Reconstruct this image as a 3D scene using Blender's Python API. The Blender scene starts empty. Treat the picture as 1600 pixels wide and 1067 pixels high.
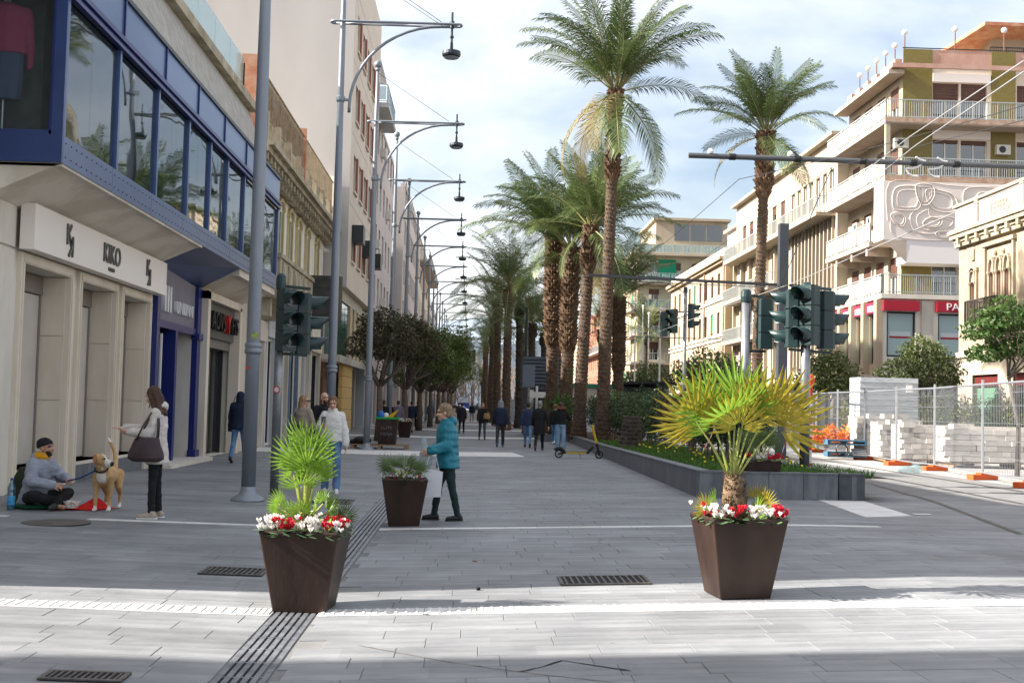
import bpy, bmesh, math, random
from mathutils import Vector, Matrix, Euler
import numpy as np
random.seed(7)
R = math.radians
sc = bpy.context.scene
col = sc.collection
# ------------------------------------------------------------------ camera
CAM_Z, FPX = 1.62, 1900.0
YAW, PITCH, ROLL = R(1.887), R(2.97), R(1.4)
fw = Vector((math.sin(YAW)*math.cos(PITCH), math.cos(YAW)*math.cos(PITCH), math.sin(PITCH)))
r0 = Vector((math.cos(YAW), -math.sin(YAW), 0)); u0 = r0.cross(fw)
rt = r0*math.cos(ROLL)+u0*math.sin(ROLL); up = u0*math.cos(ROLL)-r0*math.sin(ROLL)
cam = bpy.data.cameras.new('camera'); cam.sensor_width = 36; cam.lens = FPX/1600*36
cam.clip_start = .1; cam.clip_end = 3000
co = bpy.data.objects.new('camera', cam); col.objects.link(co)
co.matrix_world = Matrix(((rt.x, up.x, -fw.x, 0), (rt.y, up.y, -fw.y, 0), (rt.z, up.z, -fw.z, CAM_Z), (0, 0, 0, 1)))
sc.camera = co
# ------------------------------------------------------------------ sky and sun
SUN_EL, SUN_AZ = R(33), R(-94.5)          # azimuth from +Y, clockwise seen from above; the sun stands to the left
wd = bpy.data.worlds.new('World'); sc.world = wd; wd.use_nodes = True
nt = wd.node_tree; nt.nodes.clear()
def nd(tree, t, **kw):
    n = tree.nodes.new(t)
    for k, v in kw.items():
        if k in n.inputs: n.inputs[k].default_value = v
        else: setattr(n, k, v)
    return n
sky = nd(nt, 'ShaderNodeTexSky', sky_type='NISHITA', sun_disc=False, sun_elevation=SUN_EL, sun_rotation=SUN_AZ % (2*math.pi), air_density=1.0, dust_density=3.0, ozone_density=1.2)
tc = nd(nt, 'ShaderNodeTexCoord')
mp = nd(nt, 'ShaderNodeMapping'); mp.inputs['Scale'].default_value = (1, 1, 2.3); mp.inputs['Location'].default_value = (.35, .1, .22)
nz = nd(nt, 'ShaderNodeTexNoise', Scale=2.3, Detail=7.0, Roughness=.52, Distortion=.25)
rp = nd(nt, 'ShaderNodeValToRGB'); rp.color_ramp.elements[0].position = .36; rp.color_ramp.elements[1].position = .68
mx = nd(nt, 'ShaderNodeMix', data_type='RGBA'); mx.inputs['B'].default_value = (3.35, 3.37, 3.46, 1)
bg = nd(nt, 'ShaderNodeBackground', Strength=.075)
wo = nd(nt, 'ShaderNodeOutputWorld')
L = nt.links.new
L(tc.outputs['Generated'], mp.inputs['Vector']); L(mp.outputs[0], nz.inputs['Vector']); L(nz.outputs['Fac'], rp.inputs[0])
L(rp.outputs[0], mx.inputs['Factor']); sm_ = nd(nt, 'ShaderNodeMix', data_type='RGBA', blend_type='MULTIPLY'); sm_.inputs['Factor'].default_value = 1; sm_.inputs['B'].default_value = (.58, .535, .505, 1)
L(sky.outputs[0], sm_.inputs['A']); L(sm_.outputs['Result'], mx.inputs['A']); L(mx.outputs['Result'], bg.inputs[0]); L(bg.outputs[0], wo.inputs[0])
sd = bpy.data.lights.new('sun', 'SUN'); sd.energy = 2.35; sd.angle = R(.55); sd.color = (1, .93, .84)
so = bpy.data.objects.new('sun', sd); col.objects.link(so)
sv = Vector((math.sin(SUN_AZ)*math.cos(SUN_EL), math.cos(SUN_AZ)*math.cos(SUN_EL), math.sin(SUN_EL)))
so.rotation_euler = sv.to_track_quat('Z', 'Y').to_euler(); so.location = (-40, -5, 40)
sc.view_settings.view_transform = 'Standard'; sc.view_settings.look = 'None'
sc.view_settings.exposure = 2.7; sc.view_settings.gamma = 1; sc.view_settings.use_curve_mapping = False
sc.cycles.use_denoising = True; sc.cycles.max_bounces = 8; sc.cycles.diffuse_bounces = 4; sc.cycles.transparent_max_bounces = 12
sc.cycles.sample_clamp_indirect = 6; sc.cycles.caustics_reflective = False; sc.cycles.caustics_refractive = False
# ------------------------------------------------------------------ measuring helpers
XC = -1.28                                  # the drain channel, lowest line of the paving
def gz(x, y):
    t = min(max((y-12)/25, 0), 1)
    if x >= XC: return (.034*(1-t)+.013*t)*min(x-XC, 5.5)
    return (.018*(1-t)+.004*t)*min(XC-x, 5.6)
def ray(u, v):
    return fw + rt*((u-800)/FPX) - up*((v-533.5)/FPX)
def at(u, v, Y):                            # point of the place seen at photo position (u,v), Y metres down the street
    d = ray(u, v); t = Y/d.y
    return Vector((d.x*t, Y, CAM_Z+d.z*t))
def gr(u, v):                               # ground point
    d = ray(u, v); z = 0
    for _ in range(12):
        t = (z-CAM_Z)/d.z; x, y = d.x*t, d.y*t; z = gz(x, y)
    return Vector((x, y, z))
def atX(u, v, X):                           # point on a wall x = X
    d = ray(u, v); t = X/d.x
    return Vector((X, d.y*t, CAM_Z+d.z*t))
# ------------------------------------------------------------------ mesh helpers
class MB:
    def __init__(s): s.v = []; s.f = []; s.mi = []; s.m = 0
    def add(s, vs, fs):
        n = len(s.v); s.v += [tuple(p) for p in vs]; s.f += [tuple(i+n for i in f) for f in fs]; s.mi += [s.m]*len(fs); return s
    def box(s, x0, x1, y0, y1, z0, z1):
        return s.add([(x0,y0,z0),(x1,y0,z0),(x1,y1,z0),(x0,y1,z0),(x0,y0,z1),(x1,y0,z1),(x1,y1,z1),(x0,y1,z1)],
                     [(0,3,2,1),(4,5,6,7),(0,1,5,4),(1,2,6,5),(2,3,7,6),(3,0,4,7)])
    def bar(s, a, b, w, h=None):            # square bar between two points
        a, b = Vector(a), Vector(b); h = h or w; d = (b-a).normalized()
        q = Vector((0,0,1)) if abs(d.z) < .95 else Vector((0,1,0))
        x = d.cross(q).normalized()*w/2; y = x.cross(d).normalized()*h/2
        return s.add([a-x-y,a+x-y,a+x+y,a-x+y,b-x-y,b+x-y,b+x+y,b-x+y],[(0,3,2,1),(4,5,6,7),(0,1,5,4),(1,2,6,5),(2,3,7,6),(3,0,4,7)])
    def tube(s, pts, r, n=8, cap=True):
        pts = [Vector(p) for p in pts]; m = len(pts)
        rs = r if isinstance(r, (list, tuple)) else [r]*m
        vs = []; prev = None
        for i, p in enumerate(pts):
            d = (pts[min(i+1, m-1)]-pts[max(i-1, 0)]).normalized()
            if prev is None: q = Vector((1,0,0)) if abs(d.x) < .9 else Vector((0,1,0)); x = (q-d*q.dot(d)).normalized()
            else: x = (prev-d*prev.dot(d)).normalized()
            prev = x; y = d.cross(x)
            for k in range(n):
                a = 2*math.pi*k/n; vs.append(p+(x*math.cos(a)+y*math.sin(a))*rs[i])
        fs = [(i*n+k, i*n+(k+1) % n, (i+1)*n+(k+1) % n, (i+1)*n+k) for i in range(m-1) for k in range(n)]
        if cap: fs += [tuple(range(n-1, -1, -1)), tuple(range((m-1)*n, m*n))]
        return s.add(vs, fs)
    def lathe(s, prof, n=16, c=(0,0,0), sx=1, sy=1):
        vs = [(c[0]+r*math.cos(2*math.pi*k/n)*sx, c[1]+r*math.sin(2*math.pi*k/n)*sy, c[2]+z) for r, z in prof for k in range(n)]
        m = len(prof)
        fs = [(i*n+k, i*n+(k+1) % n, (i+1)*n+(k+1) % n, (i+1)*n+k) for i in range(m-1) for k in range(n)]
        fs += [tuple(range(n-1, -1, -1)), tuple(range((m-1)*n, m*n))]
        return s.add(vs, fs)
    def prism(s, poly, z0, z1):             # polygon in xy pulled up
        n = len(poly)
        return s.add([(x,y,z0) for x,y in poly]+[(x,y,z1) for x,y in poly],
                     [tuple(range(n-1,-1,-1)), tuple(range(n,2*n))]+[(i,(i+1)%n,n+(i+1)%n,n+i) for i in range(n)])
    def loft(s, rings, n=12):               # rings: (centre, ax, ay) with two half-axis vectors
        vs = []
        for c, ax, ay in rings:
            for k in range(n):
                a = 2*math.pi*k/n; vs.append(Vector(c)+Vector(ax)*math.cos(a)+Vector(ay)*math.sin(a))
        m = len(rings)
        fs = [(i*n+k, i*n+(k+1) % n, (i+1)*n+(k+1) % n, (i+1)*n+k) for i in range(m-1) for k in range(n)]
        fs += [tuple(range(n-1,-1,-1)), tuple(range((m-1)*n, m*n))]
        return s.add(vs, fs)
    def ball(s, c, rx, ry=None, rz=None, n=12, m=8):
        ry = ry or rx; rz = rz or rx
        rings = []
        for i in range(m+1):
            a = math.pi*i/m*.98+.03; rings.append(((c[0],c[1],c[2]-rz*math.cos(a)),(rx*math.sin(a),0,0),(0,ry*math.sin(a),0)))
        return s.loft(rings, n)
    def cap(s, a, b, ra, rb, n=10):         # tapered limb with rounded ends
        a, b = Vector(a), Vector(b); d = (b-a); l = d.length or 1e-4; d /= l
        q = Vector((0,0,1)) if abs(d.z) < .9 else Vector((0,1,0)); x = d.cross(q).normalized(); y = x.cross(d)
        rings = []
        for t in (-1, -.85, -.5): w = math.sqrt(max(1-t*t, .01)); rings.append((a+d*ra*t, x*ra*w, y*ra*w))
        for t in (0, .5, 1): r = ra+(rb-ra)*t; rings.append((a+d*l*t, x*r, y*r))
        for t in (.5, .85, 1): w = math.sqrt(max(1-t*t, .01)); rings.append((b+d*rb*t, x*rb*w, y*rb*w))
        return s.loft(rings, n)
    def mesh(s, name):
        me = bpy.data.meshes.new(name); me.from_pydata(s.v, [], s.f)
        if any(s.mi): me.polygons.foreach_set('material_index', s.mi)
        return me
    def build(s, name, mat, parent=None, smooth=False, loc=None):
        return place(name, s.mesh(name), mat, parent, loc, smooth)
def place(name, me, mat=None, parent=None, loc=None, smooth=False, rot=None, scale=None):
    if mat is not None and not me.materials:
        for m in (mat if isinstance(mat, (list, tuple)) else [mat]): me.materials.append(m)
    if smooth: me.polygons.foreach_set('use_smooth', [True]*len(me.polygons))
    o = bpy.data.objects.new(name, me); col.objects.link(o)
    if parent: o.parent = parent
    if loc is not None: o.location = loc
    if rot is not None: o.rotation_euler = rot
    if scale is not None: o.scale = (scale,)*3 if isinstance(scale, (int, float)) else scale
    return o
def tag(o, label=None, cat=None, group=None, kind=None):
    if label: o['label'] = label
    if cat: o['category'] = cat
    if group: o['group'] = group
    if kind: o['kind'] = kind
    return o
def thing(name, label, cat, loc=(0,0,0), rz=0, group=None):
    o = bpy.data.objects.new(name, None); col.objects.link(o); o.location = loc; o.rotation_euler = (0,0,rz); o.empty_display_size = .2
    return tag(o, label, cat, group)
KIDS = {}
def copy_tree(o, parent=None):
    c = o.copy(); col.objects.link(c); c.parent = parent
    for ch in o.children: copy_tree(ch, c)
    return c
FONT = None
def text_mesh(txt, size, depth=.02, align='CENTER', sx=1.0):
    cu = bpy.data.curves.new('lettering', 'FONT'); cu.body = txt; cu.size = size; cu.extrude = depth/2; cu.align_x = align; cu.resolution_u = 3
    o = bpy.data.objects.new('lettering', cu); WS.collection.objects.link(o)
    WS.view_layers[0].update(); dg = WS.view_layers[0].depsgraph; me = bpy.data.meshes.new_from_object(o.evaluated_get(dg))
    bpy.data.objects.remove(o); bpy.data.curves.remove(cu)
    if sx != 1: me.transform(Matrix.Scale(sx, 4, (1,0,0)))
    return me
WS = bpy.data.scenes.new('workbench')     # a side scene for growing meshes, removed at the end
def remesh(mb, vox, smooth=3, name='mesh'):
    me = mb.mesh(name); o = bpy.data.objects.new('tmp', me); WS.collection.objects.link(o)
    m = o.modifiers.new('r', 'REMESH'); m.mode = 'VOXEL'; m.voxel_size = vox
    if smooth: k = o.modifiers.new('s', 'SMOOTH'); k.factor = .5; k.iterations = smooth
    WS.view_layers[0].update(); dg = WS.view_layers[0].depsgraph; out = bpy.data.meshes.new_from_object(o.evaluated_get(dg))
    bpy.data.objects.remove(o); bpy.data.meshes.remove(me); out.materials.clear(); out.name = name
    out.polygons.foreach_set('use_smooth', [True]*len(out.polygons))
    return out
from mathutils import noise as mnoise
def crumple(me, amp, f, fz, seed=0):
    # folds: push the surface in and out along its normals
    n = len(me.vertices); co = np.empty(n*3); me.vertices.foreach_get('co', co); no = np.empty(n*3); me.vertices.foreach_get('normal', no); co = co.reshape(-1,3); no = no.reshape(-1,3)
    d = np.array([mnoise.noise((x*f+seed, y*f, z*fz))+.5*mnoise.noise((x*f*2.1, y*f*2.1+seed, z*fz*2.3)) for x, y, z in co])
    co += no*(d*amp)[:,None]; me.vertices.foreach_set('co', co.ravel()); me.update(); return me
# ------------------------------------------------------------------ materials
MATS = {}
def mat(name, c, c2=None, scale=4, rough=.7, metal=0, bump=0, bscale=None, stretch=(1,1,1), spec=.4, detail=5, lo=.35, hi=.65, trans=0, coat=0, vary=0):
    if name in MATS: return MATS[name]
    m = bpy.data.materials.new(name); m.use_nodes = True; t = m.node_tree; b = t.nodes['Principled BSDF']
    b.inputs['Base Color'].default_value = (*c, 1); b.inputs['Roughness'].default_value = rough; b.inputs['Metallic'].default_value = metal
    b.inputs['Specular IOR Level'].default_value = spec; b.inputs['Coat Weight'].default_value = coat
    tcn = nd(t, 'ShaderNodeTexCoord'); mpn = nd(t, 'ShaderNodeMapping'); mpn.inputs['Scale'].default_value = stretch
    t.links.new(tcn.outputs['Object'], mpn.inputs['Vector'])
    src = None
    if c2 is not None:
        n1 = nd(t, 'ShaderNodeTexNoise', Scale=float(scale), Detail=float(detail), Roughness=.6)
        t.links.new(mpn.outputs[0], n1.inputs['Vector'])
        r1 = nd(t, 'ShaderNodeValToRGB'); r1.color_ramp.elements[0].position = lo; r1.color_ramp.elements[1].position = hi
        r1.color_ramp.elements[0].color = (*c, 1); r1.color_ramp.elements[1].color = (*c2, 1)
        t.links.new(n1.outputs['Fac'], r1.inputs[0]); src = r1.outputs[0]
    if vary:
        oi = nd(t, 'ShaderNodeObjectInfo'); hs = nd(t, 'ShaderNodeHueSaturation'); mr = nd(t, 'ShaderNodeMapRange')
        mr.inputs['To Min'].default_value = 1-vary; mr.inputs['To Max'].default_value = 1+vary
        t.links.new(oi.outputs['Random'], mr.inputs['Value']); t.links.new(mr.outputs[0], hs.inputs['Value'])
        if src: t.links.new(src, hs.inputs['Color'])
        else: hs.inputs['Color'].default_value = (*c, 1)
        src = hs.outputs[0]
    if src: t.links.new(src, b.inputs['Base Color'])
    if bump:
        n2 = nd(t, 'ShaderNodeTexNoise', Scale=float(bscale or scale*6), Detail=4.0)
        t.links.new(mpn.outputs[0], n2.inputs['Vector'])
        bp = nd(t, 'ShaderNodeBump', Strength=bump, Distance=.02); t.links.new(n2.outputs['Fac'], bp.inputs['Height']); t.links.new(bp.outputs[0], b.inputs['Normal'])
    if trans:
        ts = nd(t, 'ShaderNodeBsdfTranslucent'); ms = nd(t, 'ShaderNodeMixShader', Fac=trans)
        if src: t.links.new(src, ts.inputs[0])
        else: ts.inputs[0].default_value = (*c, 1)
        t.links.new(b.outputs[0], ms.inputs[1]); t.links.new(ts.outputs[0], ms.inputs[2]); t.links.new(ms.outputs[0], t.nodes['Material Output'].inputs[0])
    MATS[name] = m; return m
def glass_mat(name, tint, rough=.03, see=0.0, wave=.0):
    """window glass: a dark room behind a reflecting pane; see = how much shows through"""
    m = bpy.data.materials.new(name); m.use_nodes = True; t = m.node_tree; b = t.nodes['Principled BSDF']
    b.inputs['Base Color'].default_value = (*tint, 1); b.inputs['Roughness'].default_value = rough; b.inputs['IOR'].default_value = 2.0; b.inputs['Specular IOR Level'].default_value = .7
    if wave:
        tcn = nd(t, 'ShaderNodeTexCoord'); n2 = nd(t, 'ShaderNodeTexNoise', Scale=.9, Detail=1.0); bp = nd(t, 'ShaderNodeBump', Strength=wave, Distance=.05)
        t.links.new(tcn.outputs['Object'], n2.inputs['Vector']); t.links.new(n2.outputs['Fac'], bp.inputs['Height']); t.links.new(bp.outputs[0], b.inputs['Normal'])
    if see:
        tr = nd(t, 'ShaderNodeBsdfTransparent'); tr.inputs[0].default_value = (.85, .92, .92, 1); ms = nd(t, 'ShaderNodeMixShader', Fac=see)
        t.links.new(b.outputs[0], ms.inputs[1]); t.links.new(tr.outputs[0], ms.inputs[2]); t.links.new(ms.outputs[0], t.nodes['Material Output'].inputs[0])
    MATS[name] = m; return m
slab_m = mat('lava_slab', (.157,.165,.176), (.228,.235,.243), 2.2, .62, bump=.25, bscale=26, stretch=(.5,3,1))
def slab_tones(m, sx, sy):
    # every slab of the courses its own tone, by its place in the paving
    t = m.node_tree; b = t.nodes['Principled BSDF']; src = b.inputs['Base Color'].links[0].from_socket
    gm = nd(t, 'ShaderNodeNewGeometry'); sn = nd(t, 'ShaderNodeVectorMath', operation='SNAP'); sn.inputs[1].default_value = (sx, sy, 50)
    ad = nd(t, 'ShaderNodeVectorMath', operation='ADD'); ad.inputs[1].default_value = (0, -5.6+.0001, 0)
    wn = nd(t, 'ShaderNodeTexWhiteNoise', noise_dimensions='2D'); mr = nd(t, 'ShaderNodeMapRange'); mr.inputs['To Min'].default_value = .88; mr.inputs['To Max'].default_value = 1.12
    hs = nd(t, 'ShaderNodeHueSaturation')
    s1 = nd(t, 'ShaderNodeVectorMath', operation='SNAP'); s1.inputs[1].default_value = (1e6, sy, 1e6); sp = nd(t, 'ShaderNodeSeparateXYZ'); cb = nd(t, 'ShaderNodeCombineXYZ'); mu = nd(t, 'ShaderNodeMath', operation='MULTIPLY'); mu.inputs[1].default_value = 5.137; a2 = nd(t, 'ShaderNodeVectorMath', operation='ADD')
    t.links.new(gm.outputs['Position'], ad.inputs[0]); t.links.new(ad.outputs[0], s1.inputs[0]); t.links.new(s1.outputs[0], sp.inputs[0]); t.links.new(sp.outputs['Y'], mu.inputs[0]); t.links.new(mu.outputs[0], cb.inputs['X']); t.links.new(ad.outputs[0], a2.inputs[0]); t.links.new(cb.outputs[0], a2.inputs[1]); t.links.new(a2.outputs[0], sn.inputs[0]); t.links.new(sn.outputs[0], wn.inputs['Vector']); t.links.new(wn.outputs['Value'], mr.inputs['Value'])
    # trodden gum spots and broad worn patches
    vo = nd(t, 'ShaderNodeTexVoronoi', Scale=3.4); lt = nd(t, 'ShaderNodeMapRange'); lt.inputs['From Min'].default_value = .035; lt.inputs['From Max'].default_value = .06; lt.inputs['To Min'].default_value = .62; lt.inputs['To Max'].default_value = 1
    ns = nd(t, 'ShaderNodeTexNoise', Scale=.55, Detail=6.0, Roughness=.65); n3 = nd(t, 'ShaderNodeMapRange'); n3.inputs['From Min'].default_value = .3; n3.inputs['From Max'].default_value = .7; n3.inputs['To Min'].default_value = .72; n3.inputs['To Max'].default_value = 1.26
    m1 = nd(t, 'ShaderNodeMath', operation='MULTIPLY'); m2 = nd(t, 'ShaderNodeMath', operation='MULTIPLY')
    t.links.new(gm.outputs['Position'], vo.inputs['Vector']); t.links.new(gm.outputs['Position'], ns.inputs['Vector']); t.links.new(vo.outputs['Distance'], lt.inputs['Value']); t.links.new(ns.outputs['Fac'], n3.inputs['Value'])
    t.links.new(lt.outputs[0], m1.inputs[0]); t.links.new(n3.outputs[0], m1.inputs[1]); t.links.new(mr.outputs[0], m2.inputs[0]); t.links.new(m1.outputs[0], m2.inputs[1])
    t.links.new(m2.outputs[0], hs.inputs['Value']); t.links.new(src, hs.inputs['Color']); t.links.new(hs.outputs[0], b.inputs['Base Color'])
slab_tones(slab_m, 1.25, .30)
joint_m = mat('slab_joint', (.14,.142,.145), (.20,.198,.195), 3, .9)
slabfar_m = mat('lava_slab_far', (.145,.15,.165), (.22,.225,.235), 1.6, .65, stretch=(.35,4,1))
slab_tones(slabfar_m, 6, .6)
white_st = mat('white_stone', (.54,.53,.51), (.68,.67,.65), 3, .6, bump=.12, vary=.05)
tram_m = mat('tram_bed_stone', (.27,.265,.255), (.40,.39,.375), 2.5, .75, bump=.2, bscale=20)
earth_m = mat('far_ground', (.16,.155,.15), (.22,.21,.2), .3, .9)
steel_gal = mat('galvanised_steel', (.20,.215,.23), (.28,.295,.31), 6, .42, .75)
lamp_m = mat('lamp_pole_paint', (.19,.215,.25), (.25,.275,.31), 1.5, .45, .35, stretch=(1,1,.3))
lampd_m = mat('lamp_head_paint', (.035,.045,.055), None, rough=.4, metal=.3)
iron_m = mat('cast_iron', (.07,.068,.066), (.14,.125,.11), 8, .6, .4, bump=.2)
grate_m = mat('channel_grate', (.13,.14,.16), (.24,.25,.27), 7, .5, .4)
dark_m = mat('dark_void', (.012,.012,.014), rough=.9)
brown_m = mat('corten_planter', (.020,.0105,.008), (.040,.022,.016), 3.2, .5, 0, bump=.12, stretch=(1,1,.5), spec=.3)
soil_m = mat('soil', (.035,.024,.016), (.07,.05,.035), 9, .95, bump=.5)
tl_m = mat('signal_green_black', (.010,.030,.030), (.014,.04,.042), 3, .38, 0, spec=.5)
lens_m = mat('signal_lens_dark', (.012,.012,.014), rough=.15, spec=.7)
bedwall_m = mat('bed_wall_slate', (.085,.095,.11), (.16,.17,.185), 3.2, .55, bump=.12, stretch=(2,2,.45))
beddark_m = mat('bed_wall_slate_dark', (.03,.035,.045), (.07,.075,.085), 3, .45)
chrome_m = mat('bright_metal', (.55,.57,.6), rough=.3, metal=.9)
black_m = mat('black_plastic', (.012,.012,.013), rough=.5)
wire_m = mat('overhead_wire', (.05,.052,.056), rough=.5, metal=.4)
wirel_m = mat('bright_wire', (.5,.51,.52), rough=.45, metal=.5)
# ================================================================== the ground
g = MB(); g.add([(-900,-300,-.35),(900,-300,-.35),(900,2200,-.35),(-900,2200,-.35)], [(0,1,2,3)])
tag(g.build('ground', earth_m), kind='structure')
NEAR_END = 46.0
def sheet(xs, ys, fz):
    b = MB(); nx = len(xs)
    b.add([(x, y, fz(x, y)) for y in ys for x in xs], [(j*nx+i, j*nx+i+1, (j+1)*nx+i+1, (j+1)*nx+i) for j in range(len(ys)-1) for i in range(nx-1)])
    return b
xs = [-16,-12,-8,-7.06,-5,-3,XC,0,1,2,3,4.05,5,7,9,12]
pavement = sheet(xs, [-4,0,3,5]+[6+i*2 for i in range(20)]+[45.9], lambda x, y: gz(x, y)-.007).build('pavement', joint_m)
tag(pavement, kind='structure')
pf = sheet(xs+[30,60], [45.9,46]+[48+4*i for i in range(20)]+[140,170,200,300,500], lambda x, y: gz(x, y)-.003)
tag(pf.build('pavement_beyond', slabfar_m), kind='structure')
tb = sheet([9,10.5,12,16,22,40], [-4,6,12,20,22.2], lambda x, y: gz(9, y)-.008)
n_ = sheet([6.6,9,10.5,12,16,22,40], [22.2,30,38,46], lambda x, y: gz(9, y)-.008); tb.add(n_.v, n_.f)
tag(tb.build('tram_street', tram_m), kind='structure')
# slabs laid in courses across the street, each its own piece as far as they can be picked apart
RY, RX = .30, .60
CH = .16                                     # half width of the drain channel
def slab_boxes():
    out = []
    y = 5.6; row = 0
    while y < NEAR_END-.02:
        for lo, hi in ((-7.0, XC-CH-.01), (XC+CH+.01, 9.0 if y < 22 else 4.6)):
            x = lo+((row*.37) % 1)*RX*.8-RX*.5 + random.uniform(-.08,.08)
            while x < hi:
                w = RX*random.uniform(.75,1.45); a, b = max(x, lo), min(x+w, hi)
                if b-a > .06: out.append((a, b, y, y+RY))
                x += w
        y += RY; row += 1
    return out
slabs = slab_boxes()
def in_frame(x, y, z):
    d = Vector((x, y, z-CAM_Z)); w = d.dot(fw); return w > .1 and abs(d.dot(rt)/w) < .425 and abs(d.dot(up)/w) < .29
WHITES = [(9.30, 9.56), (15.62, 15.76)]
def is_white(y0, y1): return any(a < (y0+y1)/2 < b for a, b in WHITES)
big = [s for s in slabs if in_frame((s[0]+s[1])/2, (s[2]+s[3])/2, 0)]
big.sort(key=lambda s: s[2]); single = set(big[:290]); unit = {}
def slab_geo(b, a, c, y0, y1):
    g_ = .0015
    x0, x1, ya, yb = a+g_, c-g_, y0+g_, y1-g_
    dz = random.uniform(-.0015,.0015)
    T = [(x, y, gz(x, y)+dz) for x, y in ((x0,ya),(x1,ya),(x1,yb),(x0,yb))]
    e = .003; I = [(x, y, gz(x, y)+dz) for x, y in ((x0+e,ya+e),(x1-e,ya+e),(x1-e,yb-e),(x0+e,yb-e))]
    O = [(x, y, z-.003) for x, y, z in T]; B = [(x, y, z-.014) for x, y, z in T]
    b.add(I+O+B, [(0,1,2,3),(4,5,1,0),(5,6,2,1),(6,7,3,2),(7,4,0,3),(8,9,5,4),(9,10,6,5),(10,11,7,6),(11,8,4,7)])
rest = MB()
for s_ in slabs:
    if s_ in single:
        b = MB(); cx, cy = (s_[0]+s_[1])/2, (s_[2]+s_[3])/2
        slab_geo(b, *s_); b.v = [(x-cx, y-cy, z) for x, y, z in b.v]
        b.build('paving_slab', slab_m, pavement, loc=(cx, cy, 0))
    else: slab_geo(rest, *s_)
tag(rest.build('paving_slab', slab_m, pavement), kind='stuff')
# white lines of stone, laid flush and a little proud
def strip(name, poly, label=None, parent=None, m=None, h=.005):
    b = MB(); n = len(poly); b.add([(x, y, gz(x, y)+h) for x, y in poly]+[(x, y, gz(x, y)-.02) for x, y in poly],
        [tuple(range(n))]+[((i+1)%n, i, n+i, n+(i+1)%n) for i in range(n)])
    return b.build(name, m or white_st, parent)
def white_line(y0, y1, x0, x1, step=.4, ribs=False):
    for lo, hi in ((x0, min(x1, XC-CH-.01)), (max(x0, XC+CH+.01), x1)):
        x = lo
        while x < hi-.05:
            b = min(x+step, hi); o = strip('white_stone_piece', [(x+.003,y0),(b-.003,y0),(b-.003,y1),(x+.003,y1)], parent=pavement)
            if ribs:
                rb = MB(); n = 5
                for i in range(n):
                    xa = x+.02+i*(b-x-.02)/n; xb = xa+.035
                    rb.add([(xa,y0+.02,gz(xa,y0)+.005),(xb,y0+.02,gz(xb,y0)+.005),(xb,y1-.02,gz(xb,y1)+.005),(xa,y1-.02,gz(xa,y1)+.005),
                            (xa+.008,y0+.025,gz(xa,y0)+.013),(xb-.008,y0+.025,gz(xb,y0)+.013),(xb-.008,y1-.025,gz(xb,y1)+.013),(xa+.008,y1-.025,gz(xa,y1)+.013)],
                           [(4,5,6,7),(0,1,5,4),(1,2,6,5),(2,3,7,6),(3,0,4,7)])
                rb.build('tactile_rib', white_st, o)
            x = b
white_line(9.22, 9.50, -6.9, 8.9, .4, True)
white_line(15.45, 15.62, -6.9, -5.75); white_line(15.45, 15.62, -4.75, 5.3)
# the white corner on the right and the white bands across the promenade
def quadpx(name, pts, parent=pavement): return strip(name, [tuple(gr(u, v)[:2]) for u, v in pts], parent=parent, h=.006)
quadpx('white_corner_band', [(1352,808),(1424,806),(1330,777),(1272,779)])
for a, b, x0, x1 in ((37.2,40.4,-6.9,None),(56.0,58.6,-6.9,3.6),(72,75,-6.9,3.4),(92,95,-6.9,3.2),(112,116,-6.9,3),(140,145,-6.9,3),(170,176,-6.9,3)):
    if x1 is None: poly = [(x0,a),(gr(822,715).x,a),(gr(799,705).x,b),(x0,b)]
    else: poly = [(x0,a),(x1,a),(x1-.4,b),(x0,b)]
    c = poly; k = max(1, int(round((c[1][0]-c[0][0])/1.5)))
    for i in range(k):
        f0, f1 = i/k, (i+1)/k
        lo0, lo1 = c[0][0]+(c[1][0]-c[0][0])*f0+.006, c[0][0]+(c[1][0]-c[0][0])*f1-.006
        hi0, hi1 = c[3][0]+(c[2][0]-c[3][0])*f0+.006, c[3][0]+(c[2][0]-c[3][0])*f1-.006
        strip('white_band_piece', [(lo0,a),(lo1,a),(hi1,b),(hi0,b)], parent=pavement, h=.006)
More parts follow.
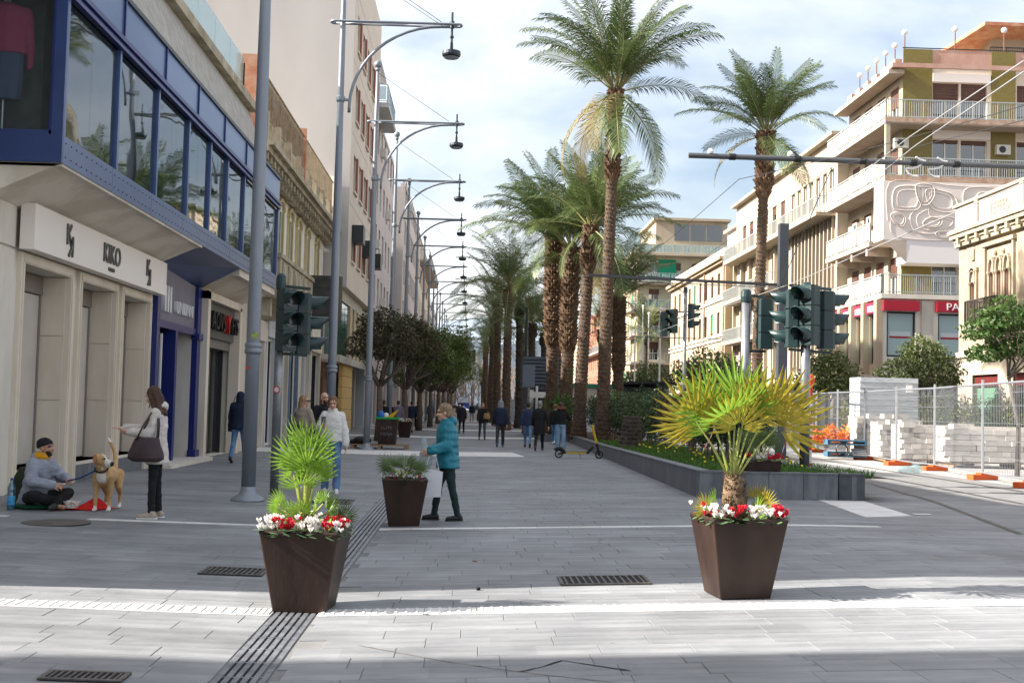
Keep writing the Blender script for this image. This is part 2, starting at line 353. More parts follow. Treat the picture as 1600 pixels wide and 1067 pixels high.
# the drain channel with its long bars
ch = thing('drain_channel', 'long slotted steel drain channel running down the paving', 'drain', (XC, 5, 0))
b = MB(); b.box(-CH, CH, 0, 40.8, -.03, -.004); b.build('slot_shade_strip', dark_m, ch)  # near-black strip paints the shade between the bars
for i in range(6):
    x = -CH+.026+i*(2*CH-.052)/5; b = MB(); b.box(x-.017, x+.017, 0, 40.8, -.0035, .006); b.build('bar', grate_m, ch)
b = MB()
for j in range(100): b.box(-CH, CH, .2+j*.4, .22+j*.4, -.0035, .002)
tag(b.build('cross_bars', grate_m, ch), kind='stuff')
def floor_grate(u0, u1, v0, v1, label, bars=13, m=iron_m):
    c = gr((u0+u1)/2, (v0+v1)/2); a = gr(u0, (v0+v1)/2); w = (gr(u1, (v0+v1)/2)-a).length/2; d = (gr((u0+u1)/2, v0)-gr((u0+u1)/2, v1)).length/2
    t = thing('drain_grate', label, 'drain', c, math.atan((.034 if c.x > XC else -.018)*0), 'drain grates in the paving')
    t.rotation_euler = (0, -math.atan(.034 if c.x > XC else -.018), 0)
    b = MB(); b.box(-w,w,-d,d,.0045,.007); b.build('pit', dark_m, t)  # near-black plate in place of the shaded hole below the bars
    b = MB(); b.box(-w,w,-d,-d+.03,.007,.016); b.box(-w,w,d-.03,d,.007,.016); b.box(-w,-w+.03,-d+.03,d-.03,.007,.016); b.box(w-.03,w,-d+.03,d-.03,.007,.016); b.build('rim', m, t)
    for i in range(bars):
        x = -w+.03+(i+.5)*(2*w-.06)/bars; b = MB(); b.box(x-.3*w/bars, x+.3*w/bars, -d+.03, d-.03, .0075, .0145); b.build('bar', m, t)
floor_grate(873,1013,901,914,'rusty drain grate in the paving left of the tall yellow fan palm planter')
floor_grate(316,416,888,899,'flat drain grate left of the front green palm planter',11)
floor_grate(66,200,1051,1065,'drain grate at the bottom left corner of the paving',11)
floor_grate(490,550,780,787,'small drain grate behind the front green palm planter',9)
mh = gr(88,817); t = thing('manhole_cover', 'round brown manhole cover on the white line near the dog', 'manhole', mh)
b = MB(); b.lathe([(.40,.006),(.40,.012),(.36,.014)],28); b.build('rim', iron_m, t)
b = MB(); b.lathe([(.345,.006),(.345,.0125)],28); b.build('lid', mat('rusty_lid',(.10,.075,.065),(.16,.12,.10),6,.7,.2,bump=.3), t)
# tram rails on the right
rail_m = mat('tram_rail', (.07,.065,.06), (.13,.12,.11), 5, .5, .6)
def rail(pts, label):
    b = MB(); P = [gr(*p) for p in pts]
    for k, off, z in ((.028,0,.004),(.014,.06,.006)):
        for A, B in zip(P, P[1:]):
            d = (B-A).normalized(); n = Vector((-d.y, d.x, 0)); zz = Vector((0,0,z))
            b.add([A+n*(off-k)+zz, A+n*(off+k)+zz, B+n*(off+k)+zz, B+n*(off-k)+zz], [(0,1,2,3)])
    tag(b.build('tram_rail', rail_m), label, 'rail', 'tram rails')
rail([(1600,787),(1350,740),(1150,700),(1000,668)], 'dark tram rail nearest the low slate bed wall')
rail([(1600,768),(1400,737),(1200,704),(1040,674)], 'dark tram rail nearest the orange fence feet')
rail([(1600,835),(1460,783),(1352,752)], 'short dark tram rail by the white corner line')

# broken slab edge and a mortar line at the very front
def crack(pts, w, m=dark_m, name='crack'):
    b = MB(); P = [gr(*p_) for p_ in pts]
    for A_, B_ in zip(P, P[1:]):
        d = (B_-A_); n_ = max(2, int(d.length/.06)); q = Vector((-d.y, d.x, 0)).normalized(); last = None
        for i in range(n_+1):
            c = A_+d*(i/n_)+q*random.uniform(-.006,.006); ww = w*random.uniform(.4,1.1); e = (c-q*ww, c+q*ww); zz = Vector((0,0,.0032))
            if last: b.add([last[0]+zz, e[0]+zz, e[1]+zz, last[1]+zz], [(0,1,2,3)])
            last = e
    b.build(name, m, pavement)
crack([(812,1050),(838,1044),(880,1032),(905,1036),(985,1048)], .012)
crack([(560,1008),(700,1034),(830,1052),(960,1066)], .006, mat('mortar_line',(.10,.09,.08),(.2,.18,.16),9,.9), 'mortar_line')
# ================================================================== buildings
conc_m = mat('old_concrete', (.60,.55,.47), (.72,.67,.58), 1.6, .85, bump=.25, bscale=14, stretch=(1,1,.35))
concw_m = mat('warm_plaster', (.46,.42,.35), (.56,.52,.45), 1.2, .85, bump=.12, stretch=(1,1,.4))
soffit_m = mat('soffit_plaster', (.58,.52,.43), (.72,.66,.57), .7, .9, lo=.42, hi=.55)
trav_m = mat('travertine', (.64,.56,.45), (.76,.68,.57), 1.4, .6, stretch=(1,1,.25), vary=.07)
creams_m = mat('cream_sign', (.84,.79,.72), rough=.5)
blue_m = mat('blue_enamel', (.022,.045,.15), (.03,.058,.18), 1.2, .32, .1, spec=.5)
bluel_m = mat('blue_panel', (.055,.10,.24), (.085,.14,.30), .9, .28, .25, spec=.6, stretch=(1,.4,1))
blued_m = mat('blue_shopfront', (.006,.014,.12), (.008,.020,.15), 1.5, .35, spec=.5)
grit_m = mat('gritty_render', (.30,.29,.26), (.46,.445,.41), 7, .95, bump=.7, bscale=30, stretch=(1,1,.35))
glass_bay = glass_mat('bay_window_glass', (.012,.022,.024), .02, .18, .10)
glass_sh = glass_mat('shop_glass', (.03,.034,.034), .03, .12, .03)
glass_dk = glass_mat('dark_window_glass', (.025,.03,.036), .05)
glass_gr = glass_mat('green_window_glass', (.03,.10,.095), .05, .0, .05)
glass_bl = glass_mat('pale_blue_shop_glass', (.36,.50,.52), .06)
gl_clear = glass_mat('clear_balustrade_glass', (.30,.42,.46), .05, .6)
old_m = mat('weathered_stucco', (.68,.63,.53), (.80,.77,.70), .9, .9, bump=.15, stretch=(1,1,.4), lo=.4, hi=.5)
oldst_m = mat('weathered_stone', (.26,.22,.15), (.46,.41,.31), 2.2, .9, bump=.4, stretch=(1,1,.5))
terra_m = mat('terracotta_rust', (.40,.15,.08), (.50,.30,.20), 2.2, .85, bump=.15)
tower_m = mat('tower_side_render', (.40,.385,.375), (.45,.437,.427), .35, .92, bump=.08, stretch=(1,1,.3))
towerf_m = mat('tower_front_travertine', (.64,.55,.45), (.70,.62,.53), .6, .8)
orange_m = mat('orange_reveal', (.36,.13,.08), rough=.6)
greyw_m = mat('pale_grey_render', (.50,.53,.56), (.58,.60,.62), .4, .9)
pink_m = mat('pale_pink_render', (.52,.47,.45), (.60,.55,.53), .5, .9, stretch=(1,1,.3))
white_m = mat('white_render', (.54,.475,.395), (.63,.565,.485), .5, .85, stretch=(1,1,.4))
rwhite_m = mat('white_render_for_sun', (.36,.305,.23), (.42,.365,.285), .5, .85, stretch=(1,1,.4))  # white render darkened in colour to offset direct sun on the right-hand walls
cside_m = mat('cream_render_for_shade', (.60,.51,.41), (.68,.59,.49), .5, .85)  # cream plaster lightened in colour because this side wall lies in shade
yel_m = mat('ochre_shutter', (.60,.40,.13), (.66,.45,.17), 2, .7)
olive_m = mat('olive_tile', (.16,.125,.028), (.20,.16,.04), 8, .45, bump=.1)
balc_m = mat('balcony_concrete', (.38,.31,.245), (.45,.38,.31), .8, .85)
edge_m = mat('balcony_edge_stone', (.34,.20,.14), (.46,.36,.28), 3, .8)
railg_m = mat('pale_railing', (.42,.46,.46), rough=.5, metal=.3)
frost_m = mat('frosted_panel', (.38,.36,.29), (.55,.53,.46), 5, .35, stretch=(1,3,.6))
cream_m = mat('cream_plaster', (.34,.265,.18), (.40,.325,.235), .4, .9, stretch=(1,1,.4))
tan_m = mat('tan_plaster', (.50,.36,.20), (.55,.41,.25), .4, .9)
rose_m = mat('rose_plaster', (.62,.42,.33), (.68,.50,.42), .4, .9)
green_m = mat('pale_green_plaster', (.38,.355,.25), (.46,.435,.33), .6, .9)
redb_m = mat('red_plaster', (.34,.11,.075), (.42,.17,.12), .7, .9)
shut_m = mat('brown_roller_shutter', (.085,.035,.025), (.12,.055,.04), 3, .6)
shutl_m = mat('louvred_shutter', (.22,.20,.13), (.32,.29,.20), 3, .7)
gsh_m = mat('green_shutter', (.01,.20,.12), rough=.6)
frame_w = mat('white_frame', (.70,.70,.68), rough=.5)
frame_b = mat('dark_frame', (.02,.022,.026), rough=.4)
wood_m = mat('brown_joinery', (.12,.055,.035), rough=.55)
redsign_m = mat('red_sign_panel', (.34,.012,.028), rough=.35)
letter_w = mat('white_letter', (.80,.80,.80), rough=.4)
letter_g = mat('grey_letter', (.10,.10,.10), rough=.4)
curtain_m = mat('pale_curtain', (.55,.58,.60), (.68,.70,.72), 3, .9, stretch=(6,6,.2))
ac_m = mat('air_conditioner', (.60,.58,.53), rough=.6)
class FC:
    """frame of a facade: s runs down the street from y0, n points out of the wall, z up; local to the building's base point"""
    def __init__(s, side, X, Y): s.side, s.X, s.Y = side, X, Y
    def p(s, a, n, z): return (n if s.side == 'L' else -n, a, z)
    def box(s, b, a0, a1, n0, n1, z0, z1):
        if s.side == 'L': b.box(n0, n1, a0, a1, z0, z1)
        else: b.box(-n1, -n0, a0, a1, z0, z1)
class FF(FC):
    """a wall that faces the camera: s runs to the right along x, n towards the camera"""
    def __init__(s): s.side = 'F'
    def p(s, a, n, z): return (a, -n, z)
    def box(s, b, a0, a1, n0, n1, z0, z1): b.box(a0, a1, -n1, -n0, z0, z1)
def wall_holes(b, F, a0, a1, z0, z1, holes, depth=.3, n=0):
    sa = sorted({a0, a1}|{h[i] for h in holes for i in (0,1)}); sz = sorted({z0, z1}|{h[i] for h in holes for i in (2,3)})
    sa = [x for x in sa if a0 <= x <= a1]; sz = [x for x in sz if z0 <= x <= z1]
    for i in range(len(sa)-1):
        j = 0
        while j < len(sz)-1:
            def solid(jj):
                ca, cz = (sa[i]+sa[i+1])/2, (sz[jj]+sz[jj+1])/2
                return not any(h[0] < ca < h[1] and h[2] < cz < h[3] for h in holes)
            if not solid(j): j += 1; continue
            k = j
            while k < len(sz)-1 and solid(k): k += 1
            b.add([F.p(sa[i],n,sz[j]),F.p(sa[i+1],n,sz[j]),F.p(sa[i+1],n,sz[k]),F.p(sa[i],n,sz[k])],[(0,1,2,3)]); j = k
    for h in holes:
        c = [(h[0],h[2]),(h[1],h[2]),(h[1],h[3]),(h[0],h[3])]
        for q in range(4):
            (x0,y0),(x1,y1) = c[q], c[(q+1)%4]
            b.add([F.p(x0,n,y0),F.p(x1,n,y1),F.p(x1,n-depth,y1),F.p(x0,n-depth,y0)],[(0,1,2,3)])
WC = {}
def window(par, F, a, z, w, h, n=-.12, fm=None, gm=None, mull=1, trans=0, shutter=0, sm=None, curtain=False, arch=False, name='window', fw_=.06):
    """one window: frame mesh with a pane (and roller shutter or curtain) below it; mesh data shared between alike ones"""
    fm = fm or frame_w; gm = gm or glass_dk
    key = (F.side, round(w,2), round(h,2), mull, trans, shutter, fm.name, gm.name, arch, fw_, (sm or shut_m).name, curtain)
    if key not in WC:
        G = FF() if F.side == 'F' else FC(F.side, 0, 0)
        f = MB(); e = fw_
        G.box(f, 0, e, -.04, .04, 0, h); G.box(f, w-e, w, -.04, .04, 0, h); G.box(f, e, w-e, -.04, .04, 0, e); G.box(f, e, w-e, -.04, .04, h-e, h)
        for i in range(1, mull+1): x = w*i/(mull+1); G.box(f, x-e*.5, x+e*.5, -.035, .045, e, h-e)
        if trans: G.box(f, e, w-e, -.03, .05, h*.72, h*.72+e)
        q = MB(); G.box(q, e*.5, w-e*.5, -.02, -.005, e*.5, h-e*.5)
        sh = None
        if shutter:
            sh = MB(); n_ = max(2, int(h*shutter/.16))
            for i in range(n_):
                z1 = h-(i)*h*shutter/n_; z0 = h-(i+1)*h*shutter/n_+.012; G.box(sh, e*.6, w-e*.6, .05, .085, z0, z1)
        WC[key] = (f.mesh('window_frame'), q.mesh('pane'), sh.mesh('shutter') if sh else None)
    f, q, sh = WC[key]
    o = place(name, f, fm, par, F.p(a, n, z)); place('pane', q, gm, o)
    if sh: place('shutter', sh, sm or shut_m, o)
    return o
def railing(par, F, pts, z, h=1.0, m=None, step=.14, r=.012, panel=None, name='railing'):
    """railing along a list of (s,n) points"""
    b = MB(); m = m or railg_m
    for (a0,n0),(a1,n1) in zip(pts, pts[1:]):
        P = lambda t, zz: Vector(F.p(a0+(a1-a0)*t, n0+(n1-n0)*t, zz))
        b.bar(P(0,z+h), P(1,z+h), .06, .05); b.bar(P(0,z+.1), P(1,z+.1), .04, .04)
        l = math.hypot(a1-a0, n1-n0); k = max(1, int(l/step))
        for i in range(k+1):
            big_ = i % 8 == 0; b.bar(P(i/k, z), P(i/k, z+h), .05 if big_ else r*2)
    o = b.build(name, m, par)
    if panel:
        q = MB()
        for (a0,n0),(a1,n1) in zip(pts, pts[1:]):
            l = math.hypot(a1-a0, n1-n0); k = max(1, int(l/1.1))
            for i in range(k):
                A = Vector(F.p(a0+(a1-a0)*(i+.06)/k, n0+(n1-n0)*(i+.06)/k, 0)); B = Vector(F.p(a0+(a1-a0)*(i+.94)/k, n0+(n1-n0)*(i+.94)/k, 0))
                q.bar(A+Vector((0,0,z+h*.53)), B+Vector((0,0,z+h*.53)), .02, h*.74)
        q.build('panel', panel, o)
    return o
def aircon(par, F, a, n, z):
    b = MB(); F.box(b, a, a+.8, n, n+.3, z, z+.55); o = b.build('air_conditioner', ac_m, par)
    c = FF() if F.side == 'F' else F
    d = MB(); ctr = Vector(F.p(a+.33, n+.305, z+.28)); out = Vector(F.p(0,1,0)); sd_ = Vector(F.p(1,0,0))
    d.add([ctr+sd_*math.cos(i*math.pi/8)*.2+Vector((0,0,1))*math.sin(i*math.pi/8)*.2 for i in range(16)], [tuple(range(16))]); d.build('fan_grille', frame_b, o)
# ---------------------------------------------------------------- L1: concrete building with the blue glass storey
X1 = -7.0
B1 = thing('shop_building', 'weathered concrete corner building with a jutting blue glazed upper storey and three shops', 'building', (X1, 0, 0))
F = FC('L', X1, 0)
Y0, Y1 = 9.9, 37.0
doors = [(18.95,21.15),(21.75,23.85),(24.35,26.35)]
holes = [(a, b, .42, 3.62) for a, b in doors]+[(27.0,30.6,.12,4.3),(31.2,35.4,.05,4.05)]
b = MB(); wall_holes(b, F, Y0, Y1, -.1, 4.95, holes, .55)
b.add([F.p(Y0,0,-.1),F.p(Y0,-14,-.1),F.p(Y0,-14,4.95),F.p(Y0,0,4.95)],[(0,1,2,3)])
b.build('wall', conc_m, B1)
b = MB(); F.box(b, Y0+.02, Y1-.02, -14, -.56, -.1, 10.2); b.build('core_wall', dark_m, B1)
# concrete pilaster blocks at the left
for i, (a0, a1, z0, z1) in enumerate(((15.0,17.2,0,3.78),(17.25,18.6,0,3.78),(15.0,17.2,3.82,4.9),(17.25,18.6,3.82,4.9))):
    b = MB(); F.box(b, a0, a1, 0, .04, z0, z1); b.build('concrete_panel', conc_m, B1)
for a0, a1 in doors:
    fr = MB(); w = .14
    F.box(fr, a0-w, a0, 0, .07, 0, 3.62); F.box(fr, a1, a1+w, 0, .07, 0, 3.62); F.box(fr, a0-w, a1+w, 0, .07, 3.62, 3.78)
    F.box(fr, a0-w*.55, a0-.03, .07, .09, 0, 3.62); F.box(fr, a1+.03, a1+w*.55, .07, .09, 0, 3.62); F.box(fr, a0-.05, a1+.05, .07, .09, 3.64, 3.72)
    o = fr.build('door_frame', trav_m, B1)
    for z0, z1 in ((.42,1.5),(1.51,2.6),(2.61,3.6)):
        q = MB(); F.box(q, a1-.03, a1-.001, -.5, -.02, z0, z1); q.build('jamb_slab', trav_m, o)
    q = MB(); F.box(q, a0, a1, -.52, .02, .36, .42); q.build('sill', trav_m, o)
    q = MB(); F.box(q, a0, a1, -.02, .012, 0, .36); q.build('plinth', bedwall_m, o)
    q = MB(); F.box(q, a0+.05, a1-.05, -.5, -.46, .42, 3.3); q.build('pane', glass_sh, o)
    q = MB(); F.box(q, a0+.75, a1-.1, -.46, -.44, .44, 3.28); q.build('blind', mat('shop_blind',(.50,.46,.40),(.55,.51,.45),2,.5), o)
    q = MB(); F.box(q, a0, a1, -.5, -.4, 3.3, 3.6); F.box(q, a0, a0+.06, -.5,-.42,.42,3.3); F.box(q, a1-.1, a1-.03, -.5,-.42,.42,3.3); q.build('door_bars', mat('taupe_metal',(.22,.19,.16),rough=.45), o)
# pink poster on the second door glass
q = MB(); F.box(q, 22.75, 23.05, -.438, -.434, 1.55, 2.15); q.build('poster', mat('faded_pink_print',(.42,.13,.26),(.50,.22,.33),6,.6), B1)
# shop sign
q = MB(); F.box(q, 18.6, 26.62, .1, .32, 3.8, 4.5); sg = q.build('shop_sign', creams_m, B1)
tag(sg, 'long cream sign box reading KIKO with mirrored K emblems')
def lettering(par, F, txt, a, z, size, n, m, depth=.03, sx=1.0, name='letter', mirror=False):
    """letters on a wall, each letter one piece"""
    me = text_mesh(txt, size, depth, 'CENTER', sx)
    if F.side == 'L': M = Matrix(((0,0,1,0),(1,0,0,0),(0,1,0,0),(0,0,0,1)))
    elif F.side == 'R': M = Matrix(((0,0,-1,0),(-1,0,0,0),(0,1,0,0),(0,0,0,1)))
    else: M = Matrix(((1,0,0,0),(0,0,-1,0),(0,1,0,0),(0,0,0,1)))
    me.transform(M)
    return place(name, me, m, par, F.p(a, n, z))
lettering(sg, F, 'KIKO', 22.55, 4.02, .5, .335, letter_g, .03, .9)
lettering(sg, F, 'MILANO', 22.55, 3.88, .1, .33, letter_g, .02)
def kk(a):
    b = MB()
    def stroke(p, q, w=.045): b.bar(F.p(a+p[0], .335, 4.14+p[1]), F.p(a+q[0], .335, 4.14+q[1]), .03, w)
    stroke((-.14,-.08),(-.14,.26)); stroke((-.14,.06),(.04,.26)); stroke((-.08,.10),(.04,-.06))
    stroke((.13,-.26),(.13,.08)); stroke((.13,-.06),(-.05,-.26)); stroke((.07,-.10),(-.03,.03))
    b.build('emblem', letter_g, sg)
kk(20.2); kk(25.1)
# blue shop
bs = MB(); F.box(bs, 26.75, 27.0, 0, .12, .1, 4.35); F.box(bs, 30.6, 30.95, 0, .14, .1, 4.35); F.box(bs, 27.0, 30.6, .0, .1, 3.15, 3.32); F.box(bs, 28.55, 28.75, -.2, .1, .12, 3.15)
F.box(bs, 30.55, 31.0, 0, .2, 3.05, 3.2); F.box(bs, 30.55, 31.0, 0, .2, .12, .3)
sf = bs.build('blue_shopfront', blued_m, B1)
for a0, a1 in ((27.02,28.53),(28.77,30.58)):
    q = MB(); F.box(q, a0, a1, -.5, -.45, .12, 3.15)
    for z0, z1 in ((.3,1.3),(1.45,2.95)):
        F.box(q, a0+.12, a0+.18, -.45, -.42, z0, z1); F.box(q, a1-.18, a1-.12, -.45, -.42, z0, z1); F.box(q, a0+.18, a1-.18, -.45, -.42, z0, z0+.06); F.box(q, a0+.18, a1-.18, -.45,-.42, z1-.06, z1)
    q.build('door', blued_m, sf)
q = MB(); F.box(q, 27.0, 30.6, -.05, .05, 3.33, 4.5); pn = q.build('sign_panel', mat('dull_lilac_panel',(.16,.155,.20),(.20,.195,.24),2,.5), B1)
lettering(pn, F, 'lll', 27.6, 3.52, .85, .09, letter_w, .1, 1.3); lettering(pn, F, 'UNIUNNI', 29.3, 3.55, .42, .09, letter_w, .08, .95)
q = MB(); F.box(q, 26.7, 31.0, -.2, .55, 0, .13); q.build('step', conc_m, B1)
q = MB(); F.box(q, 27.06, 27.12, .12, .16, .6, 3.0); q.build('door_handle_bar', frame_w, sf)
# third shop with stone frame
fr = MB(); F.box(fr, 31.0, 31.3, 0, .3, 0, 4.35); F.box(fr, 35.3, 35.55, 0, .3, 0, 4.2); F.box(fr, 31.0, 35.55, 0, .3, 4.12, 4.32); tf = fr.build('stone_portal', trav_m, B1)
q = MB(); F.box(q, 31.3, 35.3, -.3, -.26, .1, 2.95); q.build('pane', glass_sh, tf)
for x0_, x1_ in ((32.9,33.35),(31.3,31.38),(35.2,35.3)): q = MB(); F.box(q, x0_, x1_, -.26, -.16, .05, 2.95); q.build('door_bar', frame_b, tf)
q = MB(); F.box(q, 31.3, 35.3, -.3, .02, 2.95, 3.2); q.build('transom', mat('grey_metal_band',(.16,.15,.14),rough=.5), tf)
q = MB(); F.box(q, 31.3, 35.3, -.3, .12, 3.2, 4.12); sp = q.build('sign_panel', mat('sign_back_grey',(.10,.10,.095),rough=.6), tf)
lettering(sp, F, 'AOVS', 32.35, 3.4, .68, .24, black_m, .16, 1.0); lettering(sp, F, 'Y', 33.72, 3.38, .72, .24, mat('red_letter',(.55,.02,.02),rough=.4), .16, 1.0); lettering(sp, F, 'FTS', 34.55, 3.4, .66, .24, black_m, .16, .9)
# stone side blocks and white end wall
for k in range(7):
    q = MB(); F.box(q, 35.6, 36.4, 0, .1, .02+k*.62, .62+k*.62-.01); q.build('stone_block', trav_m, B1)
q = MB(); F.box(q, 36.45, 37.2, 0, .12, 0, 4.9); q.build('end_panel', white_m, B1)
# the projecting storey
BN = 1.1; S0, S1 = 17.4, 36.6
q = MB(); F.box(q, S0+.05, 26.55, 0, BN-.02, 4.86, 4.95)
q.add([F.p(S0+.05,0,4.42),F.p(26.55,0,4.42),F.p(26.55,BN-.05,4.9),F.p(S0+.05,BN-.05,4.9)],[(0,3,2,1)])
q.add([F.p(S0+.05,0,4.42),F.p(S0+.05,BN-.05,4.9),F.p(S0+.05,0,4.9)],[(0,1,2)])
q.build('soffit', soffit_m, B1)
q = MB(); q.add([F.p(26.6,0,4.52),F.p(31.0,0,4.32),F.p(31.0,BN-.05,4.9),F.p(26.6,BN-.05,4.9)],[(0,3,2,1)]); q.add([F.p(26.6,0,4.42),F.p(26.6,BN-.05,4.9),F.p(26.6,0,4.9)],[(0,1,2)]); q.build('blue_soffit', blue_m, B1)
q = MB(); F.box(q, 31.05, S1, 0, BN-.06, 4.72, 4.94); q.add([F.p(31.05,0,4.36),F.p(S1,0,4.36),F.p(S1,BN-.3,4.72),F.p(31.05,BN-.3,4.72)],[(0,3,2,1)]); q.add([F.p(31.05,0,4.36),F.p(31.05,BN-.3,4.72),F.p(31.05,0,4.72)],[(0,1,2)]); q.build('soffit', soffit_m, B1)
# fascia, in lengths
for i in range(8):
    a0 = S0+i*2.4; a1 = min(a0+2.39, S1); q = MB(); F.box(q, a0, a1, BN-.06, BN, 4.9, 5.3); fo = q.build('fascia_panel', bluel_m, B1)
    rv = MB()
    for k in range(10):
        for zz in (5.0, 5.2): rv.ball(F.p(a0+.1+k*.24, BN, zz), .014, n=6, m=4)
    tag(rv.build('rivets', blue_m, fo), kind='stuff')
q = MB(); F.box(q, S0-.06, S0-.002, -1.5, BN, 4.9, 5.3); q.build('fascia_panel', blue_m, B1)
# mullions and panes
ms = [S0, 20.0, 22.5, 24.95, 27.05, 28.95, 31.1, 33.4, S1-.1]
for a in ms:
    q = MB(); F.box(q, a, a+.10, BN-.14, BN-.01, 5.3, 7.3); q.build('mullion', bluel_m, B1)
    q = MB(); F.box(q, a-.05, a, BN-.2, BN-.1, 5.3, 7.3); q.build('mullion_flange', blued_m, B1)
for a0, a1 in zip(ms, ms[1:]):
    k = 2 if a1-a0 > 1.6 else 1
    for i in range(k):
        w = (a1-.05-a0-.12)/k; q = MB(); F.box(q, a0+.12+i*w+.004, a0+.12+(i+1)*w-.004, BN-.085, BN-.07, 5.3, 7.3); q.build('pane', glass_bay, B1)
q = MB(); F.box(q, S0, S0+.02, -1.4, BN-.16, 5.3, 7.3); q.build('pane', glass_mat('end_pane_glass',(.05,.055,.06),.03,.82), B1)
q = MB(); F.box(q, S0-.05, S0, -1.4, BN, 7.3, 8.2); F.box(q, S0-.06, S0, BN-.16, BN, 5.3, 7.3); F.box(q, S0-.06,S0,-1.5,-1.4,5.3,7.3); F.box(q, S0-.05, S0, -1.4, BN-.16, 5.3, 5.36); q.build('end_frame', blue_m, B1)
q = MB(); F.box(q, S0, S1, BN-.05, BN+.05, 7.3, 7.36); F.box(q, S0, S1, BN-.05, BN+.02, 7.36, 7.42); F.box(q, S0, S1, BN-.05, BN+.07, 7.42, 7.5); q.build('moulding', blued_m, B1)
for i in range(7):
    a0 = S0+i*2.75; q = MB(); F.box(q, a0, min(a0+2.7, S1), BN-.08, BN-.01, 7.5, 8.18); q.build('upper_panel', bluel_m, B1)
    q = MB(); F.box(q, a0-.05, a0, BN-.08, BN+.02, 7.5, 8.18); q.build('panel_cover', blued_m, B1)
q = MB(); F.box(q, S0, S1, -.5, BN+.03, 8.18, 8.26); F.box(q, S0, S1, -.55, -.02, 4.95, 5.2); q.build('ledge', frame_b, B1)
# show room floor, rear wall and ceiling behind the glass
q = MB(); F.box(q, S0+.03, S1-.02, -.5, BN-.1, 4.95, 5.1); q.build('room_floor', mat('room_floor',(.14,.13,.12),rough=.6), B1)
q = MB(); F.box(q, S0+.6, S1, -.5, -.42, 5.1, 8.1); F.box(q, S0+.6, S0+.66, -.4, .55, 5.1, 8.1); q.build('room_wall', mat('room_wall',(.10,.10,.105),(.16,.16,.165),2,.8), B1)
# upper gritty band leaning back and the coping
q = MB(); q.add([F.p(Y0,BN-.3,8.26),F.p(S1,BN-.3,8.26),F.p(S1,.1,10.25),F.p(Y0,.1,10.25),F.p(Y0,-1,8.26),F.p(Y0,-1,10.25),F.p(S1,-1,8.26),F.p(S1,-1,10.25)],[(0,1,2,3),(4,0,3,5),(1,6,7,2)]); q.build('upper_wall', grit_m, B1)
q = MB(); F.box(q, Y0, S1+.1, -.9, .32, 10.25, 10.5); q.build('coping', oldst_m, B1)
q = MB(); F.box(q, Y0, S0-.07, -1, -.05, 4.95, 8.26); q.build('side_wall', grit_m, B1)
for i in range(4):
    q = MB(); F.box(q, 28+i*2, 29.96+i*2, -.02, 0, 10.5, 11.7); q.build('balustrade_glass', gl_clear, B1)
# shop dummy in the end window
t = thing('shop_mannequin', 'headless shop mannequin in a pink sweater behind the corner window', 'mannequin', (X1+.12, 17.66, 5.1))
q = MB(); q.loft([((0,0,z),(w,0,0),(0,d,0)) for z, w, d in ((1.42,.30,.17),(1.6,.30,.18),(1.85,.31,.18),(2.0,.33,.17),(2.1,.27,.14),(2.17,.10,.09))],14)
for s_ in (-1,1): q.cap((s_*.30,0,2.02),(s_*.38,-.02,1.42),.085,.06); q.cap((s_*.38,-.02,1.42),(s_*.375,-.04,1.22),.06,.045)
place('sweater', remesh(q,.02), mat('pink_wool',(.62,.06,.17),rough=.9,bump=.3,scale=30), t)
q = MB(); q.tube([(0,0,2.15),(0,0,2.3)],.055,10); q.build('neck', frame_w, t)
q = MB(); q.tube([(0,0,0),(0,0,1.45)],.02,8); q.lathe([(.18,0),(.18,.015)],16); q.build('stand', chrome_m, t)
q = MB(); q.loft([((0,0,z),(w,0,0),(0,.13,0)) for z, w in ((.75,.24),(1.1,.27),(1.44,.27))],12); q.build('skirt', mat('blue_jersey',(.10,.13,.24),rough=.9), t)
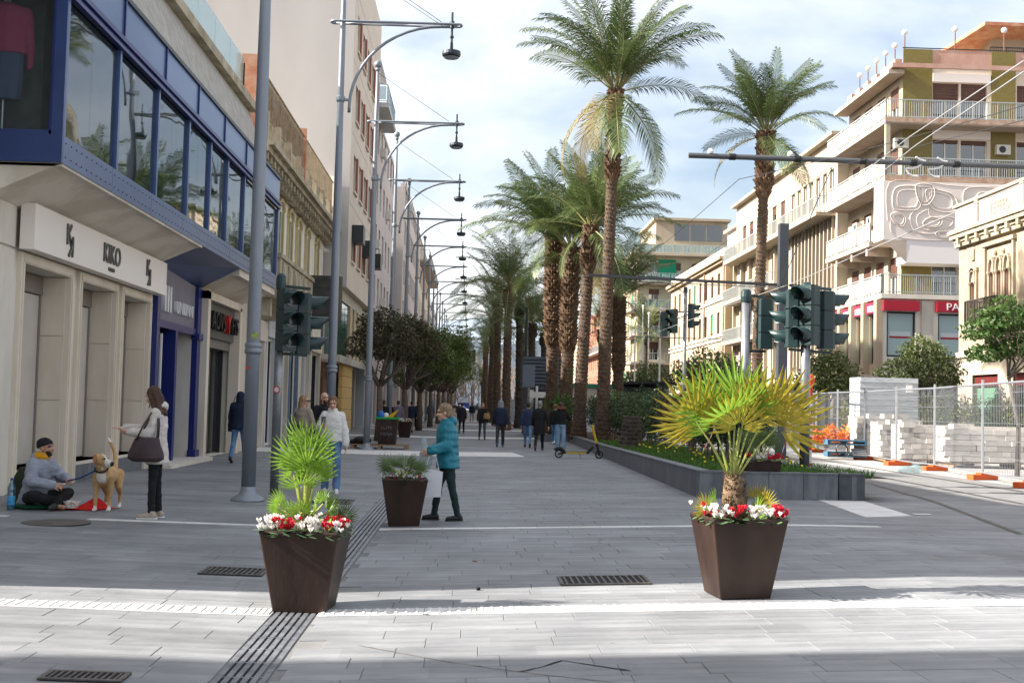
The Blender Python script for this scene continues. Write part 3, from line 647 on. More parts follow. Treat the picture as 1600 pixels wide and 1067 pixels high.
# ---------------------------------------------------------------- L2: old ornate house
B2 = thing('old_house', 'old weathered cream house with heavy stone cornice, arched shutters and iron roof railing', 'building', (-7.0, 37.2, 0))
F = FC('L', 0, 0); LL = 19.3
wins = [(a, a+.95, 6.1, 8.35) for a in (1.4, 3.7, 5.9, 8.2, 10.4, 13.0, 16.2)]
shops = [(.6,3.3,.4,3.4),(4.0,5.6,.1,3.6),(6.2,8.6,.1,3.6),(9.4,11.2,.1,3.7),(12.2,14.6,.1,3.8),(15.4,18.2,.1,3.6)]
b = MB(); wall_holes(b, F, 0, LL, -.1, 9.3, wins+shops, .3); b.build('wall', old_m, B2)
b = MB(); F.box(b, 0, LL, -12, -.31, -.1, 9.35); b.build('core_wall', conc_m, B2)
for a0, a1, z0, z1 in wins:
    w = a1-a0
    o = window(B2, F, a0, z0, w, z1-z0, -.2, shutl_m, glass_dk, 1)
    f = MB(); F.box(f, a0-.14, a0, 0, .08, z0-.05, z1+.05); F.box(f, a1, a1+.14, 0, .08, z0-.05, z1+.05)
    pts = [(a0+w/2+(w/2+.14)*math.cos(math.pi*i/8), z1+.02+(.36)*math.sin(math.pi*i/8)) for i in range(9)]
    for (p0, q0), (p1, q1) in zip(pts, pts[1:]): f.bar(F.p(p0,.05,q0), F.p(p1,.05,q1), .12, .14)
    F.box(f, a0-.2, a1+.2, 0, .14, z0-.17, z0-.06)
    f.build('window_surround', mat('ochre_trim',(.46,.38,.19),(.54,.46,.27),2,.85), B2)
    for k in (0,1):
        s_ = MB(); x0 = a0+.03+k*w/2
        F.box(s_, x0, x0+.05, -.1, -.04, z0+.04, z1); F.box(s_, x0+w/2-.11, x0+w/2-.06, -.1, -.04, z0+.04, z1)
        for j in range(18): F.box(s_, x0+.05, x0+w/2-.11, -.095, -.055, z0+.06+j*(z1-z0-.1)/18, z0+.06+(j+.75)*(z1-z0-.1)/18)
        s_.v = [(x-F.p(a0,-.2,z0)[0], y-F.p(a0,-.2,z0)[1], z-z0) for x, y, z in s_.v]
        s_.build('shutter', shutl_m if (a0 < 5 or a0 > 9) else mat('green_louvre',(.07,.16,.13),(.10,.20,.17),3,.7), o)
# carved cornice
b = MB()
for n_, z0, z1 in ((.15,8.85,9.0),(.32,9.0,9.15),(.62,9.22,9.4),(.78,9.4,9.55)): F.box(b, 0, LL+.15, -.2, n_, z0, z1)
F.box(b, 0, LL, 0, .2, 9.15, 9.22); b.build('cornice', oldst_m, B2)
for i in range(27):
    q = MB(); a = .2+i*.72; F.box(q, a, a+.24, .15, .55, 9.0, 9.215); F.box(q, a+.02, a+.22, .15, .36, 8.8, 9.0); q.build('corbel', oldst_m, B2)
for i in range(9):
    q = MB(); F.box(q, .1+i*2.35, .4+i*2.35, .2, .55, 9.55, 10.5); q.build('parapet_pier', oldst_m, B2)
b = MB(); F.box(b, 0, LL, .25, .45, 9.55, 9.7); b.build('parapet_base', oldst_m, B2)
q = MB()
for i in range(8):
    for j in range(6):
        a = .5+i*2.35+j*.32; q.lathe([(.05,0),(.09,.12),(.11,.25),(.05,.42),(.09,.6),(.05,.72)],6,F.p(a,.35,9.7))
tag(q.build('baluster_row', oldst_m, B2), kind='stuff')
railing(B2, F, [(0,.35),(LL,.35)], 10.45, 1.25, mat('rusty_iron_rail',(.20,.15,.10),(.30,.25,.17),4,.8), .22, .015)
b = MB(); F.box(b, 0, 9.2, -.35, -.2, 10.3, 11.9); b.build('rusty_screen', terra_m, B2)
for a, z in ((0,12.2),(9.2,12.0)): q = MB(); F.box(q, a, a+.16, -.3, .45, 9.55, z); q.build('rail_post', terra_m, B2)
b = MB(); F.box(b, LL-.25, LL+.05, .1, .5, 9.55, 12.0); b.build('end_pier', old_m, B2)
# stone balcony
b = MB(); F.box(b, .6, 8.3, 0, .95, 4.75, 5.0); F.box(b, .6, 8.3, .0, 1.02, 5.0, 5.08); F.box(b, .6, .8, .05, 1.0, 5.08, 6.0); F.box(b, 8.1, 8.3, .05, 1.0, 5.08, 6.0); F.box(b, .5, 8.4, .78, 1.05, 6.0, 6.14)
F.box(b, .8, 8.1, .86, .98, 5.08, 6.0)
for i in range(4): F.box(b, .75+i*2.35, 1.1+i*2.35, 0, .7, 4.2, 4.75)
o = b.build('stone_balcony', oldst_m, B2)
for i in range(6):
    q = MB(); a = 1.05+i*1.2; F.box(q, a, a+.85, .98, 1.03, 5.2, 5.9); F.box(q, a+.12, a+.73, 1.03, 1.05, 5.32, 5.78); q.build('carved_panel', oldst_m, o)
# ground floor shops
shopcols = [white_m, greyw_m, concw_m, mat('grey_blue_metal',(.12,.17,.25),(.16,.21,.30),2,.5), conc_m, trav_m]
for i, (a0, a1, z0, z1) in enumerate(shops):
    f = MB(); F.box(f, a0-.2, a0, 0, .14, 0, z1+.1); F.box(f, a1, a1+.2, 0, .14, 0, z1+.1); F.box(f, a0-.2, a1+.2, 0, .2, z1+.1, z1+.75); o = f.build('shopfront', shopcols[i], B2)
    q = MB(); F.box(q, a0, a1, -.2, -.16, z0, z1); q.build('pane', glass_sh, o)
    for x0_ in (a0, (a0+a1)/2-.04, a1-.08): q = MB(); F.box(q, x0_, x0_+.08, -.16, -.06, z0, z1); q.build('door_bar', frame_b if i % 2 else frame_w, o)
# hanging dark sign box
t = thing('hanging_sign', 'dark metal box sign jutting from the old house above the shops', 'sign', (-6.95, 51.0, 4.9))
q = MB(); q.prism([(.1,-.25),(1.35,-.25),(1.45,.2),(.1,.2)], 0, 1.9); q.build('sign_case', mat('dark_sign_metal',(.03,.03,.03),(.06,.058,.055),3,.6), t)
for z in (.25,.62,1.0,1.38,1.7): q = MB(); q.box(.12,1.32,-.27,-.251,z,z+.03); q.build('rib', frame_b, t)
q = MB(); q.box(-.03,.12,-.05,.05,.4,.5); q.box(-.03,.12,-.05,.05,1.4,1.5); q.build('bracket', frame_b, t)
# ---------------------------------------------------------------- L3: tall grey block
B3 = thing('tower_block', 'tall plain grey block with a blank side wall and orange window reveals', 'building', (-5.9, 56.6, 0))
H3 = 24
b = MB(); b.add([(0,0,6.9),(-22,0,6.9),(-22,0,H3),(0,0,H3)],[(0,1,2,3)]); b.add([(-1.1,0,-.1),(-22,0,-.1),(-22,0,6.9),(-1.1,0,6.9)],[(0,1,2,3)]); b.build('side_wall', tower_m, B3)
wins = [(a, a+1.35, z, z+1.75) for z in (8.3, 11.7, 15.1, 18.5) for a in (1.6, 4.4, 7.2, 10.0, 12.8)]
b = MB(); wall_holes(b, F, 0, 15.5, 6.9, H3, wins, .3); b.add([F.p(0,0,6.9),F.p(15.5,0,6.9),F.p(15.5,-1.1,6.9),F.p(0,-1.1,6.9)],[(0,1,2,3)]); b.build('front_wall', towerf_m, B3)
b = MB(); F.box(b, .02, 15.48, -20, -1.5, 0, H3-.1); F.box(b, .02, 15.48, -1.5, -.4, 7.0, H3-.1); b.build('core_wall', towerf_m, B3)
for i, (a0, a1, z0, z1) in enumerate(wins):
    o = window(B3, F, a0, z0, 1.35, 1.75, -.2, frame_w, glass_dk, 1, shutter=(.35,.2,.55,.1,.7)[(i*3) % 5], sm=shut_m)
    q = MB(); F.box(q, a1-.005, a1+.32, -.02, .07, z0-.06, z1+.06); q.build('orange_side_panel', orange_m, B3)
    q = MB(); F.box(q, a0-.06, a1, -.02, .1, z0-.1, z0); q.build('sill', towerf_m, B3)
    if i < 5 and i % 2 == 0: q = MB(); F.box(q, a0+.1, a0+1.2, .02, .55, z0+.9, z0+1.75); q.build('shutter_hood', frame_b, B3)
for z in (10.9, 14.3, 17.7, 21.1): q = MB(); F.box(q, 0, 15.5, -.01, .012, z, z+.03); q.build('floor_joint', conc_m, B3)
# glass first floor and arcade shops
q = MB(); F.box(q, 0, 15.5, -.9, -.3, 6.35, 6.9); q.build('beam', concw_m, B3)
for a0, a1 in ((.1,1.6),(1.7,3.2),(3.3,4.8)):
    q = MB(); F.box(q, a0, a1, -.42, -.38, 3.75, 6.34); q.build('pane', glass_gr, B3)
q = MB(); q.box(-1.6,-.45,-.06,-.02,3.75,6.75); q.build('end_pane', glass_gr, B3)
q = MB(); q.box(-1.7,-.35,-.12,.0,6.75,6.98); q.box(-1.7,-.35,-.1,.0,3.5,3.75); q.box(-1.0,-.94,-.1,-.061,3.75,6.75); q.build('end_frame', concw_m, B3)
for i in range(5):
    q = MB(); F.box(q, 5.2+i*2.1, 6.3+i*2.1, -1.0, -.3, 3.75, 6.34); q.build('beige_pier', mat('beige_panel',(.50,.40,.25),(.56,.47,.32),1,.8), B3)
    q = MB(); F.box(q, 6.3+i*2.1, 7.3+i*2.1, -.9, -.8, 3.75, 6.34); q.build('pane', glass_gr, B3)
q = MB(); F.box(q, 0, 15.5, -1.1, -.2, 3.4, 3.74); q.build('canopy', concw_m, B3)
for i in range(6):
    q = MB(); F.box(q, 3.4, 8.4, -.6, -.42, .1+i*.55, .63+i*.55); q.build('ochre_shutter_slat', yel_m, B3)
q = MB(); F.box(q, 0, 2.9, -1.05, -.95, .1, 3.4); q.build('shop_door', wood_m, B3)
for a in (2.85,6.0,8.6,11.4,14.4): q = MB(); F.box(q, a, a+.5, -1.2, -.85, 0, 3.4); q.build('pillar', concw_m, B3)
q = MB(); F.box(q, 8.5, 15.4, -1.1, -1.05, .1, 3.4); q.build('shop_pane', glass_sh, B3)
q = MB(); F.box(q, 1.4, 1.46, -.9, -.5, 2.6, 3.0); q.build('red_sign', mat('red_plate',(.5,.01,.01),rough=.5), B3)
# ---------------------------------------------------------------- generic further houses
def block(name, label, side, X, Y, Lg, H, depth, wm, fm, rows, pitch, ww, wh, z0=4.6, fh=3.2, balc=0, bm=None, ground=True, shutter=(.3,.0,.5), sm=None, cornice=0, frontm=None, fr=None, acs=0, gmat=None, group=None):
    o = thing(name, label, 'building', (X, Y, 0), 0, group); F = FC(side, 0, 0)
    n = max(1, int((Lg-.8)/pitch)); off = (Lg-n*pitch)/2
    hs = [(off+i*pitch+(pitch-ww)/2, off+i*pitch+(pitch+ww)/2, z0+r*fh, z0+r*fh+wh) for r in range(rows) for i in range(n)]
    gs = [(off+i*pitch+.35, off+(i+1)*pitch-.35, .1, 3.1) for i in range(n)] if ground else []
    b = MB(); wall_holes(b, F, 0, Lg, -.1, H, hs+gs, .25); b.build('wall', wm, o)
    s_ = -1 if side == 'L' else 1
    b = MB(); b.box(min(0,s_*depth), max(0,s_*depth), -.02, 0, -.1, H-.01); b.build('end_wall', frontm or wm, o)
    b = MB(); F.box(b, .01, Lg-.01, -depth, -.26, -.1, H-.05); b.build('core_wall', wm, o)
    for i, (a0, a1, c0, c1) in enumerate(hs):
        window(o, F, a0, c0, ww, wh, -.16, fr or frame_w, gmat or glass_dk, 1, shutter=shutter[(i*7+i//3) % len(shutter)], sm=sm)
    for a0, a1, c0, c1 in gs:
        q = MB(); F.box(q, a0, a1, -.2, -.17, c0, c1); q.build('shop_pane', glass_sh, o)
    if cornice:
        q = MB(); F.box(q, -.1, Lg+.1, -.3, cornice*.6, H-.45, H-.2); F.box(q, -.1, Lg+.1, -.3, cornice, H-.2, H+.1); q.build('cornice', wm, o)
    else:
        q = MB(); F.box(q, 0, Lg, -.3, .06, H, H+.25); q.build('coping', wm, o)
    if balc:
        for r in range(rows):
            if balc == 2 and r % 2: continue
            q = MB(); z = z0+r*fh-.75; F.box(q, off, Lg-off, 0, 1.15, z-.2, z); q.build('balcony_slab', bm or balc_m, o)
            railing(o, F, [(off,0),(off,1.1),(Lg-off,1.1),(Lg-off,0)], z, 1.0, railg_m, .3, .015)
    for k in range(acs): aircon(o, F, off+pitch*(k*1.0+.1), .02, z0+((k*2) % rows)*fh+.2)
    return o
GL = 'further houses on the left side of the street'; GRR = 'further houses on the right side of the street'
o = block('apartment_house', 'narrow pale grey apartment house with glass roof balcony behind the tower block', 'L', -6.3, 72.3, 22, 19.4, 14, pink_m, frame_w, 5, 3.0, 1.4, 1.9, balc=0, frontm=greyw_m, acs=5, group=GL)
F = FC('L',0,0)
q = MB(); F.box(q, -.05, 7, -8, .95, 19.2, 19.5); q.build('roof_slab', greyw_m, o)
railing(o, F, [(0,-5),(0,.85),(7,.85)], 19.5, 1.1, railg_m, .5, .015, panel=gl_clear)
q = MB(); F.box(q, 1.5, 7, -8, -1.2, 19.5, 22.6); q.build('penthouse', frame_b, o)
q = MB(); F.box(q, 1.4, 7.5, -8, .2, 22.6, 22.8); q.build('penthouse_roof', lamp_m, o)
o = block('office_house', 'pinkish office house with rows of air conditioners past the tower block', 'L', -5.6, 95, 30, 18.5, 14, pink_m, frame_w, 5, 2.5, 1.7, 1.9, shutter=(.0,.2), acs=8, frontm=pink_m, gmat=glass_dk, group=GL)
block('white_house', 'white house with projecting roof slabs far down the left side', 'L', -5.8, 126, 34, 19, 14, white_m, frame_w, 5, 3.4, 1.6, 1.8, balc=2, group=GL)
block('grey_house', 'low blue grey house far down the left side', 'L', -5.9, 161, 40, 15, 14, greyw_m, frame_w, 4, 4, 1.6, 1.8, group=GL)
block('last_house', 'faint cream house at the far end of the left side', 'L', -6.0, 203, 90, 14, 14, concw_m, frame_w, 3, 5, 1.6, 2.0, group=GL)
# unseen house across the side street on the left: it throws the shade along the bottom of the picture
o = thing('corner_house', 'plain corner house on the left just outside the view, throwing shade on the front paving', 'building', (-9.2, -14, 0))
q = MB(); q.box(-12, 0, 0, 20.05, -.1, 12); q.build('wall', concw_m, o); q = MB(); q.box(-12, .3, 0, 20.15, 12, 12.4); q.build('cornice', oldst_m, o)
q = MB(); q.box(0, .06, 12, 13.2, 0, 2.6); q.box(0, .06, 16, 17.2, 0, 2.6); q.build('door', wood_m, o)
# ---------------------------------------------------------------- R1: carved stone palazzo at the right edge
B = thing('carved_palazzo', 'old carved stone palazzo with pointed triple window at the right edge', 'building', (22.0, 28, 0))
F = FC('R', 0, 0); Lg = 26.2
stone_m = mat('honey_stone', (.27,.22,.155), (.36,.305,.23), 1.6, .85, bump=.25, bscale=14)
def lancet(cx, z0, w, h): return (cx-w/2, cx+w/2, z0, z0+h)
trip = 21.9; W3 = [lancet(trip+d, 5.75, .42, 2.0) for d in (-.75,0,.75)]; W1 = [lancet(24.6, 5.75, .5, 1.75)]
W4 = [lancet(15.5+d, 5.75, .42, 2.0) for d in (-.75,0,.75)]
gsh = [(10+i*4.0, 12.6+i*4.0, .1, 3.4) for i in range(4)]
b = MB(); wall_holes(b, F, 0, Lg, -.1, 9.2, W3+W1+W4+gsh, .35); b.build('wall', stone_m, B)
b = MB(); F.box(b, .02, Lg-.02, -14, -.36, -.1, 9.4); b.build('core_wall', stone_m, B)
for h in W3+W1+W4:
    q = MB(); F.box(q, h[0], h[1], -.3, -.26, h[2], h[3]+.3); q.build('window', mat('red_brown_blind',(.30,.10,.075),rough=.7), B)
    a = MB(); w = h[1]-h[0]; c = (h[0]+h[1])/2
    for sgn in (-1,1):
        pts = [(c+sgn*(w/2+.06)*math.cos(t*math.pi/2)**.8 if t < 1 else c, h[3]-.05+.62*math.sin(t*math.pi/2)) for t in (0,.25,.5,.75,1)]
        for (p0,q0),(p1,q1) in zip(pts, pts[1:]): a.bar(F.p(p0,.05,q0), F.p(p1,.05,q1), .14, .1)
        a.tube([F.p(c+sgn*(w/2+.06),.06,h[2]), F.p(c+sgn*(w/2+.06),.06,h[3]-.08)], .05, 8)
        a.lathe([(.05,0),(.11,.12),(.11,.16)],8,F.p(c+sgn*(w/2+.06),.06,h[3]-.16))
    a.build('window_arch', stone_m, B)
for c in (trip, 15.5):
    a = MB(); F.box(a, c-1.45, c-1.3, 0, .12, 5.6, 9.0); F.box(a, c+1.3, c+1.45, 0, .12, 5.6, 9.0); F.box(a, c-1.55, c+1.55, 0, .18, 8.85, 9.02)
    for d in (-.38,.38): a.lathe([(.03,0),(.1,.1),(.05,.2),(.09,.3),(.02,.42)],8,F.p(c+d,.06,8.2))
    a.build('window_tabernacle', stone_m, B)
    q = MB(); F.box(q, c-1.5, c+1.5, 0, .95, 5.3, 5.5); q.build('balcony_slab', stone_m, B)
    railing(B, F, [(c-1.45,0),(c-1.45,.9),(c+1.45,.9),(c+1.45,0)], 5.5, 1.0, mat('black_iron',(.06,.05,.045),rough=.6), .12, .015)
a = MB(); F.box(a, 24.05, 25.15, 0, .12, 7.95, 8.1); F.box(a, 24.1, 24.25, 0,.1, 5.6, 7.95); F.box(a, 24.95, 25.1, 0, .1, 5.6, 7.95); a.build('window_hood', stone_m, B)
q = MB(); F.box(q, 24.45, 24.75, 0, .08, 8.45, 8.95); q.build('carved_shield', oldst_m, B)
a = MB(); F.box(a, -.1, Lg+.1, -.3, .2, 9.2, 9.4); F.box(a, -.1, Lg+.15, -.3, .42, 9.55, 9.75); F.box(a, -.1, Lg+.2, -.3, .5, 9.75, 9.92); F.box(a, 0, Lg, -.3, .28, 9.4, 9.55); a.build('cornice', oldst_m, B)
for i in range(26): q = MB(); F.box(q, .4+i, .62+i, .2, .4, 9.3, 9.549); q.build('corbel', oldst_m, B)
q = MB(); F.box(q, 0, Lg, -.3, .2, 9.92, 11.0); pr = q.build('parapet', mat('pale_parapet',(.36,.335,.29),(.43,.40,.36),1.4,.85), B)
q = MB(); F.box(q, -.1, Lg+.1, -.35, .3, 11.0, 11.12); q.build('coping', oldst_m, B)
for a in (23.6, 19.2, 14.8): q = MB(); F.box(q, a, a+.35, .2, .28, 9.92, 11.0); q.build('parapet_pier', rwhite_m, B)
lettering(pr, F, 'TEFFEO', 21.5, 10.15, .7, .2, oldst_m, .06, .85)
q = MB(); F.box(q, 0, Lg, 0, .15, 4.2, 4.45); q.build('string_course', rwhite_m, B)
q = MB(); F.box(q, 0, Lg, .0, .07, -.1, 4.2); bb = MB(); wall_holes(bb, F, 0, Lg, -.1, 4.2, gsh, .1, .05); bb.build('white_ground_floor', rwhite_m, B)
for i, (a0, a1, z0, z1) in enumerate(gsh):
    q = MB(); F.box(q, a0, a1, -.25, -.2, z0, z1); q.build('shop_pane', mat('green_shop_blind',(.10,.22,.13),rough=.6) if i == 3 else glass_sh, B)
    q = MB(); F.box(q, a0, a1, -.2, -.1, z1-.5, z1); q.build('dark_red_fascia', mat('dark_red',(.12,.02,.02),rough=.5), B)
b = MB(); b.box(0, 14, Lg, Lg+.02, -.1, 9.3); b.build('rear_wall', stone_m, B)
# ---------------------------------------------------------------- R2: apartment block with relief wall and red shop signs
B = thing('relief_apartment_block', 'cream apartment block with olive tiled panels, wrap around balconies and a carved relief wall', 'building', (22.6, 66, 0))
F = FC('R', 0, 0); G = FF()
Lg = 11.2; W = 13.0; IN = 1.45           # IN: how far the upper walls stand back behind the balcony edge
fl = [8.2, 11.45, 14.75, 18.0]; RF = 21.3
# set-back walls: street side and side facing the camera
hsS = [(2.0+i*2.3, 3.4+i*2.3, z+.1, z+2.35) for z in fl for i in range(4)]
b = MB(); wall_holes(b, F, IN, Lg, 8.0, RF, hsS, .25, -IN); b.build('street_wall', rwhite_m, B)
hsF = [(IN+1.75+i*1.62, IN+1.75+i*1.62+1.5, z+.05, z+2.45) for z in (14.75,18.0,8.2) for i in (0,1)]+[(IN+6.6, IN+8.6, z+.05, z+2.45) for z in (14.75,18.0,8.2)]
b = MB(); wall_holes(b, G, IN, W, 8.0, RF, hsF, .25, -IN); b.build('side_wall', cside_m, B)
b = MB(); b.box(IN+.27, W, IN+.27, Lg, 0, RF); b.build('core_wall', cream_m, B)
for i, (a0, a1, z0, z1) in enumerate(hsS): window(B, F, a0, z0, a1-a0, z1-z0, -IN-.16, frame_w, glass_dk, 1, shutter=(.5,.3,.75)[i % 3], sm=shut_m)
for i, (a0, a1, z0, z1) in enumerate(hsF):
    o = window(B, G, a0, z0, a1-a0, z1-z0, -IN-.16, frame_w, glass_dk, 1, shutter=(.08,.1,.42,.42,.0,.0,.1,.42,.0)[i], sm=shut_m)
    q = MB(); q.box(.12, (a1-a0)-.12, .03, .05, .1, 2.2); q.build('curtain', curtain_m, o)
# olive panels, each its own tiled panel
for z in (14.75, 18.0):
    for a0, a1 in ((IN+.02, IN+1.7),(IN+5.1, IN+6.5)):
        q = MB(); G.box(q, a0, a1, -IN, -IN+.06, z, z+3.0 if z < 18 else RF+1.05); q.build('olive_panel', olive_m, B)
q = MB(); G.box(q, IN+.02, IN+1.7, -IN, -IN+.06, 8.2, 10.9); q.build('olive_panel', olive_m, B)
for z in (14.75, 18.0):
    q = MB(); G.box(q, IN+1.72, IN+5.05, -IN, -IN+.1, z+2.5, z+3.0); q.build('white_band', mat('shaded_white_band',(.74,.69,.67)), B)  # band white lightened in colour because the face lies in shade
# balconies that run round the corner
for z in (14.75, 18.0):
    q = MB(); q.box(0, W, 0, IN-.002, z-.28, z); q.box(0, IN-.002, IN, Lg, z-.28, z); o = q.build('balcony_slab', balc_m, B)
    q = MB(); q.box(-.03, W, -.04, 0, z-.22, z+.06); q.build('slab_edge', edge_m, o)
    railing(B, G, [(.05,-.05),(W,-.05)], z+.02, 1.05, railg_m, .13, .014)
    railing(B, F, [(.05,-.05),(Lg,-.05)], z+.02, 1.05, railg_m, .25, .012, panel=frost_m)
for z in (11.45,):
    q = MB(); q.box(0, IN, 2.6, Lg, z-.28, z); q.build('balcony_slab', balc_m, B)
    railing(B, F, [(2.6,-.05),(Lg,-.05)], z+.02, 1.05, railg_m, .25, .012, panel=frost_m)
    for a in (3.2, 6.0, 9.0): q = MB(); F.box(q, a, a+.3, -IN, -.1, z-.75, z-.28); q.build('bracket', balc_m, B)
q = MB(); q.box(-.25, W, -.25, IN, 7.95, 8.2); q.box(-.25, IN, IN, Lg, 7.95, 8.2); q.build('balcony_slab', conc_m, B)
railing(B, G, [(-.2,.2),(W,.2)], 8.22, 1.05, railg_m, .12, .014); railing(B, F, [(-.2,.2),(Lg,.2)], 8.22, 1.05, railg_m, .25, .012, panel=frost_m)
for z in (14.75, 18.0): q = MB(); q.box(.05, .3, .05, .3, z-3.3, z-.28); q.build('corner_post', rwhite_m, B)
for a, n_, z in ((3.3,-1.42,15.9),(5.8,-1.42,12.9),(8.4,-1.42,12.9)): aircon(B, F, a, n_, z)
aircon(B, G, IN+5.3, -IN+.06, 16.4); aircon(B, G, .9, -IN+.1, 16.6)
# relief wall: slab carried forward with raised abstract carving
q = MB(); q.box(-.12, W, -.12, IN, 11.2, 14.46); q.build('relief_wall', mat('relief_plaster',(.66,.59,.54),(.72,.65,.60),.8,.85), B)
q = MB(); q.box(-.12+1.3, W, -.10, IN, 9.95, 11.2); q.build('white_band', mat('shaded_white_band',(.74,.69,.67),(.79,.74,.72),.6,.8), B)
q = MB(); q.add([(-.12,-.12,11.2),(1.18,-.12,11.2),(1.18,2.5,9.95),(1.18,-.1,9.95)],[(0,1,3)]); q.build('relief_soffit', balc_m, B)
rel_m = mat('relief_carving', (.60,.53,.48), (.66,.59,.54), 1, .9)
def blob(pts, h, w=.09, closed=True):
    n_ = len(pts); P = []
    for i in range(n_ if closed else n_-1):       # Catmull-Rom through the points
        p0, p1, p2, p3 = (pts[(i-1) % n_], pts[i], pts[(i+1) % n_], pts[(i+2) % n_]) if closed else (pts[max(i-1,0)], pts[i], pts[i+1], pts[min(i+2,n_-1)])
        for t in (0,.25,.5,.75):
            P.append(tuple(.5*((2*p1[k])+(-p0[k]+p2[k])*t+(2*p0[k]-5*p1[k]+4*p2[k]-p3[k])*t*t+(-p0[k]+3*p1[k]-3*p2[k]+p3[k])*t**3) for k in (0,1)))
    if not closed: P.append(pts[-1])
    q = MB(); h *= .55; q.tube([(x, -.12-h*.35, z) for x, z in P+([P[0]] if closed else [])], w*.30, 6, cap=not closed)
    inner = [((x-sum(p[0] for p in P)/len(P))*.72+sum(p[0] for p in P)/len(P), (z-sum(p[1] for p in P)/len(P))*.72+sum(p[1] for p in P)/len(P)) for x, z in P]
    if closed: q.tube([(x, -.12-h*.3, z) for x, z in inner+[inner[0]]], w*.3, 5, cap=False)
    if closed and h > .5:
        m_ = len(P); c = (sum(p[0] for p in P)/m_, sum(p[1] for p in P)/m_)
        q.add([(c[0], -.12-h*.8, c[1])]+[(c[0]+(x-c[0])*.93, -.12-h*.8, c[1]+(z-c[1])*.93) for x, z in P]+[(x, -.12, z) for x, z in P],
              [(0, 1+(i+1) % m_, 1+i) for i in range(m_)]+[(1+i, 1+(i+1) % m_, 1+m_+(i+1) % m_, 1+m_+i) for i in range(m_)])
    return q.build('relief_form', rel_m, B)
Z = 11.35
def sh(pts): return [(.2+x*4.2, Z+y*3.0) for x, y in pts]
blob(sh([(.05,.55),(.08,.9),(.35,.95),(.45,.85),(.4,.55),(.3,.5),(.15,.5)]), .13)
blob(sh([(.5,.9),(.78,.85),(.9,.7),(.85,.5),(.6,.52),(.5,.7)]), .14)
blob(sh([(.36,.98),(.56,.98),(.6,.8),(.52,.62),(.42,.62),(.36,.8)]), .2)
blob(sh([(.3,.45),(.5,.6),(.55,.4),(.8,.4),(.95,.3),(.8,.12),(.45,.08),(.3,.2)]), .12)
blob(sh([(.45,.28),(.55,.38),(.7,.34),(.66,.22),(.5,.2)]), .24); blob(sh([(.62,.1),(.75,.14),(.88,.1),(.8,.02),(.66,.02)]), .2)
blob(sh([(.02,.4),(.12,.45),(.22,.35),(.18,.2),(.08,.25)]), .18); blob(sh([(.46,.83),(.5,.86),(.5,.8)]), .16, .05)
for dx in (0.0,):
    blob(sh([(1.0,.9),(1.3,.97),(1.75,.92),(2.2,.95),(2.3,.5),(1.9,.3),(1.4,.25),(1.05,.4)]), .09)
    blob(sh([(1.25,.6),(1.35,.75),(1.42,.95),(1.52,.95),(1.58,.72),(1.7,.62),(1.62,.45),(1.3,.45)]), .18)
    blob(sh([(1.3,.1),(1.4,.3),(1.5,.42),(1.62,.3),(1.7,.1),(1.5,.02)]), .16); blob(sh([(1.8,.7),(2.0,.85),(2.15,.7),(2.0,.5)]), .16)
blob(sh([(-.02,.3),(.0,1.0),(.5,1.03),(.95,.98),(2.3,1.03)]), .06, .05, False); blob(sh([(.02,.3),(.08,.02),(.6,-.04),(.95,.0),(1.2,.12),(2.3,.05)]), .06, .05, False)
# roof terrace
q = MB(); q.box(IN, W, IN-.9, IN-.75, RF-.25, RF); q.box(IN+1.7, W, IN-.02, IN+.2, RF+.05, RF+1.05); q.box(IN-.9,IN-.002,IN-.9,IN+.4,RF-.26,RF-.01); rp_ = q.build('roof_parapet', mat('pink_parapet',(.44,.25,.19),(.52,.34,.28),1.5,.9,stretch=(1,1,.4)), B)
q = MB(); q.box(IN-.1, IN+.02, IN, Lg, RF-.3, RF+.1); q.box(IN-1.0, IN-.1, IN-.6, Lg, RF-.55, RF-.3); q.build('roof_cornice', balc_m, B)
for i in range(6): q = MB(); q.box(IN-.1, IN+.3, 2.4+i*1.6, 3.3+i*1.6, RF+.1, RF+.75); q.build('roof_block', rp_.data.materials[0], B)
q = MB(); q.bar((IN,IN-.02,RF+1.12),(W,IN-.02,RF+1.12),.05); q.build('roof_rail', frame_b, B)
q = MB(); q.box(IN+6.0, W, IN+2.2, IN+6, RF, RF+2.7); q.build('penthouse', cream_m, B)
q = MB(); q.add([(IN+5.0,IN+.6,RF+3.0),(W,IN+.6,RF+3.0),(W,IN+6,RF+3.3),(IN+3.2,IN+6,RF+2.0),(IN+5.0,IN+.6,RF+2.8),(W,IN+.6,RF+2.8),(W,IN+6,RF+3.1),(IN+3.2,IN+6,RF+1.8)],[(0,1,2,3),(7,6,5,4),(0,4,5,1),(3,0,4,7),(1,2,6,5)]); q.build('penthouse_roof', terra_m, B)
railing(B, G, [(IN+5.2,-IN-.4),(W,-IN-.4)], RF+1.05, .4, frame_b, .12, .012)
q = MB(); q.tube([(IN+8.6,IN+2,RF+3.1),(IN+8.6,IN+2,RF+3.55)],.22,12); q.lathe([(.32,0),(.36,.2),(.2,.45),(.05,.55)],12,(IN+8.6,IN+2,RF+3.5)); q.build('chimney_cowl', iron_m, B)
globe_m = mat('white_globe', (.75,.76,.76), rough=.25)
def globe(x, y, z, h=.75):
    q = MB(); q.tube([(x,y,z),(x,y,z+h)],.035,6); o = q.build('lamp_post', wood_m, B); q = MB(); q.ball((x,y,z+h+.2),.17,n=14,m=10); q.build('globe', globe_m, o, smooth=True)
globe(IN+.15,IN+.1,RF+1.08); globe(IN+3.1,IN+.2,RF+1.06,1.1); globe(IN+5.9,IN+.1,RF+1.06,1.1)
for i in range(5): globe(IN+.1, 2.6+i*1.6+.4, RF+.75, .75)
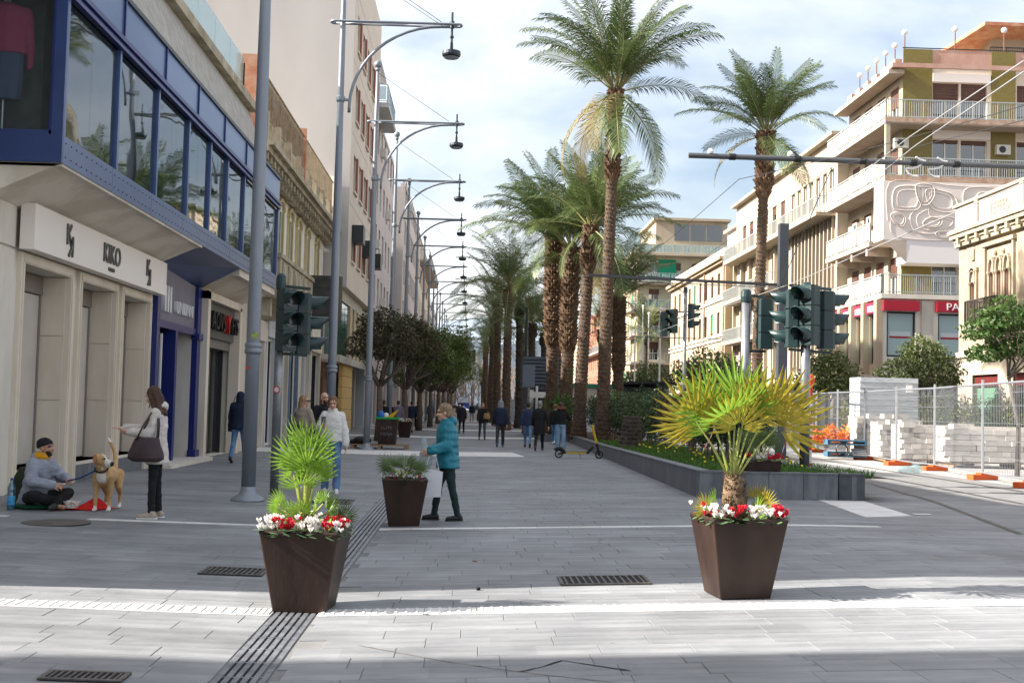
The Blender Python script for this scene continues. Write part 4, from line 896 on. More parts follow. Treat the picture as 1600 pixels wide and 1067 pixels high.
# shops below, red signs
gw = [(.15, 1.75, 4.75, 7.25),(3.0, 6.6, 4.75, 7.2)]
b = MB(); wall_holes(b, G, -.1, W, 0, 7.95, gw+[(.3,1.8,.2,3.6),(3.2,6.6,.2,3.6)], .3, .05); b.build('shop_side_wall', conc_m, B)
gs = [(.5+i*2.25, 2.1+i*2.25, 4.4, 7.2) for i in range(5)]+[(.5+i*2.25, 2.1+i*2.25, .2, 3.4) for i in range(5)]
b = MB(); wall_holes(b, F, -.04, Lg, 0, 7.95, gs, .3, .1); b.build('shop_street_wall', cream_m, B)
b = MB(); b.box(.35, W, .35, Lg, 0, 7.94); b.build('shop_core', conc_m, B)
for i, (a0, a1, z0, z1) in enumerate(gw):
    o = window(B, G, a0, z0, a1-a0, z1-z0, -.1, frame_b, glass_bl, 0, fw_=.1, name='shop_window')
    q = MB(); G.box(q, .2, 1.35, -.0, .012, 1.05, 1.4); st = q.build('sticker', mat('pale_sticker',(.52,.56,.58),rough=.5), o)
    q = MB(); G.box(q, .2, 1.35, .014, .018, 1.05, 1.15); q.build('red_stripe', redsign_m, st)
q = MB(); G.box(q, -.1, 1.9, .06, .3, 7.28, 7.85); G.box(q, 2.85, W, .06, .3, 7.28, 7.85); sgn = q.build('red_sign', redsign_m, B)
lettering(sgn, G, 'PALAZZO', 4.75, 7.37, .56, .31, letter_w, .03, 1.12)
for i, (a0, a1, z0, z1) in enumerate(gs):
    window(B, F, a0, z0, a1-a0, z1-z0, -.1, frame_b, glass_bl if i < 5 else glass_sh, 0, fw_=.08, name='shop_window')
    if i < 5:
        q = MB(); F.box(q, a0-.1, a1+.1, .1, .3, 7.22, 7.8); q.build('red_sign', mat('pink_red_sign',(.42,.03,.08),rough=.4), B)
        q = MB(); F.box(q, a0+.35, a1-.3, .3, .32, 7.3, 7.62); q.build('sign_plate', letter_w, B)
for i in range(6): q = MB(); F.box(q, -.12+i*2.25, .35+i*2.25, .1, .45, 3.5, 7.9); q.build('pilaster', cream_m, B)
q = MB(); q.box(-.8, W, -.6, .0, 3.55, 3.75); q.box(-.8, -.101, 0, Lg, 3.55, 3.75); q.build('canopy', balc_m, B)
q = MB(); q.box(2.05, 2.7, -.14, -.06, 4.2, 7.9); q.build('stone_panel', concw_m, B)
# ---------------------------------------------------------------- R3: long white building with fins and balconies
B = thing('finned_white_building', 'long white building with tall vertical fins and grey balconies beside the apartment block', 'building', (23.4, 77.4, 0))
F = FC('R',0,0); Lg = 30; H = 19.6
hs = [(13.2+i*2.6, 14.4+i*2.6, z, z+2.2) for z in (4.6,8.2,11.8,15.4) for i in range(6)]
fs = [(.6, 10.6, 4.4, 8.6),(.6, 10.6, 9.6, 14.4)]; tops = [(.8+i*1.6, 1.7+i*1.6, 15.6, 17.6) for i in range(7)]
gsx = [(.8+i*3.6, 3.8+i*3.6, .1, 3.4) for i in range(8)]
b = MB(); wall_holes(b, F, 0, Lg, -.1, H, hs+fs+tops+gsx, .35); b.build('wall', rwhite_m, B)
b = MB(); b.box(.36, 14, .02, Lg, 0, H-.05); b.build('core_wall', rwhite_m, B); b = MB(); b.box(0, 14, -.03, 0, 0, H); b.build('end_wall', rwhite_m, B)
for a0, a1, z0, z1 in fs:
    q = MB(); F.box(q, a0, a1, -.33, -.3, z0, z1); q.build('pane', glass_mat('bronze_glass',(.10,.075,.06),.08), B)
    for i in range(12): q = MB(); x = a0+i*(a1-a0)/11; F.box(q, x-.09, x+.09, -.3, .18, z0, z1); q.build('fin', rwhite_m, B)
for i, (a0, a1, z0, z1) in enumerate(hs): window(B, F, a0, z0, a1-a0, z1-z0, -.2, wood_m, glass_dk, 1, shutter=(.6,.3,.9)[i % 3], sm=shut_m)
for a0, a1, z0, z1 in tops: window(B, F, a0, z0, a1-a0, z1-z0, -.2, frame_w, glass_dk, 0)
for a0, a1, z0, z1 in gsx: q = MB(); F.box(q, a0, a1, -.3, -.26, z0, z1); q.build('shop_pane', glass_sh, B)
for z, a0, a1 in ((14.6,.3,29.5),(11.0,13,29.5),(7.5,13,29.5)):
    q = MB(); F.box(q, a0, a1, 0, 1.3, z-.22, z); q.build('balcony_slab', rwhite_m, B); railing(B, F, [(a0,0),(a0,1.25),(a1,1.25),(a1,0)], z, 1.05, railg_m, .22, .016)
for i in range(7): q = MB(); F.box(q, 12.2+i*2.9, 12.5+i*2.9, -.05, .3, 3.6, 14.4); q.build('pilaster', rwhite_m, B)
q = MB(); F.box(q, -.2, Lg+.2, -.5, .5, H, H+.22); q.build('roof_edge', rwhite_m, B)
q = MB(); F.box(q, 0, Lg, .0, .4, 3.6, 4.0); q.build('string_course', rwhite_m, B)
# ---------------------------------------------------------------- R4: cream palazzo
o = block('cream_palazzo', 'long cream palazzo with stone bands and tan side wall behind the traffic lights', 'R', 22.7, 108.5, 30, 15.4, 12, cream_m, frame_w, 3, 3.0, 1.1, 2.0, z0=5.0, fh=3.6, frontm=tan_m, cornice=.6, sm=gsh_m, shutter=(0,.9,0,0), fr=wood_m)
F = FC('R',0,0)
for z in (4.3, 7.9, 8.3, 11.6): q = MB(); F.box(q, -.05, 30, 0, .14, z, z+.16); q.box(0, 12, -.1, -.02, z, z+.14); q.build('string_course', old_m, o)
for a in (.3, 9.5): q = MB(); F.box(q, a, a+.18, .0, .14, 0, 15); q.build('downpipe', edge_m, o)
q = MB(); q.box(0, 12, -.02, .3, 15.5, 16.3); F.box(q, 0, 30, -.3, 0, 15.5, 16.3); q.build('parapet', old_m, o)
for i in range(3): window(o, FF(), 2+i*3, 12.0, 1.0, 1.7, .04, wood_m, glass_dk, 1)
o2 = thing('roof_house', 'pale rooftop house with dishes and chimneys above the cream palazzo', 'building', (25.5, 112, 15.3))
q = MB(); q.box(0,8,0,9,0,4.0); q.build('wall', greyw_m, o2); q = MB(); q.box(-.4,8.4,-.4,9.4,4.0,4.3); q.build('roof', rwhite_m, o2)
window(o2, FF(), 1.2, 1.2, 2.6, 1.6, .04, frame_w, glass_bl, 1); window(o2, FF(), 5, 1.2, 2, 1.6, .04, frame_w, glass_bl, 1)
q = MB(); q.box(5,6.6,1,2.6,4.3,6.6); q.build('water_tank', conc_m, o2); q = MB(); q.tube([(4.2,1,4.3),(4.2,1,7.4)],.16,8); q.lathe([(.3,0),(.3,.3),(.1,.5)],8,(4.2,1,7.3)); q.build('chimney', iron_m, o2)
q = MB(); q.lathe([(.05,0),(.35,.12),(.55,.32)],14,(0,0,0)); me = q.mesh('dish'); me.transform(Matrix.Rotation(R(75),4,'X')); place('satellite_dish', me, greyw_m, o2, (2.6,.5,5.4), True); q = MB(); q.tube([(2.6,.5,4.3),(2.6,.5,5.4)],.04,6); q.build('dish_mast', iron_m, o2)
# ---------------------------------------------------------------- R5: green apartment house facing the camera
B = thing('green_apartment_house', 'pale green apartment house with stacked corner balconies and a white roof flat', 'building', (19.9, 146, 0))
G = FF(); F = FC('R',0,0); H = 21.5; W = 11
hs = [(1.3+i*2.6, 2.6+i*2.6, z, z+2.2) for z in (4.2,7.4,10.6,13.8,17.0) for i in (0,1,2)]
b = MB(); wall_holes(b, G, 0, W, -.1, H, hs, .3); b.build('side_wall', green_m, B)
hf = [(1.2+i*3.2, 2.5+i*3.2, z, z+2.0) for z in (4.2,7.4,10.6,13.8,17.0) for i in range(10)]
b = MB(); wall_holes(b, F, 0, 34, -.1, H, hf, .3); b.build('street_wall', cream_m, B); b = MB(); b.box(.31, W, .31, 34, 0, H-.05); b.build('core_wall', green_m, B)
for i, h in enumerate(hs): window(B, G, h[0], h[2], 1.3, 2.2, -.15, frame_w, glass_dk, 1, shutter=(0,.5,0,.4,.3)[i % 5], sm=shut_m)
for i, h in enumerate(hf): window(B, F, h[0], h[2], 1.3, 2.0, -.15, frame_w, glass_dk, 1, shutter=(.9,.5,0)[i % 3], sm=gsh_m if i % 7 == 3 else shutl_m)
for z in (3.9,7.1,10.3,13.5,16.7,20.2):
    top = z > 20
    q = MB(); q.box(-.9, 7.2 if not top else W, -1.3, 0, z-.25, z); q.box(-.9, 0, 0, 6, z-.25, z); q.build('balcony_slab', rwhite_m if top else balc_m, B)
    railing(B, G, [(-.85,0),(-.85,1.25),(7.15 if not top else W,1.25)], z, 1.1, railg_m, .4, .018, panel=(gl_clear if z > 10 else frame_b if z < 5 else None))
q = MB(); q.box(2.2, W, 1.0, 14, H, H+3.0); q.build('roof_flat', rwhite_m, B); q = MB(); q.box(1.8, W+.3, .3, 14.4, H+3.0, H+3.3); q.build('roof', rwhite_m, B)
for i in range(3): q = MB(); q.box(4.5+i*2, 6.3+i*2, .96, .999, H+.6, H+2.6); q.build('pane', glass_dk, B)
q = MB(); q.box(2.4,4.6,-.02,-.001,17.1,19.6); q.build('green_awning', mat('green_awning',(.0,.22,.12),rough=.7), B)
block('red_house', 'dark red house far down the right side behind the palms', 'R', 20.8, 182, 46, 17, 12, redb_m, frame_w, 4, 3.2, 1.2, 2.0, balc=2, sm=gsh_m, shutter=(.9,.3), group=GRR)
block('pale_house', 'pale house at the far end of the right side', 'R', 21.5, 230, 80, 15, 12, cream_m, frame_w, 4, 4, 1.3, 2.0, group=GRR)
# ================================================================== street lamps
LX = -3.42
def lamp_proto():
    t = thing('street_lamp', 'x', 'street lamp', (0,0,0), 0, 'tall curved street lamps along the left of the promenade')
    b = MB(); b.lathe([(.27,0),(.27,.02),(.24,.05),(.15,.10),(.12,.16),(.114,.22)],20); b.build('base', lamp_m, t, True)
    b = MB(); b.lathe([(.112,.2),(.105,2.9),(.095,7.0),(.078,9.0),(.068,11.0),(.045,12.8)],18); b.build('pole', lamp_m, t, True)
    b = MB(); b.lathe([(.115,0),(.135,.02),(.135,.07),(.118,.09),(.135,.11),(.135,.16),(.115,.18)],18,(0,0,2.28)); b.build('collar', lamp_m, t, True)
    b = MB(); b.lathe([(.09,0),(.11,.04),(.11,.12),(.09,.16)],14,(0,0,9.0)); b.bar((0,0,9.06),(.25,0,9.06),.06); b.build('bracket_collar', lamp_m, t)
    b = MB(); b.lathe([(.06,0),(.09,.05),(.05,.12)],12,(0,0,12.75)); b.ball((0,0,12.98),.13,n=14,m=10); b.build('finial', lamp_m, t, True)
    # loop arm: two parallel tubes joined at both ends
    P = []; x0, x1, r = -.18, 2.85, .11
    for i in range(9): a = math.pi/2+math.pi*i/8; P.append((x0+r*math.cos(a), r*math.sin(a), 11.02))
    for i in range(9): a = -math.pi/2+math.pi*i/8; P.append((x1+r*math.cos(a), r*math.sin(a), 11.02))
    P.append(P[0]); b = MB(); b.tube(P, .033, 6); b.build('arm', lamp_m, t, True)
    P = [(.22,0,8.75)]+[(.22+2.25*(1-math.cos(a)), 0, 8.9+2.08*math.sin(a)) for a in [i*math.pi/2/12 for i in range(13)]]+[(2.85,0,10.99)]
    b = MB(); b.tube(P, .04, 8); b.build('curved_brace', lamp_m, t, True)
    b = MB(); b.tube([(2.72,0,10.5),(2.72,0,11.35)],.028,8); b.tube([(2.72,0,10.95),(2.72,0,11.12)],.06,10); b.tube([(2.72,0,10.7),(2.72,0,10.75)],.05,10); b.build('hanger', lampd_m, t)
    b = MB(); b.lathe([(.19,-.02),(.22,.0),(.235,.04),(.225,.12),(.06,.145),(.04,.2),(.035,.34)],20,(2.72,0,10.24)); h = b.build('lamp_head', lampd_m, t)
    b = MB(); b.lathe([(.17,0),(.19,.015)],20,(2.72,0,10.19)); b.build('lens', glass_mat('lamp_glass',(.30,.32,.34),.2), h)
    b = MB(); b.tube([(0,0,12.7),(2.45,0,11.1)],.008,5); b.build('stay_wire', wire_m, t)
    return t
lp = lamp_proto(); names = []
for i in range(16):
    o = lp if i == 0 else copy_tree(lp)
    Y = 19.3+10.72*i if i else 19.15
    o.location = (LX, Y, gz(LX, Y)); o.rotation_euler.z = R(random.uniform(-1.5,1.5)) if i else 0
    o['label'] = ['nearest grey street lamp pole, its arm above the picture, right of the navy jacket man', 'street lamp with the highest lamp head, behind the white jacket woman', 'street lamp whose base stands by the graffiti bin'][i] if i < 3 else \
        ['fourth','fifth','sixth','seventh','eighth','ninth','tenth','eleventh','twelfth','thirteenth','fourteenth','fifteenth','sixteenth'][i-3]+' street lamp down the left row, counted from the nearest pole'
def sticker(c): 
    b = MB(); b.tube([(.0,-.106,1.62),(.0,-.110,1.62)],.055,12); return b.build('sticker', c, lp)
sticker(mat('yellow_sticker',(.5,.42,.03),(.05,.25,.12),20,.5)).location = (.04,0,.95)
q = sticker(mat('red_sticker',(.5,.03,.05),rough=.5)); q.location = (0,0,.18); q.scale = (.5,1,.5)
q.location.z = 1.25; q.location.x = -.05
# ================================================================== traffic signals
def signal_head(par, x, y, z, rot, name='signal_head', vis=True, s=1.0):
    """three-lamp head facing -Y before rotation"""
    e = bpy.data.objects.new('tmp', None)
    M = Matrix.Translation((x,y,z)) @ Matrix.Rotation(rot,4,'Z') @ Matrix.Scale(s,4)
    hb = MB(); vzs = []; lns = []
    for k in range(3):
        z0 = k*.345; vz = MB(); ln = MB(); vzs.append(vz); lns.append(ln)
        pr = [(-.16,-.06),(-.13,-.11),(.13,-.11),(.16,-.06),(.16,.10),(.12,.15),(-.12,.15),(-.16,.10)]
        hb.prism(pr, z0, z0+.325); hb.prism([(a*.8,c*.8) for a, c in pr], z0+.325, z0+.345)
        c = z0+.165; n = 14; vs = []; fs = []
        for j, (yy, sl) in enumerate(((-.11,0),(-.40,1))):
            for i in range(n+1):
                a = math.pi*(-.18+1.36*i/n); w = 0
                up_ = max(0, math.sin(a)); yj = -.11 if j == 0 else -.15-.25*(.55+.45*up_**.6)
                vs.append((.135*math.cos(a), yj, c+.135*math.sin(a)))
        for i in range(n): fs.append((i, i+1, n+1+i+1, n+1+i))
        m_ = len(vs); vs += [(v[0]*.93, v[1]+.001, c+(v[2]-c)*.93) for v in vs]
        for i in range(n): fs.append((m_+i, m_+n+1+i, m_+n+1+i+1, m_+i+1)); fs.append((n+1+i, n+2+i, m_+n+2+i, m_+n+1+i))
        vz.add(vs, fs); ln.tube([(0,-.112,c),(0,-.122,c)], .115, 16)
    def bl(mb, nm, mt, p, sm=False):
        me = mb.mesh(nm); me.transform(M); return place(nm, me, mt, p, None, sm)
    h = bl(hb, name, tl_m, par)
    for ln, vz in zip(lns, vzs): bl(ln, 'lens', lens_m, h); bl(vz, 'visor', tl_m, h, True)
    return h
def pole(par, r, h, m=steel_gal, capm=tl_m, z0=0):
    b = MB(); b.lathe([(r,z0),(r*.95,h)],16); o = b.build('pole', m, par, True)
    b = MB(); b.lathe([(r*1.15,0),(r*1.2,.1),(r*1.05,.22),(r*.6,.26)],14,(0,0,h)); b.build('pole_cap', capm, par)
    return o
p = gr(430,772); p.x -= .02
t = thing('traffic_light', 'traffic light with two dark heads on a grey pole behind the front left planter', 'traffic light', p)
pole(t, .075, 3.45)
signal_head(t, .14, -.12, 2.40, R(38)); signal_head(t, .40, .12, 2.36, R(95))
b = MB(); b.bar((0,0,3.5),(.5,0,3.46),.05); b.build('bracket', tl_m, t); b = MB(); b.bar((0,0,2.36),(.48,0,2.34),.05); b.build('bracket', tl_m, t)
b = MB(); b.tube([(0.0,-.077,1.75),(0.0,-.083,1.75)],.06,18); d = b.build('no_stopping_sticker', mat('white_disc',(.6,.6,.58),rough=.5), t)
b = MB(); b.tube([(.052*math.cos(i*.3142), -.085, 1.75+.052*math.sin(i*.3142)) for i in range(21)], .009, 6, cap=False); b.build('red_ring', mat('red_plate',(.5,.01,.01)), d)
p = gr(1257,775); p = Vector((at(1257,700,23.2).x, 23.2, gz(5,23)+.3))
t = thing('traffic_light', 'big traffic light with three dark heads on a pole in the planted bed', 'traffic light', p)
pole(t, .095, 3.42)
signal_head(t, -.26, .1, 2.42, R(-100), s=1.08); signal_head(t, .02, -.10, 2.46, R(-52), s=1.12); signal_head(t, .42, .05, 2.40, R(93), s=1.08)
b = MB(); b.bar((-.32,.05,3.62),(.5,.05,3.56),.05); b.build('bracket', tl_m, t); b = MB(); b.bar((-.32,.05,2.38),(.5,.05,2.33),.05); b.build('bracket', tl_m, t)
p = Vector((at(1164,600,25).x, 25, .35))
t = thing('traffic_light', 'traffic light with a single head seen from behind, left of the big one', 'traffic light', p)
pole(t, .10, 3.52); signal_head(t, .40, 0, 2.55, R(180), s=1.0)
b = MB(); b.bar((0,0,3.66),(.42,0,3.62),.05); b.build('bracket', tl_m, t); b = MB(); b.bar((0,0,2.5),(.42,0,2.5),.05); b.build('bracket', tl_m, t)
for u, v, Y, lab in ((1045,510,52,'slim signal pole with small dark heads behind the palms'),(739,560,150,'far small traffic light hanging over the street end')):
    c = at(u, v, Y); t = thing('traffic_light', lab, 'traffic light', (c.x+ (.7 if Y < 60 else 0), Y, gz(c.x,Y)))
    pole(t, .08, c.z+1.4); 
    if Y < 60:
        signal_head(t, -.5, 0, c.z-.35, R(-60)); signal_head(t, .3, .1, c.z-.1, R(70)); signal_head(t, -.9, .1, c.z-.5, R(180))
        b = MB(); b.bar((-1.0,0,c.z+.5),(.3,0,c.z+.6),.05); b.build('bracket', tl_m, t)
    else: signal_head(t, .1, 0, c.z-.4, R(0), s=1.4); b = MB(); b.bar((0,0,c.z+.9),(-3,0,c.z+.9),.12); b.build('arm', tl_m, t)
# ================================================================== dark mast and overhead line
c = at(1223,450,40); t = thing('line_mast', 'thick dark square mast of the tram line behind the signals', 'mast', (c.x, 40, .1))
b = MB(); b.box(-.15,.15,-.15,.15,0,at(1223,355,40).z); b.build('mast', mat('dark_mast_paint',(.035,.042,.055),(.05,.058,.07),2,.5), t)
b = MB(); b.box(-.21,.21,-.21,.21,0,.06); b.build('base_plate', iron_m, t); b = MB(); z = at(1223,450,40).z; b.bar((-.2,0,z),(-6.5,0,z+.15),.09); b.build('cross_arm', wire_m, t)
A = at(1076,243,24); Bp = at(1640,262,24)
t = thing('line_mast', 'long dark cantilever boom carrying the tram wires across the upper right', 'mast', (Bp.x+.9, 24, .1))
off = Vector(t.location)
b = MB(); b.tube([(0,0,0),(0,0,Bp.z+.6)], .15, 14); b.build('mast', steel_gal, t)
b = MB(); b.tube([Vector((0,0,Bp.z-.1)), A-off], .055, 10); b.build('boom', mat('boom_paint',(.10,.105,.11),rough=.5,metal=.4), t)
for f in (.12,.3,.48,.62,.74):
    P = A+(Bp-A)*f-off; b = MB(); b.tube([P-Vector((.06,0,.001)), P+Vector((.06,0,.001))], .068, 10); b.build('clamp', black_m, t)
for f in (.06,.28): P = A+(Bp-A)*f-off; b = MB(); b.lathe([(.05,0),(.07,.04),(.03,.1)],8,P+Vector((0,0,.05))); b.build('insulator', frame_w, t)
for f in (.66,.72):
    P = A+(Bp-A)*f-off; b = MB(); b.tube([P+Vector((-.25+.5*math.sin(k*.5)*.4, -.02, .12-.5*k*.06-.03*math.sin(k*1.2))) for k in range(14)], .022, 6); b.build('loop_cable', frame_w, t)
def wire(pts, r, label, m=wire_m, sag=.0):
    P = []
    for (a, b_) in zip(pts, pts[1:]):
        a, b_ = Vector(a), Vector(b_)
        for i in range(9): t_ = i/8; P.append(a+(b_-a)*t_-Vector((0,0,sag*4*t_*(1-t_))))
    b = MB(); b.tube(P, r, 5); tag(b.build('overhead_wire', m), label, 'wire', 'overhead tram wires')
wire([at(1310,300,24), at(1420,215,18), at(1600,95,12)], .008, 'upper of the two bright wires rising to the upper right corner', wirel_m)
wire([at(1340,300,24.0), at(1430,228,18), at(1600,112,12)], .008, 'lower of the two bright wires rising to the upper right corner', wirel_m)
wire([at(985,535,60), at(1130,480,40), at(1240,442,30), at(1600,285,15)], .010, 'long bright wire sweeping below the carved relief', wirel_m)
wire([at(900,436,60), at(1225,450,40)], .018, 'dark span wire from the near palm to the square mast')
wire([at(770,430,90), at(900,437,60)], .02, 'far dark span wire behind the near palms')
wire([at(905,524,75), at(1130,530,48)], .02, 'lower dark span wire across the background palms')
wire([at(1000,410,50), at(1155,280,24), at(1600,165,16)], .007, 'thin dark wire from the boom to the balcony', sag=.05)
wire([at(1060,430,50), at(1300,262,24), at(1600,188,18)], .007, 'thin dark wire below the other thin wire')
wire([at(1300,262,24), at(1205,480,30)], .009, 'dark stay dropping from the boom to the signals')
wire([at(630,0,26), at(697,45,29.9)], .006, 'short stay at the top of the nearest lamp arm')
# ================================================================== planted bed with low slate wall
P0 = gr(1090,777); P1 = gr(1349,775); Pm = [gr(1034,760), gr(960,718), gr(905,690), gr(884,680)]
A0 = Vector((gr(1092,778).x, gr(1092,778).y, 0)); A1 = Vector((at(1350,775,A0.y).x, A0.y-.05, 0)); A2 = Vector((4.35, 53, 0)); A3 = Vector((3.2, 53, 0))
tops = .43
bed = thing('planted_bed', 'long raised planting bed with a low slate wall along the promenade', 'planter bed', (0,0,0))
def zt(y): t_ = min(1,(y-A0.y)/(53-A0.y)); return gz(3.9,y)+.43*(1-t_)+.27*t_
def wallseg(a, b_, n, mats, thick=.22):
    for i in range(n):
        p, q_ = a+(b_-a)*(i/n), a+(b_-a)*((i+1)/n); d = (q_-p).normalized(); g_ = d*.004; nrm = Vector((-d.y, d.x, 0))*thick
        if nrm.dot(Vector((5.4,40,0))-p) < 0: nrm = -nrm
        m = MB(); pts = [p+g_, q_-g_, q_-g_+nrm, p+g_+nrm]
        m.add([(v.x, v.y, gz(v.x, v.y)-.05) for v in pts]+[(v.x, v.y, zt(v.y)) for v in pts], [(0,1,5,4),(1,2,6,5),(2,3,7,6),(3,0,4,7),(4,5,6,7)])
        mm = mats[i % len(mats)]; m.build('wall_slab', mm, bed)
        m = MB(); o_ = nrm*(-.06); pts = [p+o_+g_, q_+o_-g_, q_+nrm*1.05-g_, p+nrm*1.05+g_]
        m.add([(v.x, v.y, zt(v.y)+.002) for v in pts]+[(v.x, v.y, zt(v.y)+.03) for v in pts], [(0,1,5,4),(1,2,6,5),(2,3,7,6),(3,0,4,7),(4,5,6,7)]); m.build('coping_slab', mm, bed)
wallseg(A0, A2, 24, [bedwall_m]); wallseg(A2+Vector((-.005,.004,0)), A3, 2, [bedwall_m]); wallseg(A3, Vector((3.0,64,0)), 6, [bedwall_m]); n4 = A1-A0
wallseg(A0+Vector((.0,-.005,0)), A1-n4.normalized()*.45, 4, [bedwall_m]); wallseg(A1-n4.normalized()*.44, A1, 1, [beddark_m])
wallseg(A1, Vector((6.5,34,0)), 6, [bedwall_m])
def xl(y): f = min(1,(y-A0.y)/(53-A0.y)); return A0.x+(4.35-A0.x)*f+.2 if y < 53.2 else 3.3
sb = MB(); ny = 22
for j in range(ny):
    y0, y1 = A0.y+.15+(64-A0.y)*j/ny, A0.y+.15+(64-A0.y)*(j+1)/ny
    sb.add([(xl(y0),y0,zt(y0)-.05),(7.2,y0,zt(y0)-.05),(7.2,y1,zt(y1)-.05),(xl(y1),y1,zt(y1)-.05)],[(0,1,2,3)])
sb.build('soil', soil_m, bed)
grass_m = mat('grass_blade', (.05,.125,.018), (.11,.22,.04), 6, .6, trans=.3)
gb = MB()
for i in range(12000):
    y = A0.y+.3+(44-A0.y)*random.random()**1.5; x = xl(y)+.1+random.random()**1.3*(6.8-xl(y)); h = random.uniform(.06,.19); a = random.uniform(0,6.28); z = zt(y)-.06
    dx, dy = math.cos(a)*.012, math.sin(a)*.012; lx, ly = random.uniform(-.1,.1), random.uniform(-.1,.1)
    gb.add([(x-dx,y-dy,z),(x+dx,y+dy,z),(x+lx*.5+dx*.7,y+ly*.5+dy*.7,z+h*.6),(x+lx,y+ly,z+h)],[(0,1,2),(0,2,3)])
tag(gb.build('grass', grass_m), 'bright green grass growing in the raised bed', 'grass', kind='stuff')
fb = MB()
for i in range(60):
    y = A0.y+.3+14*random.random()**1.4; x = xl(y)+random.uniform(.2,2.0); z = zt(y)+random.uniform(.08,.2); fb.ball((x,y,z),.022,n=6,m=4)
tag(fb.build('wildflowers', mat('yellow_flower',(.7,.6,.02),rough=.6)), 'tiny yellow wildflowers in the bed grass', 'flowers', kind='stuff')
# ================================================================== palms and trees
leafd = mat('palm_leaflet', (.055,.095,.028), (.13,.175,.055), 3, .42, trans=.25, spec=.5, vary=.25)
leafdry = mat('dry_palm_leaflet', (.20,.16,.06), (.26,.22,.10), 4, .7, trans=.2)
rach_m = mat('palm_rib', (.15,.15,.05), (.22,.20,.08), 4, .5)
trunk_m = mat('palm_trunk', (.042,.034,.028), (.095,.078,.064), 7, .9, bump=.5)
boot_m = mat('palm_leaf_base', (.065,.038,.022), (.16,.098,.055), 5, .9, bump=.4, vary=.0)
rng = random.Random(11)
def frond(b, L_, a0, droop, nl, lw=.62, base=(0,0,0), yaw=0, twist=0, wid=.017):
    """one feather leaf: rib plus leaflets; m=0 leaflets, m=1 rib"""
    pts = []; x = z = 0; n = 14; cy, sy = math.cos(yaw), math.sin(yaw)
    for i in range(n+1):
        t = i/n; pts.append((x, z, a0-droop*t**1.35)); a = pts[-1][2]; x += L_/n*math.cos(a); z += L_/n*math.sin(a)
    def W(p): return (base[0]+p[0]*cy-p[1]*sy, base[1]+p[0]*sy+p[1]*cy, base[2]+p[2])
    b.m = 1; b.tube([W((p[0],0,p[1])) for p in pts], [max(.0015,.0075*(1-i/n*.85))*max(1,L_) for i in range(n+1)], 4, cap=False); b.m = 0
    for k in range(nl):
        t = .14+.86*(k+.5)/nl; f = t*n; i = min(int(f), n-1); u = f-i
        px = pts[i][0]+(pts[i+1][0]-pts[i][0])*u; pz = pts[i][1]+(pts[i+1][1]-pts[i][1])*u; a = pts[i][2]
        ll = lw*(math.sin(math.pi*(t*.80+.14))**.7)*rng.uniform(.85,1.1)
        fwd = .5+.9*t
        for s in (-1,1):
            d = Vector((math.cos(a)*fwd, s*1.0, math.sin(a)*fwd+rng.uniform(.15,.5)-.25*t)).normalized(); w = Vector((math.cos(a), 0, math.sin(a)))*wid
            p0 = Vector((px,0,pz)); p1 = p0+d*ll*.55; p2 = p0+d*ll-Vector((0,0,ll*rng.uniform(.15,.45)))
            b.add([W(p0-w*.6), W(p0+w*.6), W(p1+w), W(p1-w), W(p2)], [(0,1,2,3),(3,2,4)])
FRONDS = {}
def frond_mesh(kind, v):
    k = (kind, v)
    if k not in FRONDS:
        b = MB(); a0, dr, L_ = {'up':(1.30,.60,1.0),'mid':(.98,1.0,1.0),'low':(.5,1.25,1.0),'hang':(-.4,1.15,.85)}[kind]
        frond(b, L_, a0+rng.uniform(-.08,.08), dr+rng.uniform(-.25,.25), 64, .215, wid=.0050)
        me = b.mesh('frond'); me.materials.append(leafdry if kind == 'hang' and v == 2 else leafd); me.materials.append(rach_m); FRONDS[k] = me
    return FRONDS[k]
def trunk_geo(h, r0_, r1, lean, boots_from, bulge=1.25, rings=.16):
    """tapered trunk with leaf-base scars; returns trunk and leaf bases"""
    b = MB(); pts = []; rs = []; n = 18
    def cx(t): return (lean[0]*t**1.3, lean[1]*t**1.3, h*t)
    for i in range(n+1):
        t = i/n; r = r0_*(1+.35*max(0,1-t*9))*(1-t)+r1*t
        if t > boots_from: r = r1*bulge
        pts.append(cx(t)); rs.append(r)
    b.tube(pts, rs, 14)
    def rad(t):
        i = min(int(t*n), n-1); return rs[i]+(rs[i+1]-rs[i])*(t*n-i)
    sc_ = MB(); k = 0; z = .1
    while z < h-.02:
        t = z/h; r = rad(t); c = cx(t); bt = t > boots_from; m = 11 if bt else 13; o = .09 if bt else .022; hh = .22 if bt else rings*.75
        for j in range(m):
            a = 2*math.pi*(j+(k % 2)*.5)/m+rng.uniform(-.05,.05); w = math.pi*r/m*1.05; ca, sa = math.cos(a), math.sin(a); oo = o*rng.uniform(.3,1.8)
            def q(rr, s_, zz): return (c[0]+ca*rr-sa*s_, c[1]+sa*rr+ca*s_, zz)
            sc_.add([q(r-.01,-w,z-hh*.5),q(r-.01,w,z-hh*.5),q(r+oo,w*.55,z+hh*.42),q(r+oo,-w*.55,z+hh*.42),q(r-.02,w*.8,z+hh*.55),q(r-.02,-w*.8,z+hh*.55)],[(0,1,2,3),(3,2,4,5),(1,4,2),(0,3,5)])
        z += .15 if bt else rings; k += 1
    return b, sc_, cx(1)
